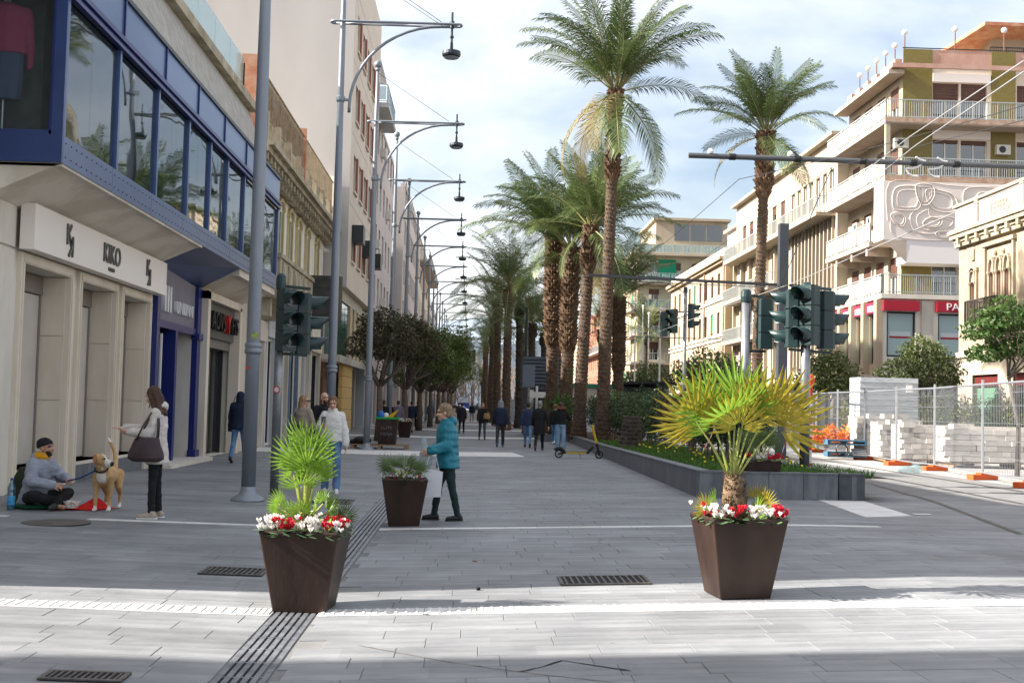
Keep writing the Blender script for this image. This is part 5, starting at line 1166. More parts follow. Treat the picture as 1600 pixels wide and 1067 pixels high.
def palm(label, u, Y, ubot, vtop, r0_, r1, frL, nfr, boots=.8, group='date palms with separate leaves in the near group', hang=6, seed=0, name='date_palm', dlean=0, bulge=1.3, spread=1.0, lift=0):
    rng.seed(100+seed); top = at(u, vtop, Y); base = at(ubot, 640, Y); zb = gz(base.x, Y)+.15
    t = thing(name, label, 'palm tree', (base.x, Y, zb), 0, group)
    h = top.z-zb; b, s_, c = trunk_geo(h, r0_, r1, (top.x-base.x, dlean), boots, bulge)
    tr = b.build('trunk', trunk_m, t, True); tag(s_.build('leaf_bases', [boot_m if boots < .99 else trunk_m], tr), kind='stuff')
    for i in range(nfr):
        f = i/nfr; kind = 'up' if f < .36 else 'mid' if f < .74 else 'low'
        if i >= nfr-hang: kind = 'hang'
        me = frond_mesh(kind, i % 3)
        yaw = i*2.39996+rng.uniform(-.25,.25); s = frL*rng.uniform(.85,1.12)*(1.0 if kind != 'up' else .92)
        place('frond', me, None, t, (c[0]+.12*math.cos(yaw), c[1]+.12*math.sin(yaw), c[2]+.15-.35*f+lift), False, (rng.uniform(-.45,.45), rng.uniform(-.18,.18), yaw), (s, s*spread, s))
    return t
palm('tallest date palm, slim leaning trunk, crown cut by the top edge', 962, 46, 942, 140, .25, .185, 4.5, 42, boots=.74, seed=1, hang=7, bulge=1.3)
palm('date palm with a dark leaning trunk, second trunk left of the tallest', 924, 51, 905, 352, .27, .21, 4.1, 34, boots=.80, seed=2, hang=3, bulge=1.45)
palm('date palm with a rough brown trunk between two other trunks in the near clump', 893, 54.5, 884, 386, .29, .25, 4.1, 32, boots=.45, seed=3, hang=2, bulge=1.4)
palm('leftmost rough brown trunked date palm of the near clump', 866, 56.5, 862, 366, .29, .26, 4.2, 34, boots=.45, seed=4, hang=2, bulge=1.42)
palm('date palm standing alone in front of the white building on the right', 1197, 45, 1180, 205, .21, .165, 3.2, 40, boots=.80, seed=5, hang=4, bulge=1.75)
palm('shorter date palm with yellow green crown behind the tall trunk', 967, 68, 966, 462, .30, .26, 3.9, 40, boots=.45, seed=6, hang=2, bulge=1.3)
# palms further down: joined crowns
def crown_mesh(seed, n=28):
    rng.seed(seed); b = MB()
    for i in range(n):
        f = i/n; a0, dr = ((1.25,.75) if f < .3 else (.85,1.15) if f < .62 else (.35,1.25) if f < .88 else (-.35,1.0))
        frond(b, rng.uniform(.88,1.1), a0+rng.uniform(-.1,.1), dr+rng.uniform(-.2,.2), 34, .21, yaw=i*2.4+rng.uniform(-.3,.3), base=(0,0,.1-.1*f), wid=.006)
    me = b.mesh('crown'); me.materials.append(MATS.get('far_palm_leaflet', leafd)); me.materials.append(rach_m); return me
leaff = mat('far_palm_leaflet', (.085,.13,.045), (.17,.21,.08), 3, .5, trans=.3)  # leaflets lightened in colour in place of sunlight on the far crowns
CR = [crown_mesh(1), crown_mesh(2), crown_mesh(3)]
TR = []
for sd in range(2):
    rng.seed(sd); b, s_, c = trunk_geo(1.0*8, .27, .22, (.15,0), .85, 1.3, .3); TR.append((b.mesh('trunk'), s_.mesh('leaf_bases'), c))
farp = [(795,452,74,4.2),(815,475,82,4.0),(780,476,90,4.2),(833,505,80,3.4),(772,497,106,4.2),(768,520,118,3.6),(762,535,138,3.5),(757,548,160,3.4),(755,596,190,3.6),(853,520,90,3.3),(872,500,100,3.4),(941,515,95,3.4),(820,520,110,3.4),(1010,520,110,3.3)]
for i, (u, v, Y, frL) in enumerate(farp):
    p = at(u, v, Y); zb = gz(p.x, Y); t = thing('distant_palm', 'palm %s' % i, 'palm tree', (p.x, Y, zb), rng.uniform(0,6), 'distant palms down the middle of the street')
    h = p.z-zb; m1, m2, c = TR[i % 2]; sz = h/8
    tr = place('trunk', m1, trunk_m, t, None, True, None, (1,1,sz)); tag(place('leaf_bases', m2, trunk_m if i % 3 else boot_m, tr), kind='stuff')
    place('crown', CR[i % 3], None, t, (c[0], c[1], h), False, (0,0,i*1.3), frL)
    t['label'] = {0:'tallest of the distant palms left of the near clump, full round crown',1:'distant palm just right of the tallest distant one, lower crown',2:'distant palm just left of the tallest distant one'}.get(i, 'small distant palm crown, number %d from the tallest distant palm down the street' % (i+1))
labs = ['small palm right of the distant clump near the dark lamp mast','second row distant palm behind the left of the clump','third row distant palm with a pale crown left of the clump','far palm with slim trunk before the street end','farther slim palm near the street end','lonely small palm at the very end of the street','palm crown peeping left of the near rough trunks','palm crown peeping between the near rough trunks','palm crown right of the tall dark trunk, behind it','distant palm behind the louvred kiosk','palm crown before the pale green house','distant palm close to the louvred kiosk, far trunk']
for o, l in zip([o for o in col.objects if o.name.startswith('distant_palm')][3:], labs): o['label'] = l
# broken stump in the bed
p = at(985,690,36); t = thing('palm_stump', 'short broken palm stump in front of the hedge', 'stump', (p.x, 36, zt(36)-.06))
rng.seed(9); b, s_, c = trunk_geo(1.0, .34, .27, (.05,0), 2, 1, .12); b.build('stump', trunk_m, t, True); tag(s_.build('bark_scales', trunk_m, t), kind='stuff')
# ------------------------------------------------------------------ leafy trees
bark_m = mat('tree_bark', (.085,.065,.05), (.14,.115,.09), 8, .9, bump=.4)
def leaf_cloud(lobes, n, size, seed, outer=.45):
    """leaves scattered through several lobes, denser towards their skin"""
    r = np.random.default_rng(seed); b = MB(); tot = sum(l[3]**2 for l in lobes); V = []; Fc = []
    for (cx, cy, cz, rad, sq) in lobes:
        k = int(n*rad**2/tot); d = r.normal(size=(k,3)); d /= np.linalg.norm(d,axis=1)[:,None]; rr = rad*(outer+(1-outer)*r.random(k)**.6)
        rr *= 1+.18*np.sin(d[:,0]*5+cx*3)*np.cos(d[:,1]*4+cz)+.12*np.sin(d[:,2]*9+cy)
        c = np.array([cx,cy,cz])+d*rr[:,None]*np.array([1,1,sq])
        a = r.normal(size=(k,3)); a /= np.linalg.norm(a,axis=1)[:,None]; q = np.cross(a, r.normal(size=(k,3))); q /= np.linalg.norm(q,axis=1)[:,None]
        s = size*r.uniform(.6,1.3,k)[:,None]
        o = len(V)*1
        P = np.stack([c-a*s, c+q*s*.45, c+a*s, c-q*s*.45],1).reshape(-1,3)
        base = sum(len(x) for x in V); V.append(P); i = np.arange(k)*4+base; Fc.append(np.stack([i,i+1,i+2,i+3],1))
    me = bpy.data.meshes.new('crown'); P = np.concatenate(V); Fq = np.concatenate(Fc)
    me.vertices.add(len(P)); me.vertices.foreach_set('co', P.ravel()); me.loops.add(len(Fq)*4); me.loops.foreach_set('vertex_index', Fq.ravel().astype(np.int32))
    me.polygons.add(len(Fq)); me.polygons.foreach_set('loop_start', (np.arange(len(Fq))*4).astype(np.int32)); me.update(); me.validate()
    return me
def limbs(h, spread, n, seed, r=.13, lean=0):
    rr = random.Random(seed); b = MB(); b.tube([(0,0,0),(.03,.02,h*.5),(lean*.5,0,h)],[r*1.25,r,r*.8],9); tips = []
    for i in range(n):
        a = 2*math.pi*i/n+rr.uniform(-.4,.4); e = (spread*math.cos(a)*rr.uniform(.6,1), spread*math.sin(a)*rr.uniform(.6,1), h+rr.uniform(.7,1.8)*spread*.7)
        mid = (e[0]*.45, e[1]*.45, h+(e[2]-h)*.42+rr.uniform(-.1,.2)); b.tube([(lean*.5,0,h-.1),mid,e],[r*.62,r*.42,r*.16],6); tips.append(e)
        for j in range(3): q = (e[0]+rr.uniform(-.6,.6), e[1]+rr.uniform(-.6,.6), e[2]+rr.uniform(.1,.6)); b.tube([mid,((mid[0]+q[0])/2,(mid[1]+q[1])/2+.1,(mid[2]+q[2])/2+.1),q],[r*.3,r*.2,r*.07],5)
    return b
rr = random.Random(77)
lf_green = mat('street_tree_leaf', (.06,.105,.018), (.15,.195,.04), 1.4, .45, trans=.2, spec=.5)
lf_dark = mat('brown_tree_leaf', (.05,.05,.022), (.10,.085,.04), 2, .6, trans=.2)
lf_olive = mat('orange_tree_leaf', (.07,.10,.03), (.13,.16,.06), 2, .5, trans=.25)
def tree(label, X, Y, h, lobes, n, size, lm, seed, group, trunk_r=.12, spread=1.2, nl=5, zb=None, name='street_tree', lean=0):
    t = thing(name, label, 'tree', (X, Y, gz(X,Y) if zb is None else zb), 0, group)
    limbs(h, spread, nl, seed, trunk_r, lean).build('trunk', bark_m, t, True); place('crown', leaf_cloud(lobes, n, size, seed), lm, t); return t
GT = 'trees along the left of the promenade'
tree('bare looking brown leaved street tree, nearest of the left row', at(592,640,50).x, 50, 2.3, [(0,0,4.2,1.15,.8),(-.7,.2,3.9,.9,.7),(.75,0,4.1,.95,.7),(.2,-.4,4.9,.8,.7),(-.4,.3,4.8,.7,.8)], 3400, .085, lf_dark, 1, GT, .14, 1.3, 6)
tree('second street tree of the left row, brown green crown', at(632,640,60).x, 60, 2.3, [(0,0,4.4,1.4,.8),(-.8,.2,4.2,1.0,.8),(.9,0,4.3,1.1,.8),(.2,-.4,5.2,.95,.7)], 5200, .09, lf_dark, 2, GT, .15, 1.4, 6)
for i, (u, Y, s) in enumerate(((655,70,1.12),(672,81,1.2),(684,93,1.28),(692,106,1.3),(700,120,1.35),(705,138,1.4))):
    tree(['dense green street tree, third of the left row','dense green street tree, fourth of the left row','rounded dark green street tree, fifth of the left row','street tree reaching furthest right over the promenade, sixth of the left row','far green street tree, seventh of the left row','last small street tree of the left row'][i],
         at(u,640,Y).x, Y, 2.0*s, [(rr.uniform(-1.4,1.5)*s, rr.uniform(-1.0,1.0)*s, rr.uniform(2.9,5.2)*s, rr.uniform(.6,1.05)*s, rr.uniform(.65,.95)) for _ in range(13)], 8500, .105, lf_green, 10+i, GT, .16, 1.5, 6)
GT2 = 'trees on the right beyond the building site'
tree('rounded orange tree right of the big signal', at(1293,570,52).x, 52, 1.9, [(0,0,3.1,1.25,.85),(-.6,0,2.9,.9,.8),(.7,.2,2.9,.9,.8),(.1,0,3.7,.75,.7)], 5200, .08, lf_olive, 30, GT2, .1, .8, 5, .1)
tree('dark spreading tree below the red shop sign', at(1445,570,50).x, 50, 2.0, [(0,0,3.5,1.3,.85),(-1.0,0,3.1,1.0,.75),(.9,.2,3.2,.9,.8),(-.2,0,4.1,.9,.75)], 5600, .085, lf_olive, 31, GT2, .14, 1.1, 5, .1)
tree('small round tree below the cream palazzo', at(1110,570,68).x, 68, 2.0, [(0,0,3.6,1.6,.8),(-1.3,0,3.3,1.2,.8),(1.3,.2,3.4,1.2,.8)], 4600, .10, lf_olive, 32, GT2, .12, 1.1, 5, .1)
tree('feathery young tree at the right edge before the palazzo', at(1590,690,31).x, 31, 2.6, [(-.9,0,3.75,.62,.55),(-.3,0,4.15,.75,.6),(.5,0,3.9,.7,.6),(-.7,.2,3.15,.55,.45),(-.1,0,3.3,.6,.4),(.7,.1,3.2,.6,.5)], 4200, .075, mat('feathery_leaf',(.035,.085,.02),(.09,.15,.035),3,.5,trans=.35), 33, GT2, .055, .9, 6, .1, lean=-.5)
tree('small tree beside the black kiosk', at(1018,570,90).x, 90, 2.0, [(0,0,3.6,1.6,.8),(-1.2,0,3.3,1.2,.8)], 3000, .12, lf_olive, 34, GT2, .12, 1.0, 5, .1)
# bare brown wood at the end of the street
br = MB(); rr = random.Random(3)
for i in range(700):
    x = rr.uniform(-9,14); y = rr.uniform(260,300); h = rr.uniform(7,15); z = rr.uniform(1,h)
    br.tube([(x,y,0 if i < 60 else z),(x+rr.uniform(-.8,.8),y,z+1.2),(x+rr.uniform(-1.5,1.5),y,z+2.6)],[.16 if i < 60 else .08,.06,.02],4,cap=False)
tag(br.build('bare_wood', mat('bare_twigs',(.16,.115,.09),(.22,.17,.14),.5,.9)), 'brown bare trees massed at the far end of the street', 'trees', kind='stuff')
rr = random.Random(21)
hl = MB(); hl.add([(-260,700,-2),(-140,700,26),(-40,700,40),(20,700,36),(120,700,52),(260,700,30),(420,700,-2),(0,820,60)],[(0,1,7),(1,2,7),(2,3,7),(3,4,7),(4,5,7),(5,6,7),(0,6,5,4,3,2,1)])
tag(hl.build('hills', mat('hazy_hill',(.20,.25,.31),(.25,.30,.35),.02,.95)), kind='structure')  # distance haze is put into the blue-grey hill colour
# ------------------------------------------------------------------ hedges and shrubs in the bed
lf_hedge = mat('hedge_leaf', (.02,.05,.014), (.06,.095,.028), 2, .5, trans=.15)
lf_hedge2 = mat('red_hedge_leaf', (.04,.05,.018), (.13,.07,.03), 2, .5, trans=.15)
def hedge(label, x0, x1, y0, y1, h, n, m, seed, zb, stems=8, name='hedge', cat='hedge', size=.05, group='clipped hedges in the planted bed', z1=.25):
    r = np.random.default_rng(seed); t = thing(name, label, cat, ((x0+x1)/2, (y0+y1)/2, zb), 0, group); w, d = (x1-x0)/2, (y1-y0)/2
    b = MB(); rr = random.Random(seed)
    for i in range(stems): x, y = rr.uniform(-w*.8,w*.8), rr.uniform(-d*.8,d*.8); b.tube([(x,y,-.1),(x+rr.uniform(-.1,.1),y,h*.4),(x+rr.uniform(-.2,.2),y+rr.uniform(-.1,.1),h*.85)],[.03,.022,.01],5)
    tag(b.build('stem', bark_m, t), kind='stuff')
    lob = []; ax = w > d; k = max(2, int(2*max(w, d)/.55)); q0 = min(w, d, .9)
    for i in range(k):
        a_, c_ = -max(w,d)+(i+.5)*2*max(w,d)/k, rr.uniform(-.15,.15)*min(w,d)
        lob.append((a_ if ax else c_, c_ if ax else a_, z1+(h-z1)*.55, q0*rr.uniform(.9,1.1), (h-z1)*.5/q0*rr.uniform(.92,1.08)))
    place('foliage', leaf_cloud(lob, n, size, seed, .35), m, t); return t
hedge('long dark green clipped hedge behind the palm trunks in the bed', 5.15, 6.6, 36.4, 56, 1.8, 27000, lf_hedge, 1, zt(40)-.05, 20)
hedge('reddish thin hedge clump right of the palm stump', 5.4, 6.5, 30.0, 35.4, 1.6, 9000, lf_hedge2, 2, zt(31)-.05, 9)
hedge('tall dark shrub clump behind the yellow fan palm', 4.95, 6.1, 23.7, 28.6, 1.6, 12000, lf_hedge, 3, zt(25)-.05, 10, size=.045)
hedge('bushy bright shrub at the foot of the near palm trunks', 3.6, 4.6, 53.5, 62, 1.9, 9000, mat('bright_shrub_leaf',(.05,.11,.02),(.10,.18,.04),2,.5,trans=.25), 4, .3, 6, 'shrub', 'shrub', .07, 'shrubs by the palms')
hedge('green and yellow hedge behind the building site fence', 15.0, 29, 46.5, 48.5, 2.15, 26000, mat('yellow_green_leaf',(.06,.12,.02),(.22,.22,.04),1.5,.5,trans=.25), 5, .1, 12, 'hedge', 'hedge', .06, 'hedges beyond the building site')
# ================================================================== planters with fan palms and cyclamens
fan_g = mat('fan_leaf_green', (.13,.25,.022), (.24,.38,.05), 4, .42, trans=.4, spec=.4, vary=.15)
fan_y = mat('fan_leaf_yellow', (.30,.27,.025), (.50,.40,.05), 4, .42, trans=.4, spec=.4, vary=.15)
fan_d = mat('fan_leaf_dark', (.05,.10,.03), (.11,.16,.04), 4, .45, trans=.3, vary=.1)
pet_m = mat('leaf_stalk', (.25,.30,.06), (.33,.36,.10), 5, .5)
fib_m = mat('palm_fibre', (.08,.05,.03), (.22,.15,.09), 14, .95, bump=.8)
fl_r = mat('red_cyclamen', (.50,.008,.02), (.62,.02,.05), 20, .55, trans=.25)
fl_w = mat('white_cyclamen', (.80,.77,.75), rough=.55, trans=.25)
fl_l = mat('cyclamen_leaf', (.03,.09,.03), (.10,.17,.08), 18, .55)
def fan_mesh(seed, n=20, r=1.0, arc=1.75, fold=.25):
    """fan blade of pointed segments; lies in local xy, stalk end at the origin pointing +x, slightly folded"""
    rr = random.Random(seed); b = MB()
    for i in range(n):
        a = -arc+2*arc*i/(n-1)+rr.uniform(-.03,.03); l = r*(1-.30*abs(a/arc)**2)*rr.uniform(.9,1.05); w = .036*r
        d = Vector((math.cos(a), math.sin(a), fold*(.35 if i % 2 else -.02)*.4)); s = Vector((-math.sin(a), math.cos(a), 0)); zz = Vector((0,0,1))
        p0 = d*.10*r; p1 = d*.45*l; p2 = d*.75*l+zz*-.03*r; p3 = d*l+zz*(-.10+rr.uniform(-.05,.02))*r
        b.add([p0, p1-s*w+zz*.015*r, p1, p1+s*w+zz*.015*r, p2-s*w*.7, p2+zz*-.01*r, p2+s*w*.7, p3],[(0,1,2),(0,2,3),(1,4,5,2),(2,5,6,3),(4,7,5),(5,7,6)])
    return b.mesh('blade')
FAN = [fan_mesh(i) for i in range(4)]
def fan_leaf(par, base, tip, r, m, i, roll=0, tilt=.6, stalk=.009):
    base, tip = Vector(base), Vector(tip); mid = (base+tip)/2+Vector((0,0,.06*(tip-base).length))
    b = MB(); b.tube([base, mid, tip],[stalk*1.3,stalk,stalk*.8],5); o = b.build('leaf', pet_m, par)
    d = (tip-mid).normalized(); me = FAN[i % 4].copy() if not FAN[i % 4].materials or FAN[i % 4].materials[0] != m else FAN[i % 4]
    if not me.materials: me.materials.append(m)
    else: me.materials[0] = m
    # blade plane: x along the stalk, normal tilted up
    x = d; zb_ = Vector((0,-.75,.8)); z = zb_-x*zb_.dot(x); z = z.normalized() if z.length > .05 else Vector((0,-1,0)); y = z.cross(x)
    M = Matrix(((x.x,y.x,z.x),(x.y,y.y,z.y),(x.z,y.z,z.z))).to_4x4() @ Matrix.Rotation(roll,4,'X') @ Matrix.Rotation(tilt,4,'Y')
    bl = place('blade', me, None, o); bl.matrix_local = Matrix.Translation(tip) @ M @ Matrix.Scale(r,4)
    return o
PW, PB, PH = .30, .205, .625
def planter(label, loc, rz, s=1.0, flowers=True, group='brown tapered planters'):
    t = thing('planter', label, 'planter', loc, rz, group)
    b = MB(); w, q, h = PW*s, PB*s, PH*s; e = .035*s
    # tapered shell with a rolled rim and an open, soil-filled top
    rings = [(q,0),(q*1.0,.012),(w,h-.03*s),(w+.004,h-.02*s),(w+.004,h),(w-e,h),(w-e-.01,h-.07*s)]
    vs = [(sx*r, sy*r, z) for r, z in rings for sx, sy in ((-1,-1),(1,-1),(1,1),(-1,1))]
    b.add(vs, [(i*4+k, i*4+(k+1)%4, (i+1)*4+(k+1)%4, (i+1)*4+k) for i in range(len(rings)-1) for k in range(4)]+[(3,2,1,0)])
    o = b.build('tub', brown_m, t); bv = o.modifiers.new('bevel','BEVEL'); bv.width = .012*s; bv.segments = 2
    b = MB(); r = w-e-.005; b.add([(-r,-r,h-.06*s),(r,-r,h-.06*s),(r,r,h-.06*s),(-r,r,h-.06*s)],[(0,1,2,3)]); b.build('soil', soil_m, t)
    return t
def cyclamens(par, n, s, seed, zz, spots):
    """clusters of nodding flowers and round leaves; spots: (x, y, colour)"""
    rr = random.Random(seed); B = {'r':MB(),'w':MB()}; lv = MB(); st = MB()
    for x, y, c in spots:
        for k in range(n):
            px, py = x+rr.gauss(0,.035)*s, y+rr.gauss(0,.035)*s; hz = zz+rr.uniform(.05,.14)*s
            st.bar((px,py,zz-.05),(px,py,hz),.005)
            for j in range(5):
                a = 6.28*j/5+rr.uniform(-.3,.3); ca, sa = math.cos(a), math.sin(a); r1 = .016*s*rr.uniform(.8,1.25); u_ = rr.uniform(.022,.04)*s
                B[c].add([(px,py,hz-.012),(px+ca*r1-sa*r1*.8,py+sa*r1+ca*r1*.8,hz+u_*.6),(px+ca*r1*1.2,py+sa*r1*1.2,hz+u_),(px+ca*r1+sa*r1*.8,py+sa*r1-ca*r1*.8,hz+u_*.6)],[(0,1,2,3)])
        for k in range(12):
            px, py = x+rr.gauss(0,.06)*s, y+rr.gauss(0,.06)*s; a = rr.uniform(0,6.28); r1 = rr.uniform(.025,.04)*s; hz = zz+rr.uniform(-.01,.06)*s; tl = rr.uniform(-.5,.5)
            lv.add([(px+math.cos(a+i*1.05)*r1, py+math.sin(a+i*1.05)*r1, hz+math.cos(a+i*1.05)*r1*tl) for i in range(6)],[tuple(range(6))])
    for c, nm, m in (('r','red_flowers',fl_r),('w','white_flowers',fl_w)):
        if B[c].v: tag(B[c].build(nm, m, par), kind='stuff')
    tag(lv.build('flower_leaves', fl_l, par), kind='stuff')
def dwarf_palm(label, loc, group='fan palms in the planters'):
    return thing('fan_palm', label, 'palm', loc, 0, group)
rr = random.Random(5)
# front left planter: bright green fan palm
p = gr(470,958); p.y += PB; pl = planter('front left brown tapered planter with red and white cyclamens', (p.x, p.y, gz(p.x,p.y)), R(-5))
cyclamens(pl, 8, .95, 1, PH-.04, [(-.27,-.24,'w'),(-.20,-.26,'w'),(-.14,-.27,'r'),(-.06,-.25,'r'),(.0,-.24,'w'),(.08,-.26,'w'),(.13,-.22,'w'),(.22,-.25,'r'),(.28,-.22,'r'),(-.25,.1,'w'),(.2,.1,'r'),(.0,.15,'w'),(.27,0,'r'),(-.26,-.1,'w'),(.25,-.1,'r'),(.3,-.25,'w')])
t = dwarf_palm('bright green fan palm in the front left planter', (p.x-.02, p.y, gz(p.x,p.y)+PH-.08))
b = MB(); b.lathe([(.05,0),(.06,.06),(.045,.16),(.02,.24)],10); b.build('stem', fib_m, t)
spec = [((.02,-.10,.52),.30),((-.12,-.05,.56),.27),((.05,-.02,.64),.26),((-.03,.06,.68),.26),((-.13,.05,.46),.24),((.06,.06,.44),.24),((-.03,-.10,.38),.24),((.10,-.06,.48),.22)]
for i, (tip, r) in enumerate(spec): fan_leaf(t, (tip[0]*.15,tip[1]*.15,.1), Vector((tip[0]*.8, tip[1]*.9, tip[2]*1.06)), r*1.02, fan_g, i, rr.uniform(-.9,.9), -.55+rr.uniform(-.5,.5))
for i in range(9):
    a = 2.2+i*.62; fan_leaf(t, (0,0,.08), (.20*math.cos(a),.14*math.sin(a)-.03,.16+.05*(i % 3)), .15, fan_g, i, rr.uniform(-.4,.4), -.5)
for i in range(3): fan_leaf(t, (.18,-.1,.02), (.24+.04*i,-.14+.03*i,.12+.03*i), .13, fan_d, i, .3*i, -.4)
# middle planter beside the teal coat
p = gr(629,822); p.y += PB; pl = planter('middle brown tapered planter beside the woman in teal', (p.x, p.y, gz(p.x,p.y)), R(4), .98)
cyclamens(pl, 3, .8, 2, PH-.06, [(-.2,-.22,'r'),(-.12,-.24,'w'),(0,-.25,'w'),(.1,-.22,'w'),(.2,-.22,'r'),(.26,-.2,'w'),(-.28,-.15,'w'),(.0,.1,'r'),(.2,.1,'w')])
t = dwarf_palm('low spreading dark fan palm in the middle planter', (p.x-.03, p.y, gz(p.x,p.y)+PH-.08))
b = MB(); b.lathe([(.04,0),(.05,.04),(.03,.12)],8); b.build('stem', fib_m, t)
for i in range(10):
    a = i*.63+.2; fan_leaf(t, (0,0,.05), (.17*math.cos(a),.15*math.sin(a)-.03,.17+.03*(i % 3)), .24, fan_d, i, rr.uniform(-.3,.3), .15)
# front right planter: tall yellow green fan palm with a fibrous trunk
p = gr(1160,936); p.y += PB; pl = planter('front right brown tapered planter under the tall yellow fan palm', (p.x, p.y, gz(p.x,p.y)), R(7), 1.03)
cyclamens(pl, 7, .95, 3, PH-.02, [(-.27,-.25,'w'),(-.2,-.27,'w'),(-.12,-.27,'r'),(-.07,-.25,'r'),(.04,-.27,'w'),(.12,-.26,'w'),(.19,-.24,'w'),(.23,-.26,'r'),(.29,-.24,'r'),(.28,-.12,'r'),(-.28,-.12,'r'),(-.25,.1,'w'),(.2,.12,'r'),(.28,.05,'w')])
t = dwarf_palm('tall yellow green fan palm with a hairy trunk in the front right planter', (p.x-.03, p.y, gz(p.x,p.y)+PH-.09))
b = MB(); pts = [(.0,0,0),(.0,0,.22),(-.02,0,.44)]; b.tube(pts,[.08,.105,.065],12); b.build('stem', fib_m, t, True)
hb = MB()
for i in range(240):
    a = rr.uniform(0,6.28); z = rr.uniform(.0,.44); r1 = .09-.08*abs(z-.22); w = .014; ca, sa = math.cos(a), math.sin(a)
    hb.add([(ca*r1-sa*w,sa*r1+ca*w,z),(ca*r1+sa*w,sa*r1-ca*w,z),(ca*(r1+.035),sa*(r1+.035),z+rr.uniform(.02,.07))],[(0,1,2)])
tag(hb.build('trunk_fibres', fib_m, t), kind='stuff')
spec = [((-.46,-.05,.90),.42,'y'),((-.30,.05,1.0),.44,'g'),((-.12,-.12,.96),.42,'g'),((.02,.1,1.06),.42,'g'),((.36,-.05,1.0),.46,'y'),((.46,-.08,.88),.44,'y'),((.24,.1,1.0),.40,'y'),((.0,-.16,.86),.34,'y'),((-.22,.12,.86),.36,'g'),((.12,.02,1.04),.36,'g'),((-.38,.1,.84),.34,'y')]
for i, (tip, r, c) in enumerate(spec): fan_leaf(t, (tip[0]*.08-.02,tip[1]*.1,.42), (tip[0]*.72, tip[1]*.8, .42+(tip[2]-.42)*.92), r*1.12, fan_y if c == 'y' else fan_g, i, rr.uniform(-.9,.9), -.35+rr.uniform(-.6,.5), .008)
for i, (x, y, z) in enumerate(((-.20,-.08,.20),(-.24,.02,.16),(.17,-.1,.14),(.24,-.05,.2),(-.15,-.12,.12),(.2,.05,.24))): fan_leaf(t, (x*.5,y*.6,.05), (x,y,z), .16, fan_y if i % 2 else fan_g, i, rr.uniform(-.4,.4), -.6)
# planter behind it, against the bed wall
p = gr(1187,777); p.y += .05; pl = planter('brown planter standing against the bed wall behind the tall fan palm', (p.x, p.y, gz(p.x,p.y)), R(3), 1.0)
cyclamens(pl, 8, 1, 4, PH-.02, [(-.1,-.25,'w'),(0,-.26,'w'),(.1,-.25,'r'),(.18,-.25,'r'),(.25,-.22,'r'),(.28,-.1,'r'),(-.25,-.2,'r'),(.05,.1,'w')])
t = dwarf_palm('half hidden dark green fan palm in the planter by the bed wall', (p.x, p.y, gz(p.x,p.y)+PH-.08))
for i in range(9): a = i*.7; fan_leaf(t, (0,0,0), (.2*math.cos(a),.17*math.sin(a),.32+.06*(i % 3)), .26, fan_d, i, rr.uniform(-.4,.4), 0)
# far planters in the lamp row
for i, (u, v, s, lab) in enumerate(((632,683,1.05,'far brown planter with white flowers between two lamp poles'),(647,670,1.0,'dark planter further along the lamp row past the flowering one'))):
    p = gr(u, v); pl = planter(lab, p, 0, s*1.1); cyclamens(pl, 7, 1.6, 6+i, PH, [(-.2,-.2,'w'),(0,-.22,'w'),(.2,-.2,'w'),(.1,.1,'r'),(-.1,.1,'w')])
# graffiti bin on a pallet
p = gr(604,701); t = thing('litter_bin', 'brown bin with green rim and scribbled lettering standing on a pallet', 'bin', (p.x, p.y+.2, p.z+.15)); t.scale = (.7,.7,.84)
b = MB(); q, w, h = .42, .52, 1.05; b.add([(sx*r,sy*r,z) for r, z in ((q,0),(w,h),(w-.03,h),(w-.05,h-.3)) for sx, sy in ((-1,-1),(1,-1),(1,1),(-1,1))],[(i*4+k,i*4+(k+1)%4,(i+1)*4+(k+1)%4,(i+1)*4+k) for i in range(3) for k in range(4)]+[(12,13,14,15)]); b.build('tub', brown_m, t)
b = MB(); b.box(-.55,.55,-.56,-.52,h-.02,h+.06); b.box(-.55,.55,.52,.56,h-.02,h+.06); b.box(-.56,-.52,-.52,.52,h-.02,h+.06); b.box(.52,.56,-.52,.52,h-.02,h+.06); b.build('rim', mat('green_plastic_rim',(.01,.30,.05),rough=.5), t)
for k, (tx, z) in enumerate((('LOVE', .62),('PIERA', .36))):
    me = text_mesh(tx, .28, .004, 'CENTER', .8); me.transform(Matrix.Rotation(R(90-5.5),4,'X')); place('scribble', me, mat('chalk_scribble',(.13,.12,.15),rough=.8), t, (-.02,-.42-.095*z-.022,z))
b = MB(); b.add([(-.1,-.35,h+.02),(.5,-.5,h+.38),(.52,.2,h+.36),(.2,-.45,h-.03)],[(0,3,1),(3,2,1),(0,1,2)]); b.build('yellow_bag_flap', mat('yellow_plastic',(.65,.42,.01),rough=.4), t)
b = MB(); b.ball((-.32,-.3,h+.12),.17,.12,.2); b.build('blue_bag', mat('blue_plastic',(.01,.13,.5),rough=.4), t, True)
b = MB(); b.ball((-.08,-.2,h+.1),.15,.12,.14); b.build('white_bag', frame_w, t, True)
b = MB(); b.ball((.12,0,h+.05),.24,.2,.2); b.build('dark_bag', black_m, t, True)
t2 = thing('wooden_pallet', 'low wooden pallet under the graffiti bin', 'pallet', (p.x-.25, p.y+.2, p.z))
pal_m = mat('pallet_wood', (.22,.14,.08), (.32,.22,.13), 6, .85)
for k in range(5): b = MB(); b.box(-1.0,1.0,-.55+k*.24,-.40+k*.24,.11,.148); b.build('plank', pal_m, t2)
for x in (-.95,-.05,.85): b = MB(); b.box(x,x+.12,-.55,.55,.0,.108); b.build('bearer', pal_m, t2)
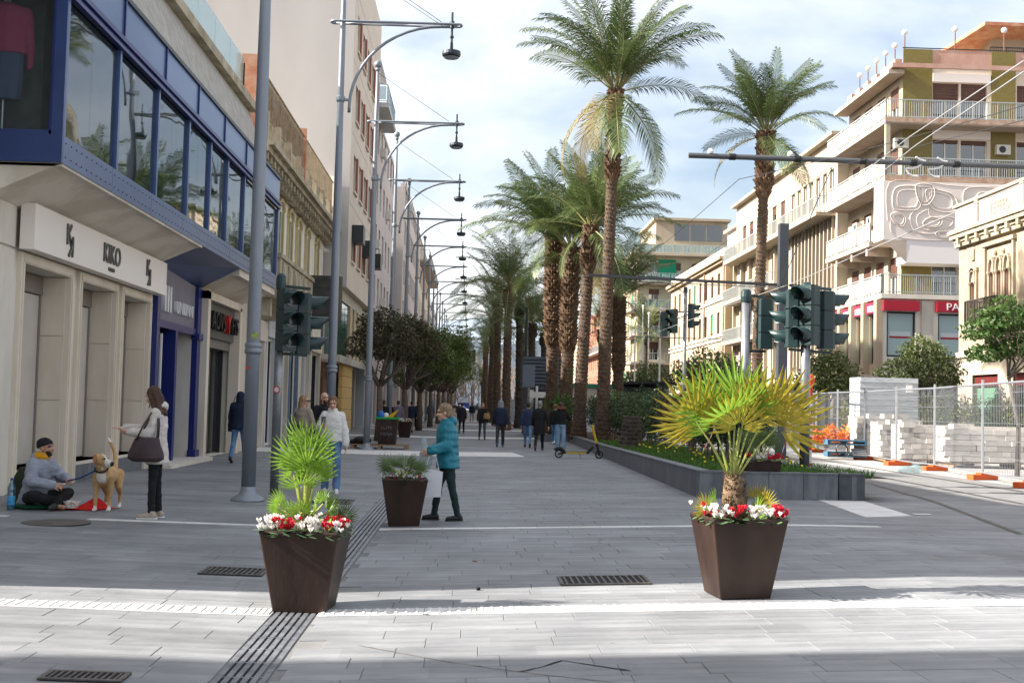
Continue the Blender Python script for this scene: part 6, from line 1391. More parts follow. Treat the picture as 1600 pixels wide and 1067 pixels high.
t2 = thing('black_sack', 'flat black rubbish sack left of the graffiti bin', 'sack', (p.x-.85, p.y+.15, p.z+.15)); b = MB(); b.ball((0,0,.12),.32,.25,.16); b.ball((-.25,.1,.06),.25,.2,.1); place('sack', remesh(b,.03), black_m, t2)
# ================================================================== e-scooter
p = gr(905,716); t = thing('electric_scooter', 'black and yellow electric scooter parked by the bed wall', 'scooter', p, R(4))
yl = mat('scooter_yellow', (.62,.44,.01), rough=.4); k = .0
fm_ = black_m
def wheel(x, r=.125):
    b = MB(); N = 20; prof = [(r-.035,-.025),(r-.008,-.028),(r,0),(r-.008,.028),(r-.035,.025)]
    b.add([(x+pr*math.cos(6.283*i/N), yy, r+pr*math.sin(6.283*i/N)) for pr, yy in prof for i in range(N)], [(j*N+i, j*N+(i+1)%N, (j+1)*N+(i+1)%N, (j+1)*N+i) for j in range(4) for i in range(N)])
    o = b.build('wheel', mat('tyre_rubber',(.02,.02,.02),rough=.85), t, True); b = MB()
    for i in range(6): a = i*math.pi/3; b.bar((x,0,r),(x+(r-.03)*math.cos(a),0,r+(r-.03)*math.sin(a)),.018)
    b.tube([(x,-.045,r),(x,.045,r)],.035,10); b.build('rim', iron_m, o)
wheel(-.62); wheel(.60)
b = MB(); b.box(-.45,.28,-.085,.085,.14,.20); b.bar((.26,0,.18),(.42,0,.36),.07,.08); b.build('deck', fm_, t)
b = MB(); b.box(-.42,.20,-.09,-.0855,.15,.19); b.build('deck_stripe', yl, t)
b = MB(); b.tube([(-.62+.17*math.cos(a),0,.125+.17*math.sin(a)) for a in [.2+i*.25 for i in range(10)]],[.05]*10,6); b.bar((-.62,0,.125),(-.42,0,.17),.06); b.build('mudguard', fm_, t)
b = MB(); b.tube([(.60,0,.125),(.53,0,.42)],.035,8); b.tube([(.6-.0,-.05,.125),(.54,-.05,.36)],.018,6); b.build('fork', fm_, t)
b = MB(); b.tube([(.53,0,.42),(.36,0,1.02)],.035,10); b.build('stem', yl, t)
b = MB(); b.tube([(.54,0,.36),(.52,0,.46)],.045,10); b.tube([(.36,0,1.0),(.34,0,1.1)],.03,8); b.tube([(.34,-.26,1.12),(.34,.26,1.12)],.02,8); b.tube([(.13,-.05,1.12),(.5,-.05,1.1)],.018,8); b.box(.28,.4,-.06,.06,1.08,1.16); b.build('handlebar', fm_, t)
b = MB(); b.bar((.0,-.08,.14),(.02,-.12,.0),.014); b.build('kick_stand', iron_m, t)
# ================================================================== mesh fences of the building site
ora_m = mat('orange_foot', (.62,.10,.015), (.50,.085,.02), 3, .7)
fence_m = mat('fence_zinc', (.40,.43,.47), rough=.4, metal=.7)
def fence_panel(label, a, b_, h=2.3, foot=True, group='mesh fence panels round the building site', dens=.11):
    a, b_ = Vector(a), Vector(b_); l = (b_-a).length; ang = math.atan2((b_-a).y, (b_-a).x)
    t = thing('fence_panel', label, 'fence', a, ang, group)
    dz = b_.z-a.z; f = MB(); f.tube([(0,0,.05),(0,0,h+.08)],.034,8); f.tube([(l,0,.05+dz),(l,0,h+dz)],.03,8); f.tube([(0,0,h-.03),(l,0,h-.03+dz)],.026,8); f.tube([(0,0,.16),(l,0,.16+dz)],.02,8); f.build('frame', fence_m, t)
    w = MB(); n = int(l/dens)
    for i in range(1, n): x = l*i/n; w.bar((x,0,.16+dz*i/n),(x,0,h-.03+dz*i/n),.008)
    for z in (.55,.95,1.35,1.75,2.05): w.bar((0,0,z),(l,0,z+dz),.010)
    tag(w.build('wire_mesh', fence_m, t), kind='stuff')
    if foot:
        q = MB(); q.prism([(-.38,-.11),(-.3,-.13),(.3,-.13),(.38,-.11),(.38,.11),(.3,.13),(-.3,.13),(-.38,.11)],0,.12); q.box(-.12,.12,-.09,.09,.12,.16); me = q.mesh('foot'); me.transform(Matrix.Rotation(R(20)-ang,4,'Z')); place('foot', me, ora_m, t)
    return t
fpts = [(1610,762),(1535,749),(1460,735),(1400,727),(1351,718),(1308,712),(1275,706),(1190,690),(1120,678)]
labs = ['mesh fence panel at the right edge of the picture','second mesh fence panel from the right edge, before the block stacks','mesh fence panel before the middle of the white blocks','mesh fence panel before the left white blocks','mesh fence panel before the wrapped grey pallet','mesh fence panel before the orange netting','mesh fence panel behind the bed pole','far mesh fence panel behind the shrubs']
for i in range(8): fence_panel(labs[i], gr(*fpts[i]), gr(*fpts[i+1]), 2.3)
lp_ = [gr(828,674), gr(806,665), gr(790,656), gr(778,650), gr(770,646)]
for i in range(4): fence_panel(['mesh fence panel beside the walking couple','second mesh fence panel behind the couple','third mesh fence panel down the promenade','last mesh fence panel down the promenade'][i], lp_[i], lp_[i+1], 2.0, True, 'mesh fence panels on the promenade', .14)
p = gr(845,676); fence_panel('white topped mesh fence across the promenade end by the palms', lp_[0], Vector((4.0, lp_[0].y-1, lp_[0].z)), 1.9, False, 'mesh fence panels on the promenade', .16)
# ================================================================== stacks of pale blocks
blk_m = mat('pale_block', (.46,.43,.39), (.57,.54,.50), 5, .85, bump=.15, vary=.12)
blk = MB(); blk.box(-.5,.5,-.5,.5,-.5,.5); blk_me = blk.mesh('block'); blk_me.materials.append(blk_m)
def block_stack(label, c, w, d, rows, bl, bh, seed, ang=0, miss=.08, group='stacks of pale blocks on the building site'):
    t = thing('block_stack', label, 'block stack', c, ang, group); rr = random.Random(seed)
    nx = int(w/bl)
    for z in range(rows):
        x = -w/2-rr.uniform(0,bl*.4)
        while x < w/2:
            L_ = bl*rr.choice((.5,.75,1,1,1.3))
            if z > rows-4 and rr.random() < miss*(z-rows+5): x += L_; continue
            place('block', blk_me, None, t, (x+L_/2, -d/2+.22+rr.uniform(-.035,.035), .16+bh*(z+.5)), False, (0,0,rr.uniform(-.03,.03)), (L_*.97, .42, bh*.93)); x += L_
    q = MB(); q.box(-w/2,w/2,-d/2+.45,d/2,.14,.16+bh*rows*.93); q.build('core_block', blk_m, t)
    for x in (-w/2+.1, 0, w/2-.25): q = MB(); q.box(x,x+.12,-d/2,d/2,0,.12); q.build('pallet_bearer', pal_m, t)
    q = MB(); q.box(-w/2,w/2,-d/2,d/2,.12,.14); q.build('pallet_deck', pal_m, t)
    return t
def gx(u, Y): return at(u, 640, Y).x
block_stack('big stack of pale paving blocks at the right edge', (gx(1580,36), 36.2, .1), 4.0, 1.2, 7, .8, .16, 1)
block_stack('untidy stack of pale blocks in the middle of the site', (gx(1468,37), 37.4, .1), 2.3, 1.2, 7, .30, .16, 2, miss=.16)
block_stack('stack of small pale blocks left of the untidy one', (gx(1408,39), 39.3, .1), 1.4, 1.2, 7, .25, .17, 3)
block_stack('narrow stack of pale blocks below the wrapped pallet', (gx(1366,41), 41.2, .1), 1.4, 1.2, 8, .3, .17, 4)
c = at(1380,652,43.5); t = thing('wrapped_pallet', 'tall pallet load wrapped in grey plastic film behind the blocks', 'pallet load', (c.x, 43.5, .15)); t.scale = (1.1,1,1.02)
q = MB(); q.box(-.95,.95,-.6,.6,1.25,2.7); q.build('load', mat('grey_film',(.36,.40,.45),(.52,.56,.60),3,.25,bump=.5,bscale=6,stretch=(1,1,4)), t)
for k in range(7): q = MB(); q.box(-.97,.97,-.62,-.601,1.32+k*.2,1.34+k*.2); q.build('film_fold', mat('film_fold',(.28,.31,.35),rough=.35), t)
q = MB(); q.box(-.92,.92,-.6,.6,.15,1.2); q.build('lower_load', blk_m, t)
for x in (-.9,-.1,.65): q = MB(); q.box(x,x+.25,-.6,.6,0,.15); q.build('bearer', pal_m, t)
q = MB(); q.box(.55,.75,-.645,-.625,2.2,2.45); q.build('label_sheet', letter_w, t)
c = at(1312,690,41); t = thing('safety_netting', 'crumpled orange safety netting heaped behind the fence', 'netting', (c.x, 41.5, .55)); t.scale = (.85,1,.7); rr2 = random.Random(4)
q = MB()
for i in range(26):
    for s_ in (0,1):
        P = []
        for j in range(10): P.append(((i/26-.5)*2.4 if s_ else (j/9-.5)*2.4, rr2.uniform(-.2,.2), (j/9)*.75*(1+.3*math.sin(i*.8)) if s_ else i/26*.8*(1+.3*math.sin(j*2))))
        q.tube(P,.014,4,cap=False)
q.build('netting', mat('orange_net',(.80,.20,.015),rough=.5), t)
t = thing('pipe_pallet', 'blue pallets and cable coils below the orange netting', 'pallet load', (c.x, 40.4, .15)); t.scale = (.62,.7,.8); q = MB()
for z in (.0,.14,.5,.64): q.box(-1.0,1.0,-.5,.5,z,z+.07)
for x in (-1,-.1,.9): q.box(x,x+.1,-.5,.5,.07,.14); q.box(x,x+.1,-.5,.5,.57,.64)
q.build('blue_pallet', mat('blue_paint_wood',(.04,.12,.19),(.07,.16,.24),4,.7), t)
q = MB(); 
for k in range(5): q.tube([(-.4+.3*math.cos(a*.314),-.62-.02*k,.3+.26*math.sin(a*.314)) for a in range(21)],.025,6)
q.build('cable_coil', black_m, t); q = MB()
for k in range(4): q.tube([(.2,-.6+.1*k,.12+.07*k),(.95,-.75+.1*k,.1+.07*k)],.04,8)
q.build('pipe', steel_gal, t)
# red and white marker posts, tape
c = at(1272,700,23.6); t = thing('marker_post', 'red and white banded marker post behind the bed wall', 'post', (c.x, 23.9, .35))
rw = mat('marker_white',(.7,.68,.66),rough=.5); rd = mat('marker_red',(.50,.03,.02),rough=.5)
for k in range(7): q = MB(); q.lathe([(.045,k*.26),(.045,k*.26+.26)],10); q.build('band', rd if k % 2 == 0 else rw, t)
q = MB(); q.ball((0,0,1.9),.09,.03,.12,n=8,m=6); q.build('lamp', mat('orange_lamp',(.75,.10,.01),rough=.3), t)
def tape(label, pts, w=.07):
    q = MB(); P = [Vector(p_) for p_ in pts]; n = 0
    for A_, B_ in zip(P, P[1:]):
        for i in range(5):
            a_, b2 = A_+(B_-A_)*(i/5), A_+(B_-A_)*((i+1)/5); q.m = n % 2; n += 1; zz = Vector((.01,.015,w)); q.add([a_,b2,b2+zz,a_+zz],[(0,1,2,3)])
    tag(q.build('barrier_tape', [rd, rw]), label, 'tape', 'red and white barrier tape')
tape('red and white tape hanging from the marker post', [at(1272,642,23.8), at(1245,660,23.6), at(1228,690,23.4), at(1214,735,23.3)])
tape('red and white tape tied low in the thin hedge', [at(1085,662,30), at(1072,680,30), at(1064,692,30)])
tape('red and white tape tied to the dark shrub', [at(1118,668,24.5), at(1108,690,24.5), at(1098,706,24.5)])
q = MB(); c = gr(1415,738); t = thing('plastic_litter', 'crumpled clear plastic litter by the orange fence feet', 'litter', c); q.ball((0,0,.08),.25,.12,.1); q.ball((.3,.05,.1),.18,.12,.12); place('plastic', remesh(q,.03,0), gl_clear, t)
# small stone on the paving
p = gr(747,922); q = MB(); q.ball((0,0,.015),.02,.018,.016); tag(q.build('pebble', dark_m, None, True, p), 'small black pebble lying on the sunlit paving', 'pebble')
p = gr(742,877); q = MB(); q.ball((0,0,.008),.025,.018,.01); tag(q.build('dry_leaf', mat('dry_leaf',(.3,.2,.12)), None, True, p), 'small brown dry leaf on the shaded paving', 'leaf')
p = gr(1441,804); q = MB(); q.box(-.12,.12,-.05,.05,.008,.012); tag(q.build('paper_scrap', letter_w, None, False, p), 'scrap of white paper on the paving by the white corner', 'paper')
# ================================================================== kiosks and vehicles down the street
c = at(848,610,62); t = thing('louvred_kiosk', 'dark kiosk with horizontal louvres and white frame behind the palms', 'kiosk', (c.x, 62, .1))
q = MB(); q.box(-.9,.9,0,3,0,2.6); q.build('body', mat('kiosk_dark',(.05,.06,.08),rough=.6), t); q = MB(); q.box(-.7,.7,-.04,0,.2,2.3); q.build('pane', glass_dk, t)
for k in range(8): q = MB(); q.box(-1.0,1.0,-.12,-.02,2.6+k*.18,2.68+k*.18); q.build('louvre', mat('kiosk_louvre',(.09,.11,.15),rough=.5), t)
q = MB(); q.box(-1.0,1.0,0,3,2.6,4.0); q.build('top', mat('kiosk_top',(.07,.085,.11),rough=.6), t)
for x in (-.3,.3): q = MB(); q.box(x-.06,x+.06,-.1,-.041,0,2.5); q.build('post', frame_w, t)
q = MB(); q.box(-.8,.8,-.09,-.041,1.9,2.2); q.build('white_beam', frame_w, t)
c = at(826,600,60); t = thing('info_totem', 'grey blue totem on a post left of the louvred kiosk', 'totem', (c.x, 60, .1)); q = MB(); q.box(-.3,.3,-.1,.1,2.4,3.5); q.build('panel', mat('totem_grey',(.12,.15,.2),rough=.5), t); q = MB(); q.tube([(0,0,0),(0,0,2.4)],.07,8); q.build('post', steel_gal, t)
c = at(935,600,95); t = thing('white_kiosk', 'long white kiosk with a green roof edge behind the trunks', 'kiosk', (c.x, 95, .1))
q = MB(); q.box(-4,4,0,4,0,3.0); q.build('wall', white_m, t); q = MB(); q.box(-4.2,4.2,-.2,4.2,3.0,3.3); q.build('roof_edge', gsh_m, t)
for x in (-2.6,-.4,1.8): window(t, FF(), x, .9, 1.3, 1.3, .05, frame_b, glass_dk, 1)
c = at(1000,605,78); t = thing('black_kiosk', 'black kiosk with a wide slanted roof near the pale green house', 'kiosk', (c.x, 78, .1))
q = MB(); q.box(-1.0,1.6,0,2.4,0,2.4); q.build('body', mat('kiosk_dark',(.05,.06,.08)), t); q = MB(); q.box(-.4,.7,-.05,-.001,.3,2.2); q.build('poster', mat('bright_poster',(.4,.25,.1),(.1,.2,.35),3,.5), t)
q = MB(); q.add([(-1.9,-.6,3.0),(2.2,-.6,3.1),(1.7,2.6,2.4),(-1.4,2.6,2.4),(-1.9,-.6,3.15),(2.2,-.6,3.25),(1.7,2.6,2.55),(-1.4,2.6,2.55)],[(3,2,1,0),(4,5,6,7),(0,1,5,4),(1,2,6,5),(2,3,7,6),(3,0,4,7)]); q.box(-1.4,1.5,.1,2.3,2.4,2.85); q.build('roof', black_m, t)
q = MB(); q.tube([(-1.5,-.3,0),(-1.5,-.3,3.0)],.06,8); q.build('post', black_m, t)
def car(label, loc, rz, body, L_=4.0, H=1.48, name='car', van=False):
    t = thing(name, label, 'car' if not van else 'van', loc, rz, 'vehicles at the end of the street'); w = .85
    if not van: prof = [(-L_/2,.35),(-L_/2,.8),(-L_/2+.25,.95),(-L_/2+.55,1.0),(-L_*.22,H),(L_*.12,H),(L_*.28,1.0),(L_/2-.1,.85),(L_/2,.6),(L_/2,.35)]
    else: prof = [(-L_/2,.4),(-L_/2,H),(L_/2-.5,H),(L_/2-.05,H*.62),(L_/2,.9),(L_/2,.4)]
    n = len(prof); q = MB(); q.add([(x,-w*(1 if z < 1.05 or van else .82),z) for x, z in prof]+[(x,w*(1 if z < 1.05 or van else .82),z) for x, z in prof],[tuple(range(n)),tuple(range(2*n-1,n-1,-1))]+[(i,n+i,n+(i+1)%n,(i+1)%n) for i in range(n)]); q.build('body', body, t)
    if not van:
        q = MB(); q.add([(L_*.13,-w*.72,H-.04),(L_*.13,w*.72,H-.04),(L_*.275,w*.82,1.03),(L_*.275,-w*.82,1.03)],[(0,1,2,3)]); q.v = [(x+.03,y,z+.03) for x, y, z in q.v]; q.build('windscreen', glass_dk, t)
        for s_ in (-1,1): q = MB(); q.add([(-L_*.2,s_*w*.86,H-.06),(L_*.1,s_*w*.86,H-.06),(L_*.24,s_*w*1.02,1.03),(-L_*.34,s_*w*1.02,1.03)],[(0,1,2,3)]); q.build('side_window', glass_dk, t)
    else:
        q = MB(); q.add([(L_/2-.46,-w*.9,H-.1),(L_/2-.46,w*.9,H-.1),(L_/2-.03,w*.9,H*.63),(L_/2-.03,-w*.9,H*.63)],[(0,1,2,3)]); q.v = [(x+.05,y,z+.03) for x, y, z in q.v]; q.build('windscreen', glass_dk, t)
    for x in (-L_*.32,L_*.32):
        for s_ in (-1,1): q = MB(); q.tube([(x,s_*(w-.18),.32),(x,s_*(w+.02),.32)],.32,14); q.build('wheel', black_m, t)
    for s_ in (-1,1): q = MB(); q.box(L_/2-.02,L_/2+.03,s_*.6-.14,s_*.6+.14,.68,.82); q.build('headlight', frame_w, t)
    return t
def cp(u, Y): return (at(u,640,Y).x, Y, gz(at(u,640,Y).x, Y))
car('white hatchback at the end of the promenade', cp(712,150), R(-28), mat('white_car_paint',(.72,.72,.72),rough=.25,coat=.5), 3.9)
car('blue van behind the white hatchback', cp(726,178), R(-95), mat('blue_van_paint',(.02,.06,.26),rough=.3,coat=.4), 5.0, 2.7, 'van', True)
car('dark small car right of the blue van', cp(748,178), R(-88), mat('teal_car_paint',(.03,.06,.08),rough=.3,coat=.5), 4.0)
car('pale blue car behind the hedge right of the palms', cp(1035,58), R(8), mat('pale_car_paint',(.45,.50,.55),rough=.25,coat=.6), 4.3)
car('silver car half hidden behind the near palm trunks', cp(935,66), R(10), mat('silver_car_paint',(.50,.55,.62),rough=.25,coat=.6,metal=.3), 4.2)
b = MB(); c = at(720,632,120)
t = thing('road_barrier', 'grey road barrier across the far end of the promenade', 'barrier', (c.x, 120, .05)); b.box(-3.5,4.5,-.15,.15,0,.85); b.build('barrier', conc_m, t); b = MB(); b.box(-3.5,4.5,-.2,.2,.85,.92); b.build('top_rail', frame_w, t)
c = at(775,573,110); t = thing('road_sign', 'small red and white no entry sign far down the street', 'sign', (c.x, 110, .05)); b = MB(); b.tube([(0,0,0),(0,0,c.z)],.05,8); b.build('post', steel_gal, t); b = MB(); b.tube([(0,-.06,c.z),(0,-.09,c.z)],.5,18); b.build('disc', rd, t); b = MB(); b.box(-.35,.35,-.11,-.091,c.z-.1,c.z+.1); b.build('white_bar', rw, t)
c = at(822,560,68); t = thing('line_mast', 'slim dark lamp mast between the distant palms and the kiosk', 'mast', (c.x, 68, .1)); b = MB(); b.tube([(0,0,0),(0,0,at(822,483,68).z)],[.11,.08],10); b.build('mast', lampd_m, t); b = MB(); b.lathe([(.2,0),(.2,.04)],12); b.build('base_plate', iron_m, t)
for i, (u, vt, Y) in enumerate(((1032,485,80),(1005,480,95),(1014,492,90),(993,500,88))):
    c = at(u, vt, Y); t = thing('flag_pole', ['slim white pole right of the pale green house corner','slim white pole at the left of the pale green house','second slim white pole before the pale green house','slim white pole nearest the palm crown'][i], 'pole', (c.x, Y, .1), 0, 'slim pale poles before the green house'); b = MB(); b.tube([(0,0,0),(0,0,c.z)],[.07,.05],8); b.build('pole', frame_w, t); b = MB(); b.ball((0,0,c.z),.1,n=8,m=6); b.build('finial', frame_w, t)
# ================================================================== people
def cloth(name, c, c2=None, bump=.35, scale=14, stretch=(1,1,1), rough=.85): return mat('cloth_'+name, c, c2 or tuple(min(1, x*1.25+.004) for x in c), scale, rough, bump=bump, bscale=scale*1.2, stretch=stretch, spec=.25)
SKIN = mat('skin_light', (.52,.30,.21), (.58,.35,.25), 20, .55); SKIN2 = mat('skin_tan', (.40,.21,.14), (.46,.26,.18), 20, .55)
EYE = mat('eye_dark', (.03,.02,.018), rough=.25); LIP = mat('lip', (.42,.15,.13), rough=.5)
HAIR = {'brown':mat('hair_brown',(.035,.014,.007),(.075,.034,.016),9,.45,bump=.6,bscale=50,stretch=(3,3,.3)),'blonde':mat('hair_blonde',(.22,.13,.06),(.36,.24,.13),9,.45,bump=.6,bscale=50,stretch=(3,3,.3)),
        'dark':mat('hair_dark',(.014,.011,.010),(.035,.026,.02),9,.45,bump=.5,bscale=50,stretch=(3,3,.3)),'ash':mat('hair_ash',(.16,.10,.05),(.38,.28,.17),22,.5,bump=.7,bscale=60,stretch=(3,3,.5)),'grey':mat('hair_grey',(.14,.14,.14),(.28,.28,.28),20,.6,bump=.5),
        'auburn':mat('hair_auburn',(.12,.05,.022),(.22,.11,.05),9,.45,bump=.6,bscale=50,stretch=(3,3,.3))}
def hand(b, W, d, nrm, side, k, curl=.3):
    """palm and five fingers; d: way the hand points, nrm: out of the palm"""
    d = Vector(d).normalized(); nrm = Vector(nrm); nrm = (nrm-d*nrm.dot(d)).normalized(); s = d.cross(nrm)*side; W = Vector(W)
    for o in (-.024,0,.024): b.cap(W+s*o*.7*k, W+d*.075*k+s*o*k, .019*k, .017*k, 8)
    for i, (o, l) in enumerate(((-.035,.062),(-.012,.074),(.012,.078),(.035,.070))):
        p0 = W+d*.085*k+s*o*k; d1 = (d*math.cos(curl*.5)+nrm*math.sin(curl*.5)); p1 = p0+d1*l*.55*k+s*o*.12*k; d2 = d*math.cos(curl*1.5)+nrm*math.sin(curl*1.5); p2 = p1+d2*l*.5*k
        b.cap(p0-d*.02*k, p1, .0098*k, .009*k, 8); b.cap(p1, p2, .009*k, .0075*k, 8)
    t0 = W+d*.03*k+s*.034*k; t1 = t0+(d*.6+s*.7+nrm*.25).normalized()*.04*k; t2 = t1+(d*.9+s*.25+nrm*.3).normalized()*.032*k
    b.cap(W+d*.015*k+s*.02*k, t1, .014*k, .0105*k, 8); b.cap(t1, t2, .0105*k, .008*k, 8)
def person(label, loc, yaw, h, pose, fit, near=False, group=None):
    """fit: top, hem, topm, legm, wide, shoem, hair(style,colour), hood, skin, girth, female"""
    k = h/1.75; t = thing('person', label, 'person', loc, yaw, group); vox = .0075 if near else .014; fem = fit.get('female', False)
    ln = pose.get('lean', 0.03); U = Vector((0,-math.sin(ln),math.cos(ln)))
    # legs
    hipx = .088*k; J = {}
    sit = 'knees' in pose
    if sit:
        P = Vector((0,0,pose['pelvis_z']))
        for s, n_ in ((1,'L'),(-1,'R')): J['hip'+n_] = P+Vector((s*hipx,0,0)); J['kn'+n_] = Vector(pose['knees'][n_]); J['an'+n_] = Vector(pose['ankles'][n_])
    else:
        Q = {}
        for s, n_ in ((1,'L'),(-1,'R')):
            a, b_ = pose.get('leg'+n_, (0.03,.06)); o = pose.get('stance', .05)
            kn = Vector((s*(hipx+.43*k*math.sin(o)*.5), -.43*k*math.sin(a), -.43*k*math.cos(a))); an = kn+Vector((s*.43*k*math.sin(o)*.3, -.42*k*math.sin(a-b_), -.42*k*math.cos(a-b_))); Q[n_] = (kn, an, a-b_)
        zp = -min(Q['L'][1].z+(-.05*k if Q['L'][2] > -.3 else -.02), Q['R'][1].z+(-.05*k if Q['R'][2] > -.3 else -.02))+.03*k
        P = Vector((0,0,zp))
        for s, n_ in ((1,'L'),(-1,'R')): J['hip'+n_] = P+Vector((s*hipx,0,0)); J['kn'+n_] = P+Q[n_][0]; J['an'+n_] = P+Q[n_][1]
    N = P+U*.535*k; C = P+U*.36*k; hp = pose.get('headfwd', .03)
    Hc = N+Vector((0,-hp*k,.135*k)) if True else None
    shw = (.165 if fem else .185)*k; girth = fit.get('girth', 1.0)
    for s, n_ in ((1,'L'),(-1,'R')):
        sh = P+U*.47*k+Vector((s*shw,.0,0)); J['sh'+n_] = sh
        if 'el'+n_ in pose: J['el'+n_] = Vector(pose['el'+n_]); J['wr'+n_] = Vector(pose['wr'+n_])
        else:
            a, o, e, inn = pose.get('arm'+n_, (.05,.12,.25,.0))
            d1 = Vector((s*math.sin(o), -math.sin(a)*math.cos(o), -math.cos(a)*math.cos(o))); el = sh+d1*.285*k
            d2 = Vector((s*(math.sin(o)*.6-inn), -math.sin(a+e), -math.cos(a+e))).normalized(); J['el'+n_] = el; J['wr'+n_] = el+d2*.25*k
    X = Vector((1,0,0)); Yv = Vector((0,1,0))
    def ring(z, rx, ry, oy=0): return (P+U*z*k+Vector((0,oy*k,0)), X*rx*k, Yv*ry*k)
    # ---- the body itself: one continuous surface
    b = MB(); g_ = girth
    b.loft([ring(-.06,.13*g_,.09*g_),ring(.0,.155*g_,.105*g_),ring(.12,.13*g_,.095*g_),ring(.3,.145*g_,.105*g_),ring(.42,.15*g_,.095*g_),ring(.49,.11,.07),ring(.53,.055,.055),ring(.60,.052,.052)],14)
    for n_ in 'LR':
        b.cap(J['hip'+n_], J['kn'+n_], .078*k*g_, .052*k); b.cap(J['kn'+n_], J['an'+n_], .052*k, .036*k); b.cap(J['sh'+n_], J['el'+n_], .048*k, .038*k); b.cap(J['el'+n_], J['wr'+n_], .038*k, .026*k)
        fwd_ = Vector((0,-1,0)); b.cap(J['an'+n_]+Vector((0,.02,-.03))*k, J['an'+n_]+Vector((0,-.12,-.045))*k, .034*k, .028*k)
        dv = (J['wr'+n_]-J['el'+n_]).normalized(); s = 1 if n_ == 'L' else -1
        pn = pose.get('palm'+n_, (-s*.9, -.1, 0)); hand(b, J['wr'+n_], dv+Vector(pose.get('hand'+n_, (0,0,0))), pn, pose.get('thumb'+n_, s), k*(1.0 if near else 1.15), pose.get('curl'+n_, .5))
    # head in its own frame, then turned
    hy, hpit = pose.get('headyaw', 0), pose.get('headpitch', 0)
    Mh = Matrix.Translation(Hc) @ Matrix.Rotation(hy,4,'Z') @ Matrix.Rotation(-hpit,4,'X')
    hb = MB(); hb.ball((0,.012*k,.045*k),.077*k,.097*k,.092*k,14,10); hb.ball((0,-.022*k,-.02*k),.062*k,.072*k,.078*k,12,8); hb.cap((0,-.06*k,-.075*k),(0,-.045*k,-.07*k),.03*k,.035*k)
    hb.cap((0,-.088*k,.012*k),(0,-.108*k,-.02*k),.010*k,.016*k,8); hb.cap((0,.0,-.05*k),(0,.01*k,-.14*k),.055*k,.056*k)
    for s in (-1,1): hb.ball((s*.077*k,.012*k,.0),.012*k,.022*k,.033*k,8,6); hb.ball((s*.03*k,-.075*k,-.012*k),.022*k,.02*k,.02*k,8,6); hb.cap((s*.045*k,-.078*k,.045*k),(s*.012*k,-.09*k,.043*k),.011*k,.011*k,8)
    hb.cap((-.02*k,-.083*k,-.048*k),(.02*k,-.083*k,-.048*k),.009*k,.009*k,8)
    n0 = len(b.v); b.add([Mh @ Vector(v) for v in hb.v], hb.f)
    me = remesh(b, vox, 2, 'body'); me.materials.append(fit.get('skin', SKIN)); me.materials.append(EYE); me.materials.append(LIP); me.materials.append(HAIR.get(fit.get('beard', fit['hair'][1]), HAIR['dark']))
    Mi = Mh.inverted()
    for p in me.polygons:
        c = Mi @ p.center
        if abs(c.z) > .12*k or c.y > -.03*k or abs(c.x) > .09*k: continue
        x, z = abs(c.x)/k, c.z/k
        if ((x-.033)/.017)**2+((z-.018)/.0085)**2 < 1: p.material_index = 1
        elif abs(c.x)/k < .026 and abs(z+.047) < .008 and c.y < -.06*k: p.material_index = 2
        elif .015 < x < .05 and abs(z-.042) < .006: p.material_index = 3
        elif 'beard' in fit and z < -.035 and not (x < .024 and abs(z+.047) < .009): p.material_index = 3
    place('body', me, None, t)
    # ---- clothes
    vg = .013 if near else .02
    hem = fit.get('hem', -.08); tk = fit.get('thick', .02)*k; topm = fit['topm']; fl_ = fit.get('flare', 1.0)
    b = MB(); q = tk/k
    rings = []
    if hem < -.08: rings.append(ring(hem, (.165*g_+q)*fl_, (.125*g_+q)*fl_)); rings.append(ring(hem*.5, (.17*g_+q)*(1+fl_)/2, (.125*g_+q)*(1+fl_)/2))
    else: rings.append(ring(hem, .155*g_+q, .115*g_+q))
    rings += [ring(.03,.157*g_+q,.115*g_+q), ring(.14,.142*g_+q,.108*g_+q), ring(.3,.156*g_+q,.118*g_+q), ring(.42,.165*g_+q,.108*g_+q), ring(.49,.13+q,.085+q), ring(.535,.075+q*.6,.072+q*.6), ring(.535+fit.get('collar',.03),.07+q*.5,.07+q*.5)]
    b.loft(rings, 16)
    for n_ in 'LR':
        s = 1 if n_ == 'L' else -1; wr = J['el'+n_]+(J['wr'+n_]-J['el'+n_])*.97
        b.cap(J['sh'+n_]+Vector((-s*.03,0,-.01))*k, J['el'+n_], .056*k*g_+tk*.9, .047*k+tk*.9); b.cap(J['el'+n_], wr, .047*k+tk*.9, .036*k+tk*.8)
    if fit.get('hood') == 'down': b.ball(N+Vector((0,.085*k,.02*k)),.125*k,.075*k,.075*k,12,8); b.ball(N+Vector((0,.02*k,.03*k)),.105*k,.085*k,.05*k,12,8)
    jm = remesh(b, vg, 2, 'jacket')
    if near: crumple(jm, .012*k, 9, 13, h*7)
    place('jacket' if fit.get('jacket',True) else 'top', jm, topm, t)
    if fit.get('hood') == 'up':
        b = MB(); b.loft([(Hc+Mh.to_3x3() @ Vector((0,y,z))*k, (Mh.to_3x3() @ Vector((rx,0,0)))*k, (Mh.to_3x3() @ Vector((0,ry,0)))*k) for y, z, rx, ry in ((.03,-.15,.11,.11),(.03,-.06,.11,.115),(.025,.03,.108,.12),(.03,.10,.09,.10),(.035,.145,.04,.05))],14); place('hood', remesh(b, vg, 2, 'hood'), fit.get('hoodm', topm), t)
    if fit.get('fur'): 
        b = MB(); rr_ = random.Random(1)
        for i in range(40): a = i/40*6.283; b.ball(N+Vector((.13*math.cos(a)*k,.04*k+.10*math.sin(a)*k,.05*k+rr_.uniform(-.02,.02))),.045*k,n=7,m=5)
        place('fur_trim', remesh(b,.018,0,'fur_trim'), fit['fur'], t)
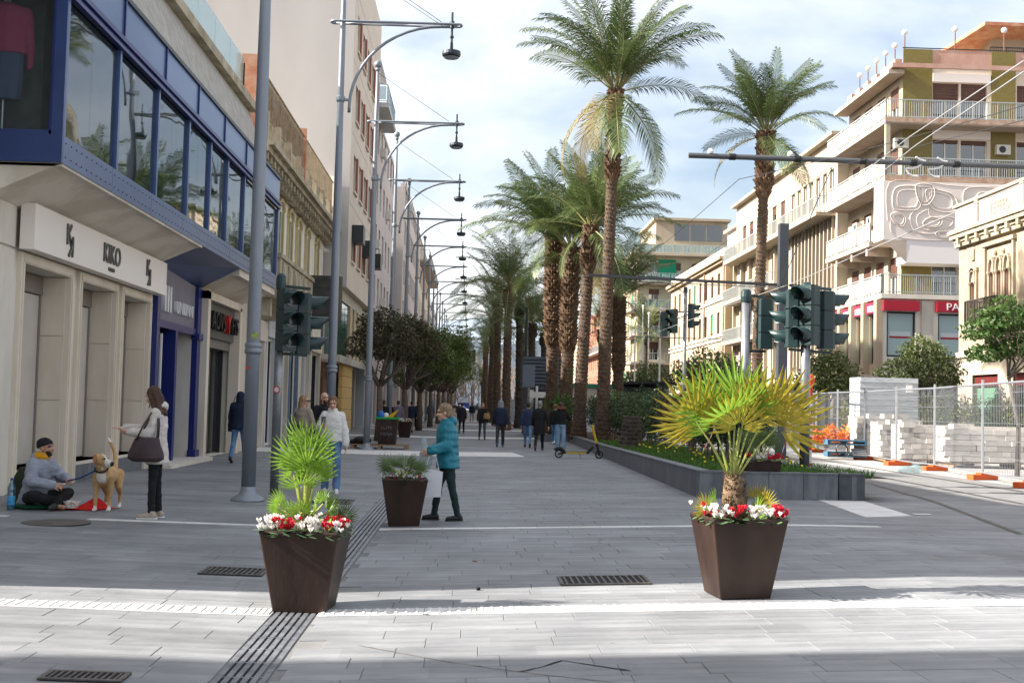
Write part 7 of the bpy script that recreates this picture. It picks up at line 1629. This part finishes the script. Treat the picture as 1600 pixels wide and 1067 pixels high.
    b = MB(); w_ = fit.get('wide', 1.0)
    b.loft([ring(-.09,.145*g_,.11*g_),ring(-.02,.163*g_,.12*g_),ring(.06,.155*g_,.112*g_),ring(.10,.145*g_,.105*g_)],14)
    for n_ in 'LR':
        an = J['an'+n_]; b.cap(J['hip'+n_]+Vector((0,0,-.02))*k, J['kn'+n_], .09*k*g_, .062*k*w_); b.cap(J['kn'+n_], J['kn'+n_]+(an-J['kn'+n_])*.96, .062*k*w_, .050*k*w_**1.6)
    jm = remesh(b, vg, 2, 'trousers')
    if near: crumple(jm, .009*k, 8, 15, h*3)
    place('trousers', jm, fit['legm'], t)
    for n_ in 'LR':
        b = MB(); kn, an = J['kn'+n_], J['an'+n_]; sd_ = (an-kn).normalized()
        if sit: fd = Vector(pose['feet'][n_]).normalized()
        else: f = Vector((0,-1,0)); ang = math.atan2(-sd_.y, -sd_.z); pit = min(0, ang)*.9 if ang < -.35 else 0; fd = Vector((0,-math.cos(pit),math.sin(pit)))
        heel = an+Vector((0,0,-.035*k))-fd*.035*k; toe = heel+fd*.185*k+Vector((0,0,-.008*k))
        b.cap(heel, heel+fd*.10*k, .042*k, .043*k); b.cap(heel+fd*.08*k, toe, .043*k, .034*k); b.cap(an+Vector((0,0,.02*k)), heel, .045*k, .045*k)
        o = place('shoe', remesh(b, .012 if near else .02, 2, 'shoe'), fit['shoem'], t)
        if near and fit.get('solem'):
            sl = MB(); u2 = Vector((0,0,-.036*k)) if not sit else Vector((0,0,-.03*k)); sl.loft([((heel+u2+fd*x*k), Vector((1,0,0))*w2*k, Vector((0,0,.014))*k) for x, w2 in ((-.045,.025),(-.02,.040),(.06,.043),(.14,.044),(.20,.034),(.222,.016))],10); sl.build('sole', fit['solem'], o, True)
    st, hc = fit['hair']
    if st in ('short','long','bob','bun'):
        b = MB(); b.ball((0,.022*k,.058*k),.088*k,.102*k,.098*k,14,10)
        if st == 'short':
            b.ball((0,.05*k,.0),.078*k,.07*k,.075*k,12,8); r9 = random.Random(3)
            for i in range(26): a, e = r9.uniform(0,6.28), r9.uniform(-.2,1.3); b.ball((.075*k*math.cos(a)*math.cos(e),.03*k+.092*k*max(-.75,math.sin(a))*math.cos(e),.045*k+.095*k*math.sin(e)),.026*k,n=7,m=5)
        else:
            for s in (-1,1): b.cap((s*.066*k,.0,.07*k),(s*.076*k,.008*k,-.04*k),.03*k,.026*k)
            b.ball((0,.055*k,.0),.086*k,.065*k,.09*k,12,8)
            if st == 'long':
                for s in (-1,1): b.cap((s*.07*k,.02*k,-.03*k),(s*.085*k,.045*k,-.21*k),.038*k,.026*k)
                b.cap((0,.075*k,-.02*k),(0,.105*k,-.24*k),.07*k,.05*k); b.cap((.045*k,.07*k,-.02*k),(.055*k,.095*k,-.25*k),.045*k,.03*k); b.cap((-.045*k,.07*k,-.02*k),(-.055*k,.095*k,-.25*k),.045*k,.03*k)
            if st == 'bun': b.ball((0,.12*k,.05*k),.045*k,n=10,m=7)
            if st == 'bob':
                for s in (-1,1): b.cap((s*.07*k,.02*k,-.03*k),(s*.082*k,.02*k,-.10*k),.036*k,.034*k)
                b.cap((0,.07*k,-.02*k),(0,.09*k,-.11*k),.065*k,.06*k)
        me = remesh(b, .010 if near else .016, 2, 'hair')
        if near: crumple(me, .009*k, 55, 9, h)
        me.transform(Mh); place('hair', me, HAIR[hc], t)
    if st == 'beanie':
        b = MB(); b.loft([((0,.012*k,.045*k),(.092*k,0,0),(0,.11*k,0)),((0,.012*k,.09*k),(.09*k,0,0),(0,.107*k,0)),((0,.02*k,.13*k),(.07*k,0,0),(0,.085*k,0)),((0,.025*k,.155*k),(.03*k,0,0),(0,.04*k,0))],16); b.loft([((0,.008*k,.035*k),(.096*k,0,0),(0,.114*k,0)),((0,.008*k,.075*k),(.096*k,0,0),(0,.114*k,0))],16)
        me = remesh(b,.01,2,'beanie'); me.transform(Mh @ Matrix.Rotation(R(-14),4,'X')); place('beanie', me, cloth('beanie',(.010,.010,.014)), t)
    t['_j'] = 0; del t['_j']
    J['N'], J['H'], J['P'], J['C'] = N, Hc, P, C
    M = Matrix.Translation(Vector(loc)) @ Matrix.Rotation(yaw,4,'Z')
    return t, {a: M @ v for a, v in J.items()}, M, Mh
jeans = cloth('jeans',(.055,.12,.26),(.15,.26,.42),.3,7,(1,1,.5)); jeansl = cloth('pale_jeans',(.16,.26,.40),(.30,.42,.55),.3,6,(1,1,.5)); blackc = cloth('black',(.010,.010,.012)); navy = cloth('navy',(.014,.020,.042)); grey = cloth('grey_trousers',(.05,.052,.058))
white_sh = mat('white_sneaker',(.70,.70,.69),rough=.6); blk_sh = mat('black_shoe',(.012,.012,.013),rough=.5)
def G(u, v): p_ = gr(u, v); return (p_.x, p_.y, p_.z)
walk = dict(legL=(.30,.08), legR=(-.28,.22), armL=(-.25,.14,.2,0), armR=(.25,.14,.35,0))
walk2 = dict(legL=(-.24,.30), legR=(.26,.06), armL=(.22,.14,.3,0), armR=(-.2,.14,.2,0))
# woman in the off white coat, talking to the seated man
wc = cloth('off_white_coat',(.50,.45,.41),(.60,.56,.52),.3,10)
loc = G(240,810)
t, J, M, Mh = person('woman in an off white hooded coat and black trousers holding out her hand', loc, R(-84), 1.70,
    dict(legL=(.05,.05), legR=(-.03,.04), armL=(.22,.14,1.42,.12), armR=(.72,.10,.82,-.02), handR=(0,0,.02), palmR=(0,0,1), thumbR=1, curlR=.12, curlL=1.0, palmL=(-.6,.2,.6), headyaw=R(-28), headpitch=R(-16), headfwd=.045),
    dict(topm=wc, hem=-.20, flare=1.12, thick=.028, legm=blackc, wide=.95, shoem=mat('beige_sneaker',(.34,.28,.22),(.42,.36,.30),12,.7), solem=white_sh, hair=('long','brown'), hood='down', female=True), True)
bagm = mat('dark_leather', (.030,.016,.020), (.045,.026,.030), 8, .42, bump=.15)
sh = J['shL']; t = thing('handbag', 'large dark brown leather shoulder bag on the off white coat', 'bag', (sh.x-.06, sh.y-.12, sh.z-.62))
b = MB(); b.loft([((0,0,0),(.17,0,0),(0,.05,0)),((0,0,.04),(.235,0,0),(0,.075,0)),((.0,0,.12),(.225,0,0),(0,.07,0)),((.0,0,.22),(.185,0,0),(0,.05,0)),((.01,0,.31),(.155,0,0),(0,.028,0))],18); place('bag_body', remesh(b,.012,3), bagm, t)
b = MB(); b.tube([(-.12,-.03,.28),(-.05,-.01,.45),(.03,.07,.62),(.08,.14,.64),(.12,.08,.5),(.13,.0,.29)],.011,6); b.build('strap', bagm, t, True)
b = MB(); b.tube([(-.10,.03,.28),(-.03,.04,.46),(.05,.10,.63),(.10,.15,.63),(.13,.1,.48),(.14,.03,.29)],.011,6); b.build('strap', bagm, t, True)
# seated man with dog
loc = G(52,795); hood_g = cloth('grey_hoodie',(.22,.245,.30),(.30,.33,.39),.4,9)
t, J, M, Mh = person('man in a grey hoodie and black beanie sitting on the ground holding a dog lead', (loc[0]-.05, loc[1]+.12, loc[2]), R(66), 1.76,
    dict(pelvis_z=.15, lean=.26, knees={'L':(.33,-.30,.20),'R':(-.33,-.30,.20)}, ankles={'L':(-.06,-.46,.09),'R':(.08,-.36,.08)}, feet={'L':(-.95,-.2,0),'R':(.95,-.2,0)},
         elL=(.27,-.22,.42), wrL=(.13,-.46,.40), elR=(-.27,-.20,.38), wrR=(-.10,-.42,.34), curlL=1.1, curlR=1.1, palmL=(-.6,0,-.6), palmR=(.6,0,-.6), headyaw=R(8), headpitch=R(4), headfwd=.05),
    dict(topm=hood_g, hem=-.10, thick=.035, collar=.05, legm=blackc, wide=1.25, shoem=mat('dark_green_shoe',(.03,.04,.035),rough=.8), hair=('beanie','dark'), beard='dark', hood='down', skin=SKIN2, girth=1.1), True)
b = MB(); nk = M.inverted() @ J['N']; b.lathe([(.105,-.01),(.12,.03),(.105,.075),(.085,.09)],16,(nk.x,nk.y+.01,nk.z)); place('yellow_collar', remesh(b,.012,2), cloth('mustard',(.55,.26,.015)), t)
mw = M @ Vector((.02,-.46,.37)); cm = gr(45,797)
t = thing('cushion', 'dark green cushion under the seated man', 'cushion', (loc[0]-.05, loc[1]+.12, loc[2])); b = MB(); b.ball((.02,0,.035),.32,.30,.05,16,8); place('cushion', remesh(b,.02), cloth('dark_green',(.008,.06,.035)), t)
p = gr(12,797); t = thing('water_bottle', 'blue plastic water bottle by the wall beside the seated man', 'bottle', (p.x+.02, p.y+.05, p.z))
pl_b = glass_mat('blue_bottle_plastic',(.02,.13,.22),.1,.35); b = MB(); b.lathe([(.045,0),(.05,.01),(.05,.22),(.046,.235),(.05,.25),(.05,.30),(.02,.37),(.018,.40)],16); b.build('bottle', pl_b, t, True); b = MB(); b.lathe([(.051,.07),(.052,.075),(.052,.18),(.051,.185)],16); b.build('label_band', mat('blue_label',(.02,.22,.55),(.10,.4,.6),12,.4), t); b = MB(); b.lathe([(.02,.395),(.02,.42)],12); b.build('cap', mat('blue_cap',(.02,.08,.3),rough=.4), t)
p = gr(24,792); t = thing('rucksack', 'dark olive rucksack between the seated man and the wall', 'rucksack', (p.x-.02, p.y+.42, p.z)); b = MB(); b.loft([((0,0,.0),(.16,0,0),(0,.10,0)),((0,0,.1),(.18,0,0),(0,.13,0)),((0,0,.38),(.17,0,0),(0,.12,0)),((0,0,.52),(.10,0,0),(0,.07,0))],14); place('bag_body', remesh(b,.02), cloth('olive',(.025,.03,.016)), t); b = MB(); b.tube([(.12,-.1,.45),(.2,-.16,.3),(.15,-.12,.08)],.015,6); b.build('strap', cloth('olive',(.03,.035,.02)), t)
p = gr(122,795); t = thing('red_blanket', 'crumpled red blanket on the ground under the dog', 'blanket', p); rr3 = np.random.default_rng(4)
b = MB(); n = 16; hgt = lambda x, y: .03+.05*max(0,math.sin(x*9+y*3))*max(0,math.cos(y*7))+.10*math.exp(-((x-.18)**2+(y-.12)**2)/.012)
b.add([((i/n-.5)*.72+(j/n-.5)*.2,(j/n-.5)*.42,hgt((i/n-.5)*.72,(j/n-.5)*.42)*(1-abs(i/n-.5)**4*12)*(1-abs(j/n-.5)**4*12)+.004) for j in range(n+1) for i in range(n+1)],[(j*(n+1)+i,j*(n+1)+i+1,(j+1)*(n+1)+i+1,(j+1)*(n+1)+i) for j in range(n) for i in range(n)]); o = b.build('blanket', cloth('red',(.50,.010,.010)), t, True); sm = o.modifiers.new('thick','SOLIDIFY'); sm.thickness = .008
p = gr(112,797); t = thing('begging_tub', 'small white tub on the red blanket before the seated man', 'tub', (p.x, p.y-.02, p.z+.035)); b = MB(); b.lathe([(.07,0),(.095,.08),(.10,.08),(.10,.09),(.09,.09),(.065,.015)],14,sx=1.2); b.build('tub', mat('tub_white',(.7,.68,.66),(.55,.3,.2),14,.5,lo=.55,hi=.6), t)
# ------------------------------------------------------------------ the dog
p = gr(155,799); dg = thing('dog', 'tan dog with white paws and raised tail standing on a blue lead', 'dog', (p.x+.02, p.y+.22, p.z), R(2)); dg.scale = (1.04,)*3
b = MB(); Yv_ = Vector((0,1,0))
def dr(y, z, rx, rz): return ((0,y,z),(rx,0,0),(0,0,rz))
b.loft([dr(-.27,.50,.05,.06),dr(-.22,.46,.095,.12),dr(-.12,.43,.115,.145),dr(.02,.43,.11,.13),dr(.16,.45,.092,.105),dr(.28,.46,.10,.11),dr(.36,.47,.07,.085),dr(.40,.48,.03,.04)],16)
b.cap((0,-.20,.49),(.0,-.33,.60),.085,.068); b.cap((0,-.24,.44),(0,-.27,.50),.08,.07)
for s in (-1,1):
    b.cap((s*.085,-.18,.44),(s*.09,-.16,.27),.056,.040); b.cap((s*.09,-.16,.27),(s*.088,-.19,.07),.034,.024); b.cap((s*.088,-.185,.035),(s*.088,-.235,.026),.028,.026)
    b.cap((s*.075,.30,.45),(s*.095,.24,.29),.080,.048); b.cap((s*.095,.24,.29),(s*.09,.365,.19),.044,.028); b.cap((s*.09,.365,.19),(s*.09,.345,.05),.026,.022); b.cap((s*.09,.34,.034),(s*.09,.285,.026),.027,.025)
    for q_ in (-.013,.013): b.cap((s*.088+q_,-.22,.024),(s*.088+q_,-.255,.018),.012,.011,7); b.cap((s*.09+q_,.30,.024),(s*.09+q_,.262,.018),.012,.011,7)
tail = [(0,.38,.53),(-.01,.46,.62),(-.04,.50,.73),(-.09,.51,.84),(-.13,.50,.91)]
for (a_, b2), r_ in zip(zip(tail, tail[1:]), (.032,.029,.025,.021)): b.cap(a_, b2, r_, r_-.003)
Md = Matrix.Translation((0,-.355,.655)) @ Matrix.Rotation(R(66),4,'Z')
hd = MB(); hd.ball((0,.0,.015),.080,.095,.078,14,9); hd.cap((0,-.07,-.012),(0,-.165,-.03),.054,.038); hd.cap((0,-.07,-.045),(0,-.14,-.058),.036,.024); hd.ball((0,-.195,-.018),.020,.016,.016,8,6)
for s in (-1,1): hd.cap((s*.062,.02,.065),(s*.100,.008,.02),.034,.026); hd.cap((s*.100,.008,.02),(s*.108,-.012,-.035),.026,.012); hd.ball((s*.036,-.075,.032),.022,.022,.02,8,6)
b.add([Md @ Vector(v) for v in hd.v], hd.f)
me = remesh(b, .008, 2, 'body'); tan = mat('dog_tan',(.42,.24,.10),(.56,.36,.18),9,.85,bump=.4,bscale=60); dw = mat('dog_white',(.68,.62,.54),(.74,.70,.64),12,.85,bump=.3,bscale=60); dn = mat('dog_nose',(.012,.010,.010),rough=.35); de = mat('dog_ear',(.26,.11,.04),(.34,.16,.07),9,.85)
for m_ in (tan, dw, dn, de): me.materials.append(m_)
Mi = Md.inverted()
for pg in me.polygons:
    c = pg.center; h_ = Mi @ c
    if c.z < .075 or c.z > .87 or (c.y < -.24 and c.z < .50 and abs(c.x) < .06) : pg.material_index = 1
    if abs(h_.x) < .13 and h_.y < .08 and abs(h_.z) < .12 and c.y < -.2 and c.z > .5:
        if h_.y < -.178: pg.material_index = 2
        elif ((abs(h_.x)-.038)/.014)**2+((h_.z-.036)/.012)**2 < 1 and h_.y < -.06: pg.material_index = 2
        elif h_.y < -.10 or (abs(h_.x) < .016 and h_.y < -.02): pg.material_index = 1
        elif abs(h_.x) > .082: pg.material_index = 3
        elif h_.y < -.12 and h_.z < -.06: pg.material_index = 2
place('body', me, None, dg)
b = MB(); b.tube([(.084*math.cos(a), -.275+.065*math.sin(a)*1.0-.01, .56+.05*math.sin(a)) for a in [i*6.283/18 for i in range(19)]],.011,6); b.build('collar', black_m, dg, True)
Mdg = Matrix.Translation(dg.location) @ Matrix.Rotation(R(2),4,'Z'); c0 = Mdg @ Vector((-.05,-.33,.56))
b = MB(); b.tube([mw, (mw+c0)/2-Vector((0,0,.03)), c0],.012,6); L0 = b.build('dog_lead', mat('blue_lead',(.015,.05,.16),rough=.7), None, True); tag(L0, 'blue dog lead stretched from the seated man to the dog', 'lead')
# ------------------------------------------------------------------ woman in teal
teal = mat('teal_quilt', (.006,.15,.21), (.010,.18,.25), 6, .5, bump=.0); 
tn = teal.node_tree; wv = nd(tn,'ShaderNodeTexWave',bands_direction='Z',Scale=3.2,Distortion=2.2,Detail=1.0); bp_ = nd(tn,'ShaderNodeBump',Strength=.45,Distance=.02); tcn = nd(tn,'ShaderNodeTexCoord'); tn.links.new(tcn.outputs['Object'],wv.inputs['Vector']); tn.links.new(wv.outputs['Fac'],bp_.inputs['Height']); tn.links.new(bp_.outputs[0],tn.nodes['Principled BSDF'].inputs['Normal'])
loc = G(697,813)
t, J, M, Mh = person('woman with short ash blonde hair in a teal padded jacket carrying a white bag', loc, R(-82), 1.60,
    dict(legL=(-.14,.10), legR=(.26,.12), armL=(.06,.12,1.25,.0), armR=(.12,.12,1.0,0), curlL=1.3, curlR=1.3, headyaw=R(-4), headpitch=R(-6), headfwd=.05, lean=.05),
    dict(topm=teal, hem=-.14, thick=.045, collar=.06, legm=cloth('dark_green_trousers',(.012,.028,.028)), wide=1.0, shoem=blk_sh, solem=blk_sh, hair=('short','ash'), hood='down', female=True, girth=1.08), True)
w = (J['wrL']+J['wrR'])/2; t = thing('carrier_bag', 'white paper carrier bag held by the woman in teal', 'bag', (w.x+.05, w.y-.13, w.z-.60), R(12))
b = MB(); b.add([(-.13,-.05,0),(.12,-.05,0),(.12,.05,0),(-.13,.05,0),(-.17,-.06,.40),(.14,-.06,.34),(.14,.06,.34),(-.17,.06,.40)],[(0,3,2,1),(0,1,5,4),(1,2,6,5),(2,3,7,6),(3,0,4,7)]); b.build('bag_body', mat('white_paper',(.66,.66,.70),rough=.7), t); b = MB(); b.tube([(-.10,-.06,.38),(-.04,-.03,.56),(.04,-.03,.56),(.09,-.06,.34)],.005,5); b.build('handle', frame_w, t)
t = thing('clear_bag', 'clear plastic bag in the hands of the woman in teal', 'bag', (w.x-.04, w.y-.03, w.z-.10)); b = MB(); b.ball((0,0,.02),.10,.05,.20,10,8); b.ball((-.03,0,.22),.06,.04,.1,8,6); place('bag_body', remesh(b,.02,1), glass_mat('clear_film',(.5,.55,.6),.15,.7), t)
# ------------------------------------------------------------------ young woman in white jacket, walking to the camera
loc = G(516,770); tedd = cloth('white_fleece',(.64,.62,.58),(.74,.72,.69),.8,30)
t, J, M, Mh = person('young woman in a white fleece jacket and blue jeans looking at her phone', loc, R(6), 1.68,
    dict(legL=(.12,.16), legR=(-.08,.10), armR=(.25,.18,1.60,.25), armL=(-.05,.20,.22,0), headpitch=R(-6), headyaw=R(-5), curlR=.9, palmR=(.5,.5,.3)),
    dict(topm=tedd, hem=.0, thick=.040, collar=.07, legm=jeans, wide=1.22, shoem=white_sh, solem=white_sh, hair=('bun','auburn'), female=True), True)
w = J['wrR']; t = thing('mobile_phone', 'dark phone in the hand of the woman in white', 'phone', (w.x+.03, w.y-.07, w.z+.03), R(20)); b = MB(); b.box(-.038,.038,-.005,.005,0,.15); o = b.build('phone_case', mat('phone_case',(.05,.045,.08),rough=.25), t); b = MB(); b.box(-.034,.034,.0055,.007,.006,.144); b.build('screen', lens_m, o)
# blonde woman with sunglasses and man in black behind her
loc = G(470,748)
t, J, M, Mh = person('blonde woman in a beige blazer and sunglasses glancing over her shoulder', loc, R(150), 1.70,
    dict(legL=(.1,.1), legR=(-.1,.12), armL=(.2,.15,1.6,.15), armR=(.15,.15,.8,0), headyaw=R(-78), headpitch=R(0)), dict(topm=cloth('beige_blazer',(.24,.20,.16)), hem=-.12, thick=.028, legm=navy, shoem=blk_sh, hair=('long','blonde'), female=True), True)
b = MB()
for s in (-1,1): b.loft([((s*.034,-.098,.018),(.027,0,0),(0,0,.02)),((s*.034,-.104,.018),(.027,0,0),(0,0,.02))],12)
b.bar((-.012,-.1,.022),(.012,-.1,.022),.006)
for s in (-1,1): b.bar((s*.06,-.095,.024),(s*.082,.02,.02),.006)
me = b.mesh('sunglasses'); me.transform(Mh); place('sunglasses', me, black_m, t)
sh = J['shL']; t = thing('handbag', 'dark blue shoulder bag of the blonde woman', 'bag', (sh.x+.02, sh.y-.2, sh.z-.50)); b = MB(); b.loft([((0,0,0),(.15,0,0),(0,.05,0)),((0,0,.05),(.17,0,0),(0,.06,0)),((0,0,.24),(.15,0,0),(0,.03,0))],14); place('bag_body', remesh(b,.015), navy, t); b = MB(); b.tube([(-.12,.0,.22),(-.03,.1,.48),(.03,.16,.5),(.12,.0,.22)],.009,5); b.build('strap', navy, t)
person('bald man in black standing behind the blonde woman', G(503,742), R(14), 1.78, dict(legL=(.08,.1), legR=(-.06,.08), armL=(.05,.14,.3,0), armR=(.1,.14,.5,0), headyaw=R(20)), dict(topm=blackc, hem=-.08, thick=.03, legm=blackc, shoem=blk_sh, hair=('bald','dark'), beard='dark', skin=SKIN), True)
# man in navy puffer walking away past the third shop
t, J, M, Mh = person('man in a navy hooded puffer and blue jeans walking away near the nearest lamp pole', G(372,723), R(176), 1.78, dict(walk2, lean=.05), dict(topm=navy, hem=-.10, thick=.045, legm=jeans, wide=1.05, shoem=blk_sh, hair=('none','dark'), hood='up', girth=1.05))
w = J['wrL']; t = thing('handbag', 'small black bag at the side of the navy puffer man', 'bag', (w.x+.02, w.y, w.z-.05)); b = MB(); b.loft([((0,0,-.1),(.11,0,0),(0,.06,0)),((0,0,.1),(.12,0,0),(0,.06,0)),((0,0,.2),(.09,0,0),(0,.03,0))],12); place('bag_body', remesh(b,.02), black_m, t); b = MB(); b.tube([(-.08,0,.2),(-.02,0,.5),(.05,.0,.78)],.01,5); b.build('strap', black_m, t)
# walkers on the promenade
t, J, M, Mh = person('woman in a black coat walking towards the camera with a tan bag', G(753,687), R(4), 1.68, walk, dict(topm=blackc, hem=-.10, thick=.035, legm=grey, shoem=blk_sh, hair=('bob','auburn'), female=True))
c = J['C']; t = thing('handbag', 'tan bag on the woman in the black coat', 'bag', (c.x+.19, c.y-.12, c.z-.28)); b = MB(); b.loft([((0,0,0),(.14,0,0),(0,.05,0)),((0,0,.1),(.16,0,0),(0,.06,0)),((0,0,.26),(.12,0,0),(0,.04,0))],12); place('bag_body', remesh(b,.02), mat('tan_leather',(.33,.20,.09),rough=.6), t); b = MB(); b.tube([(-.1,0,.24),(-.05,.1,.42),(.08,0,.24)],.01,5); b.build('strap', mat('tan_leather',(.3,.18,.08)), t)
person('man in a dark jacket with a grey hood up walking away', G(781,698), R(178), 1.78, walk2, dict(topm=navy, hem=-.08, thick=.035, legm=cloth('charcoal',(.03,.032,.036)), wide=1.1, shoem=mat('blue_trainer',(.03,.12,.2),rough=.6), hair=('none','dark'), hood='up', hoodm=cloth('grey_hood',(.20,.21,.24))))
person('man in a dark blue jacket and jeans walking beside the man in the black coat', G(824,699), R(174), 1.72, walk, dict(topm=cloth('mid_navy',(.020,.030,.065)), hem=-.06, thick=.035, legm=jeans, shoem=blk_sh, hair=('short','dark')))
person('grey haired man in a long black coat walking away', G(842,704), R(172), 1.76, dict(walk2, armR=(-.1,.3,.1,0)), dict(topm=blackc, hem=-.36, flare=1.08, thick=.03, legm=blackc, shoem=mat('brown_shoe',(.08,.03,.02),rough=.5), hair=('short','grey')))
person('woman with a fur trimmed black jacket and pale wide jeans by the bed wall', G(876,702), R(168), 1.70, dict(legL=(.05,.05), legR=(-.05,.05), armL=(.3,.15,1.2,0), armR=(.5,.3,.9,0)), dict(topm=blackc, hem=.0, thick=.04, legm=jeansl, wide=1.35, shoem=white_sh, hair=('long','brown'), female=True, fur=cloth('brown_fur',(.10,.045,.022),(.18,.09,.05),.8,40)))
person('person in a dark jacket half hidden beside the fur trimmed jacket', G(866,694), R(160), 1.66, walk, dict(topm=blackc, hem=-.06, thick=.03, legm=jeans, shoem=white_sh, hair=('short','auburn')))
t, J, M, Mh = person('person in a dark coat with a small backpack walking away behind the teal jacket', G(721,677), R(175), 1.68, walk2, dict(topm=cloth('dark_violet',(.022,.020,.036)), hem=-.26, thick=.035, legm=blackc, shoem=blk_sh, hair=('short','dark'), female=True))
far = [(737,659,175,'person in dark clothes far down the promenade, left of the black coat woman',navy,jeans,'dark'),(716,657,170,'person in a brown dark coat far down the promenade near the white car',cloth('umber',(.05,.03,.03)),blackc,'brown'),(768,656,10,'person in a cream jacket far down the promenade',cloth('cream',(.45,.40,.33)),jeans,'grey'),(777,660,5,'person in black walking up behind the hooded man',blackc,grey,'dark'),(791,664,175,'person in a dark blue top right of the hooded man near the fence',cloth('mid_navy',(.02,.03,.065)),blackc,'grey'),(745,654,178,'person in a green grey coat far down the promenade',cloth('greygreen',(.05,.06,.055)),blackc,'dark'),
       (704,652,20,'person in dark clothes by the yellow vest near the white car',blackc,blackc,'dark')]
for i, (u, v, yw, lab, tm, lm, hc) in enumerate(far): person(lab, G(u, v), R(yw), (1.70,1.66,1.74,1.72,1.68,1.7,1.6)[i], walk if i % 2 else walk2, dict(topm=tm, hem=(-.1,-.25)[i % 2], thick=.03, legm=lm, shoem=blk_sh, hair=('short',hc)))
left = [(598,688,170,'person in black under the nearest street tree',blackc,blackc),(606,684,160,'second person in black under the nearest street tree',blackc,grey),(621,681,178,'person in a mauve grey jacket behind the graffiti bin',cloth('mauve',(.12,.10,.15)),blackc),(642,676,172,'person in a navy top between the lamp poles',navy,cloth('khaki',(.20,.16,.11))),(652,672,8,'person in black near the fourth lamp pole',blackc,blackc),(672,664,175,'person in blue by the far lamp poles',cloth('blue_top',(.03,.08,.18)),jeans)]
for i, (u, v, yw, lab, tm, lm) in enumerate(left): person(lab, G(u, v), R(yw), 1.7, walk if i % 2 else walk2, dict(topm=tm, hem=-.1, thick=.03, legm=lm, shoem=blk_sh, hair=('short','dark')))
bpy.data.scenes.remove(WS)
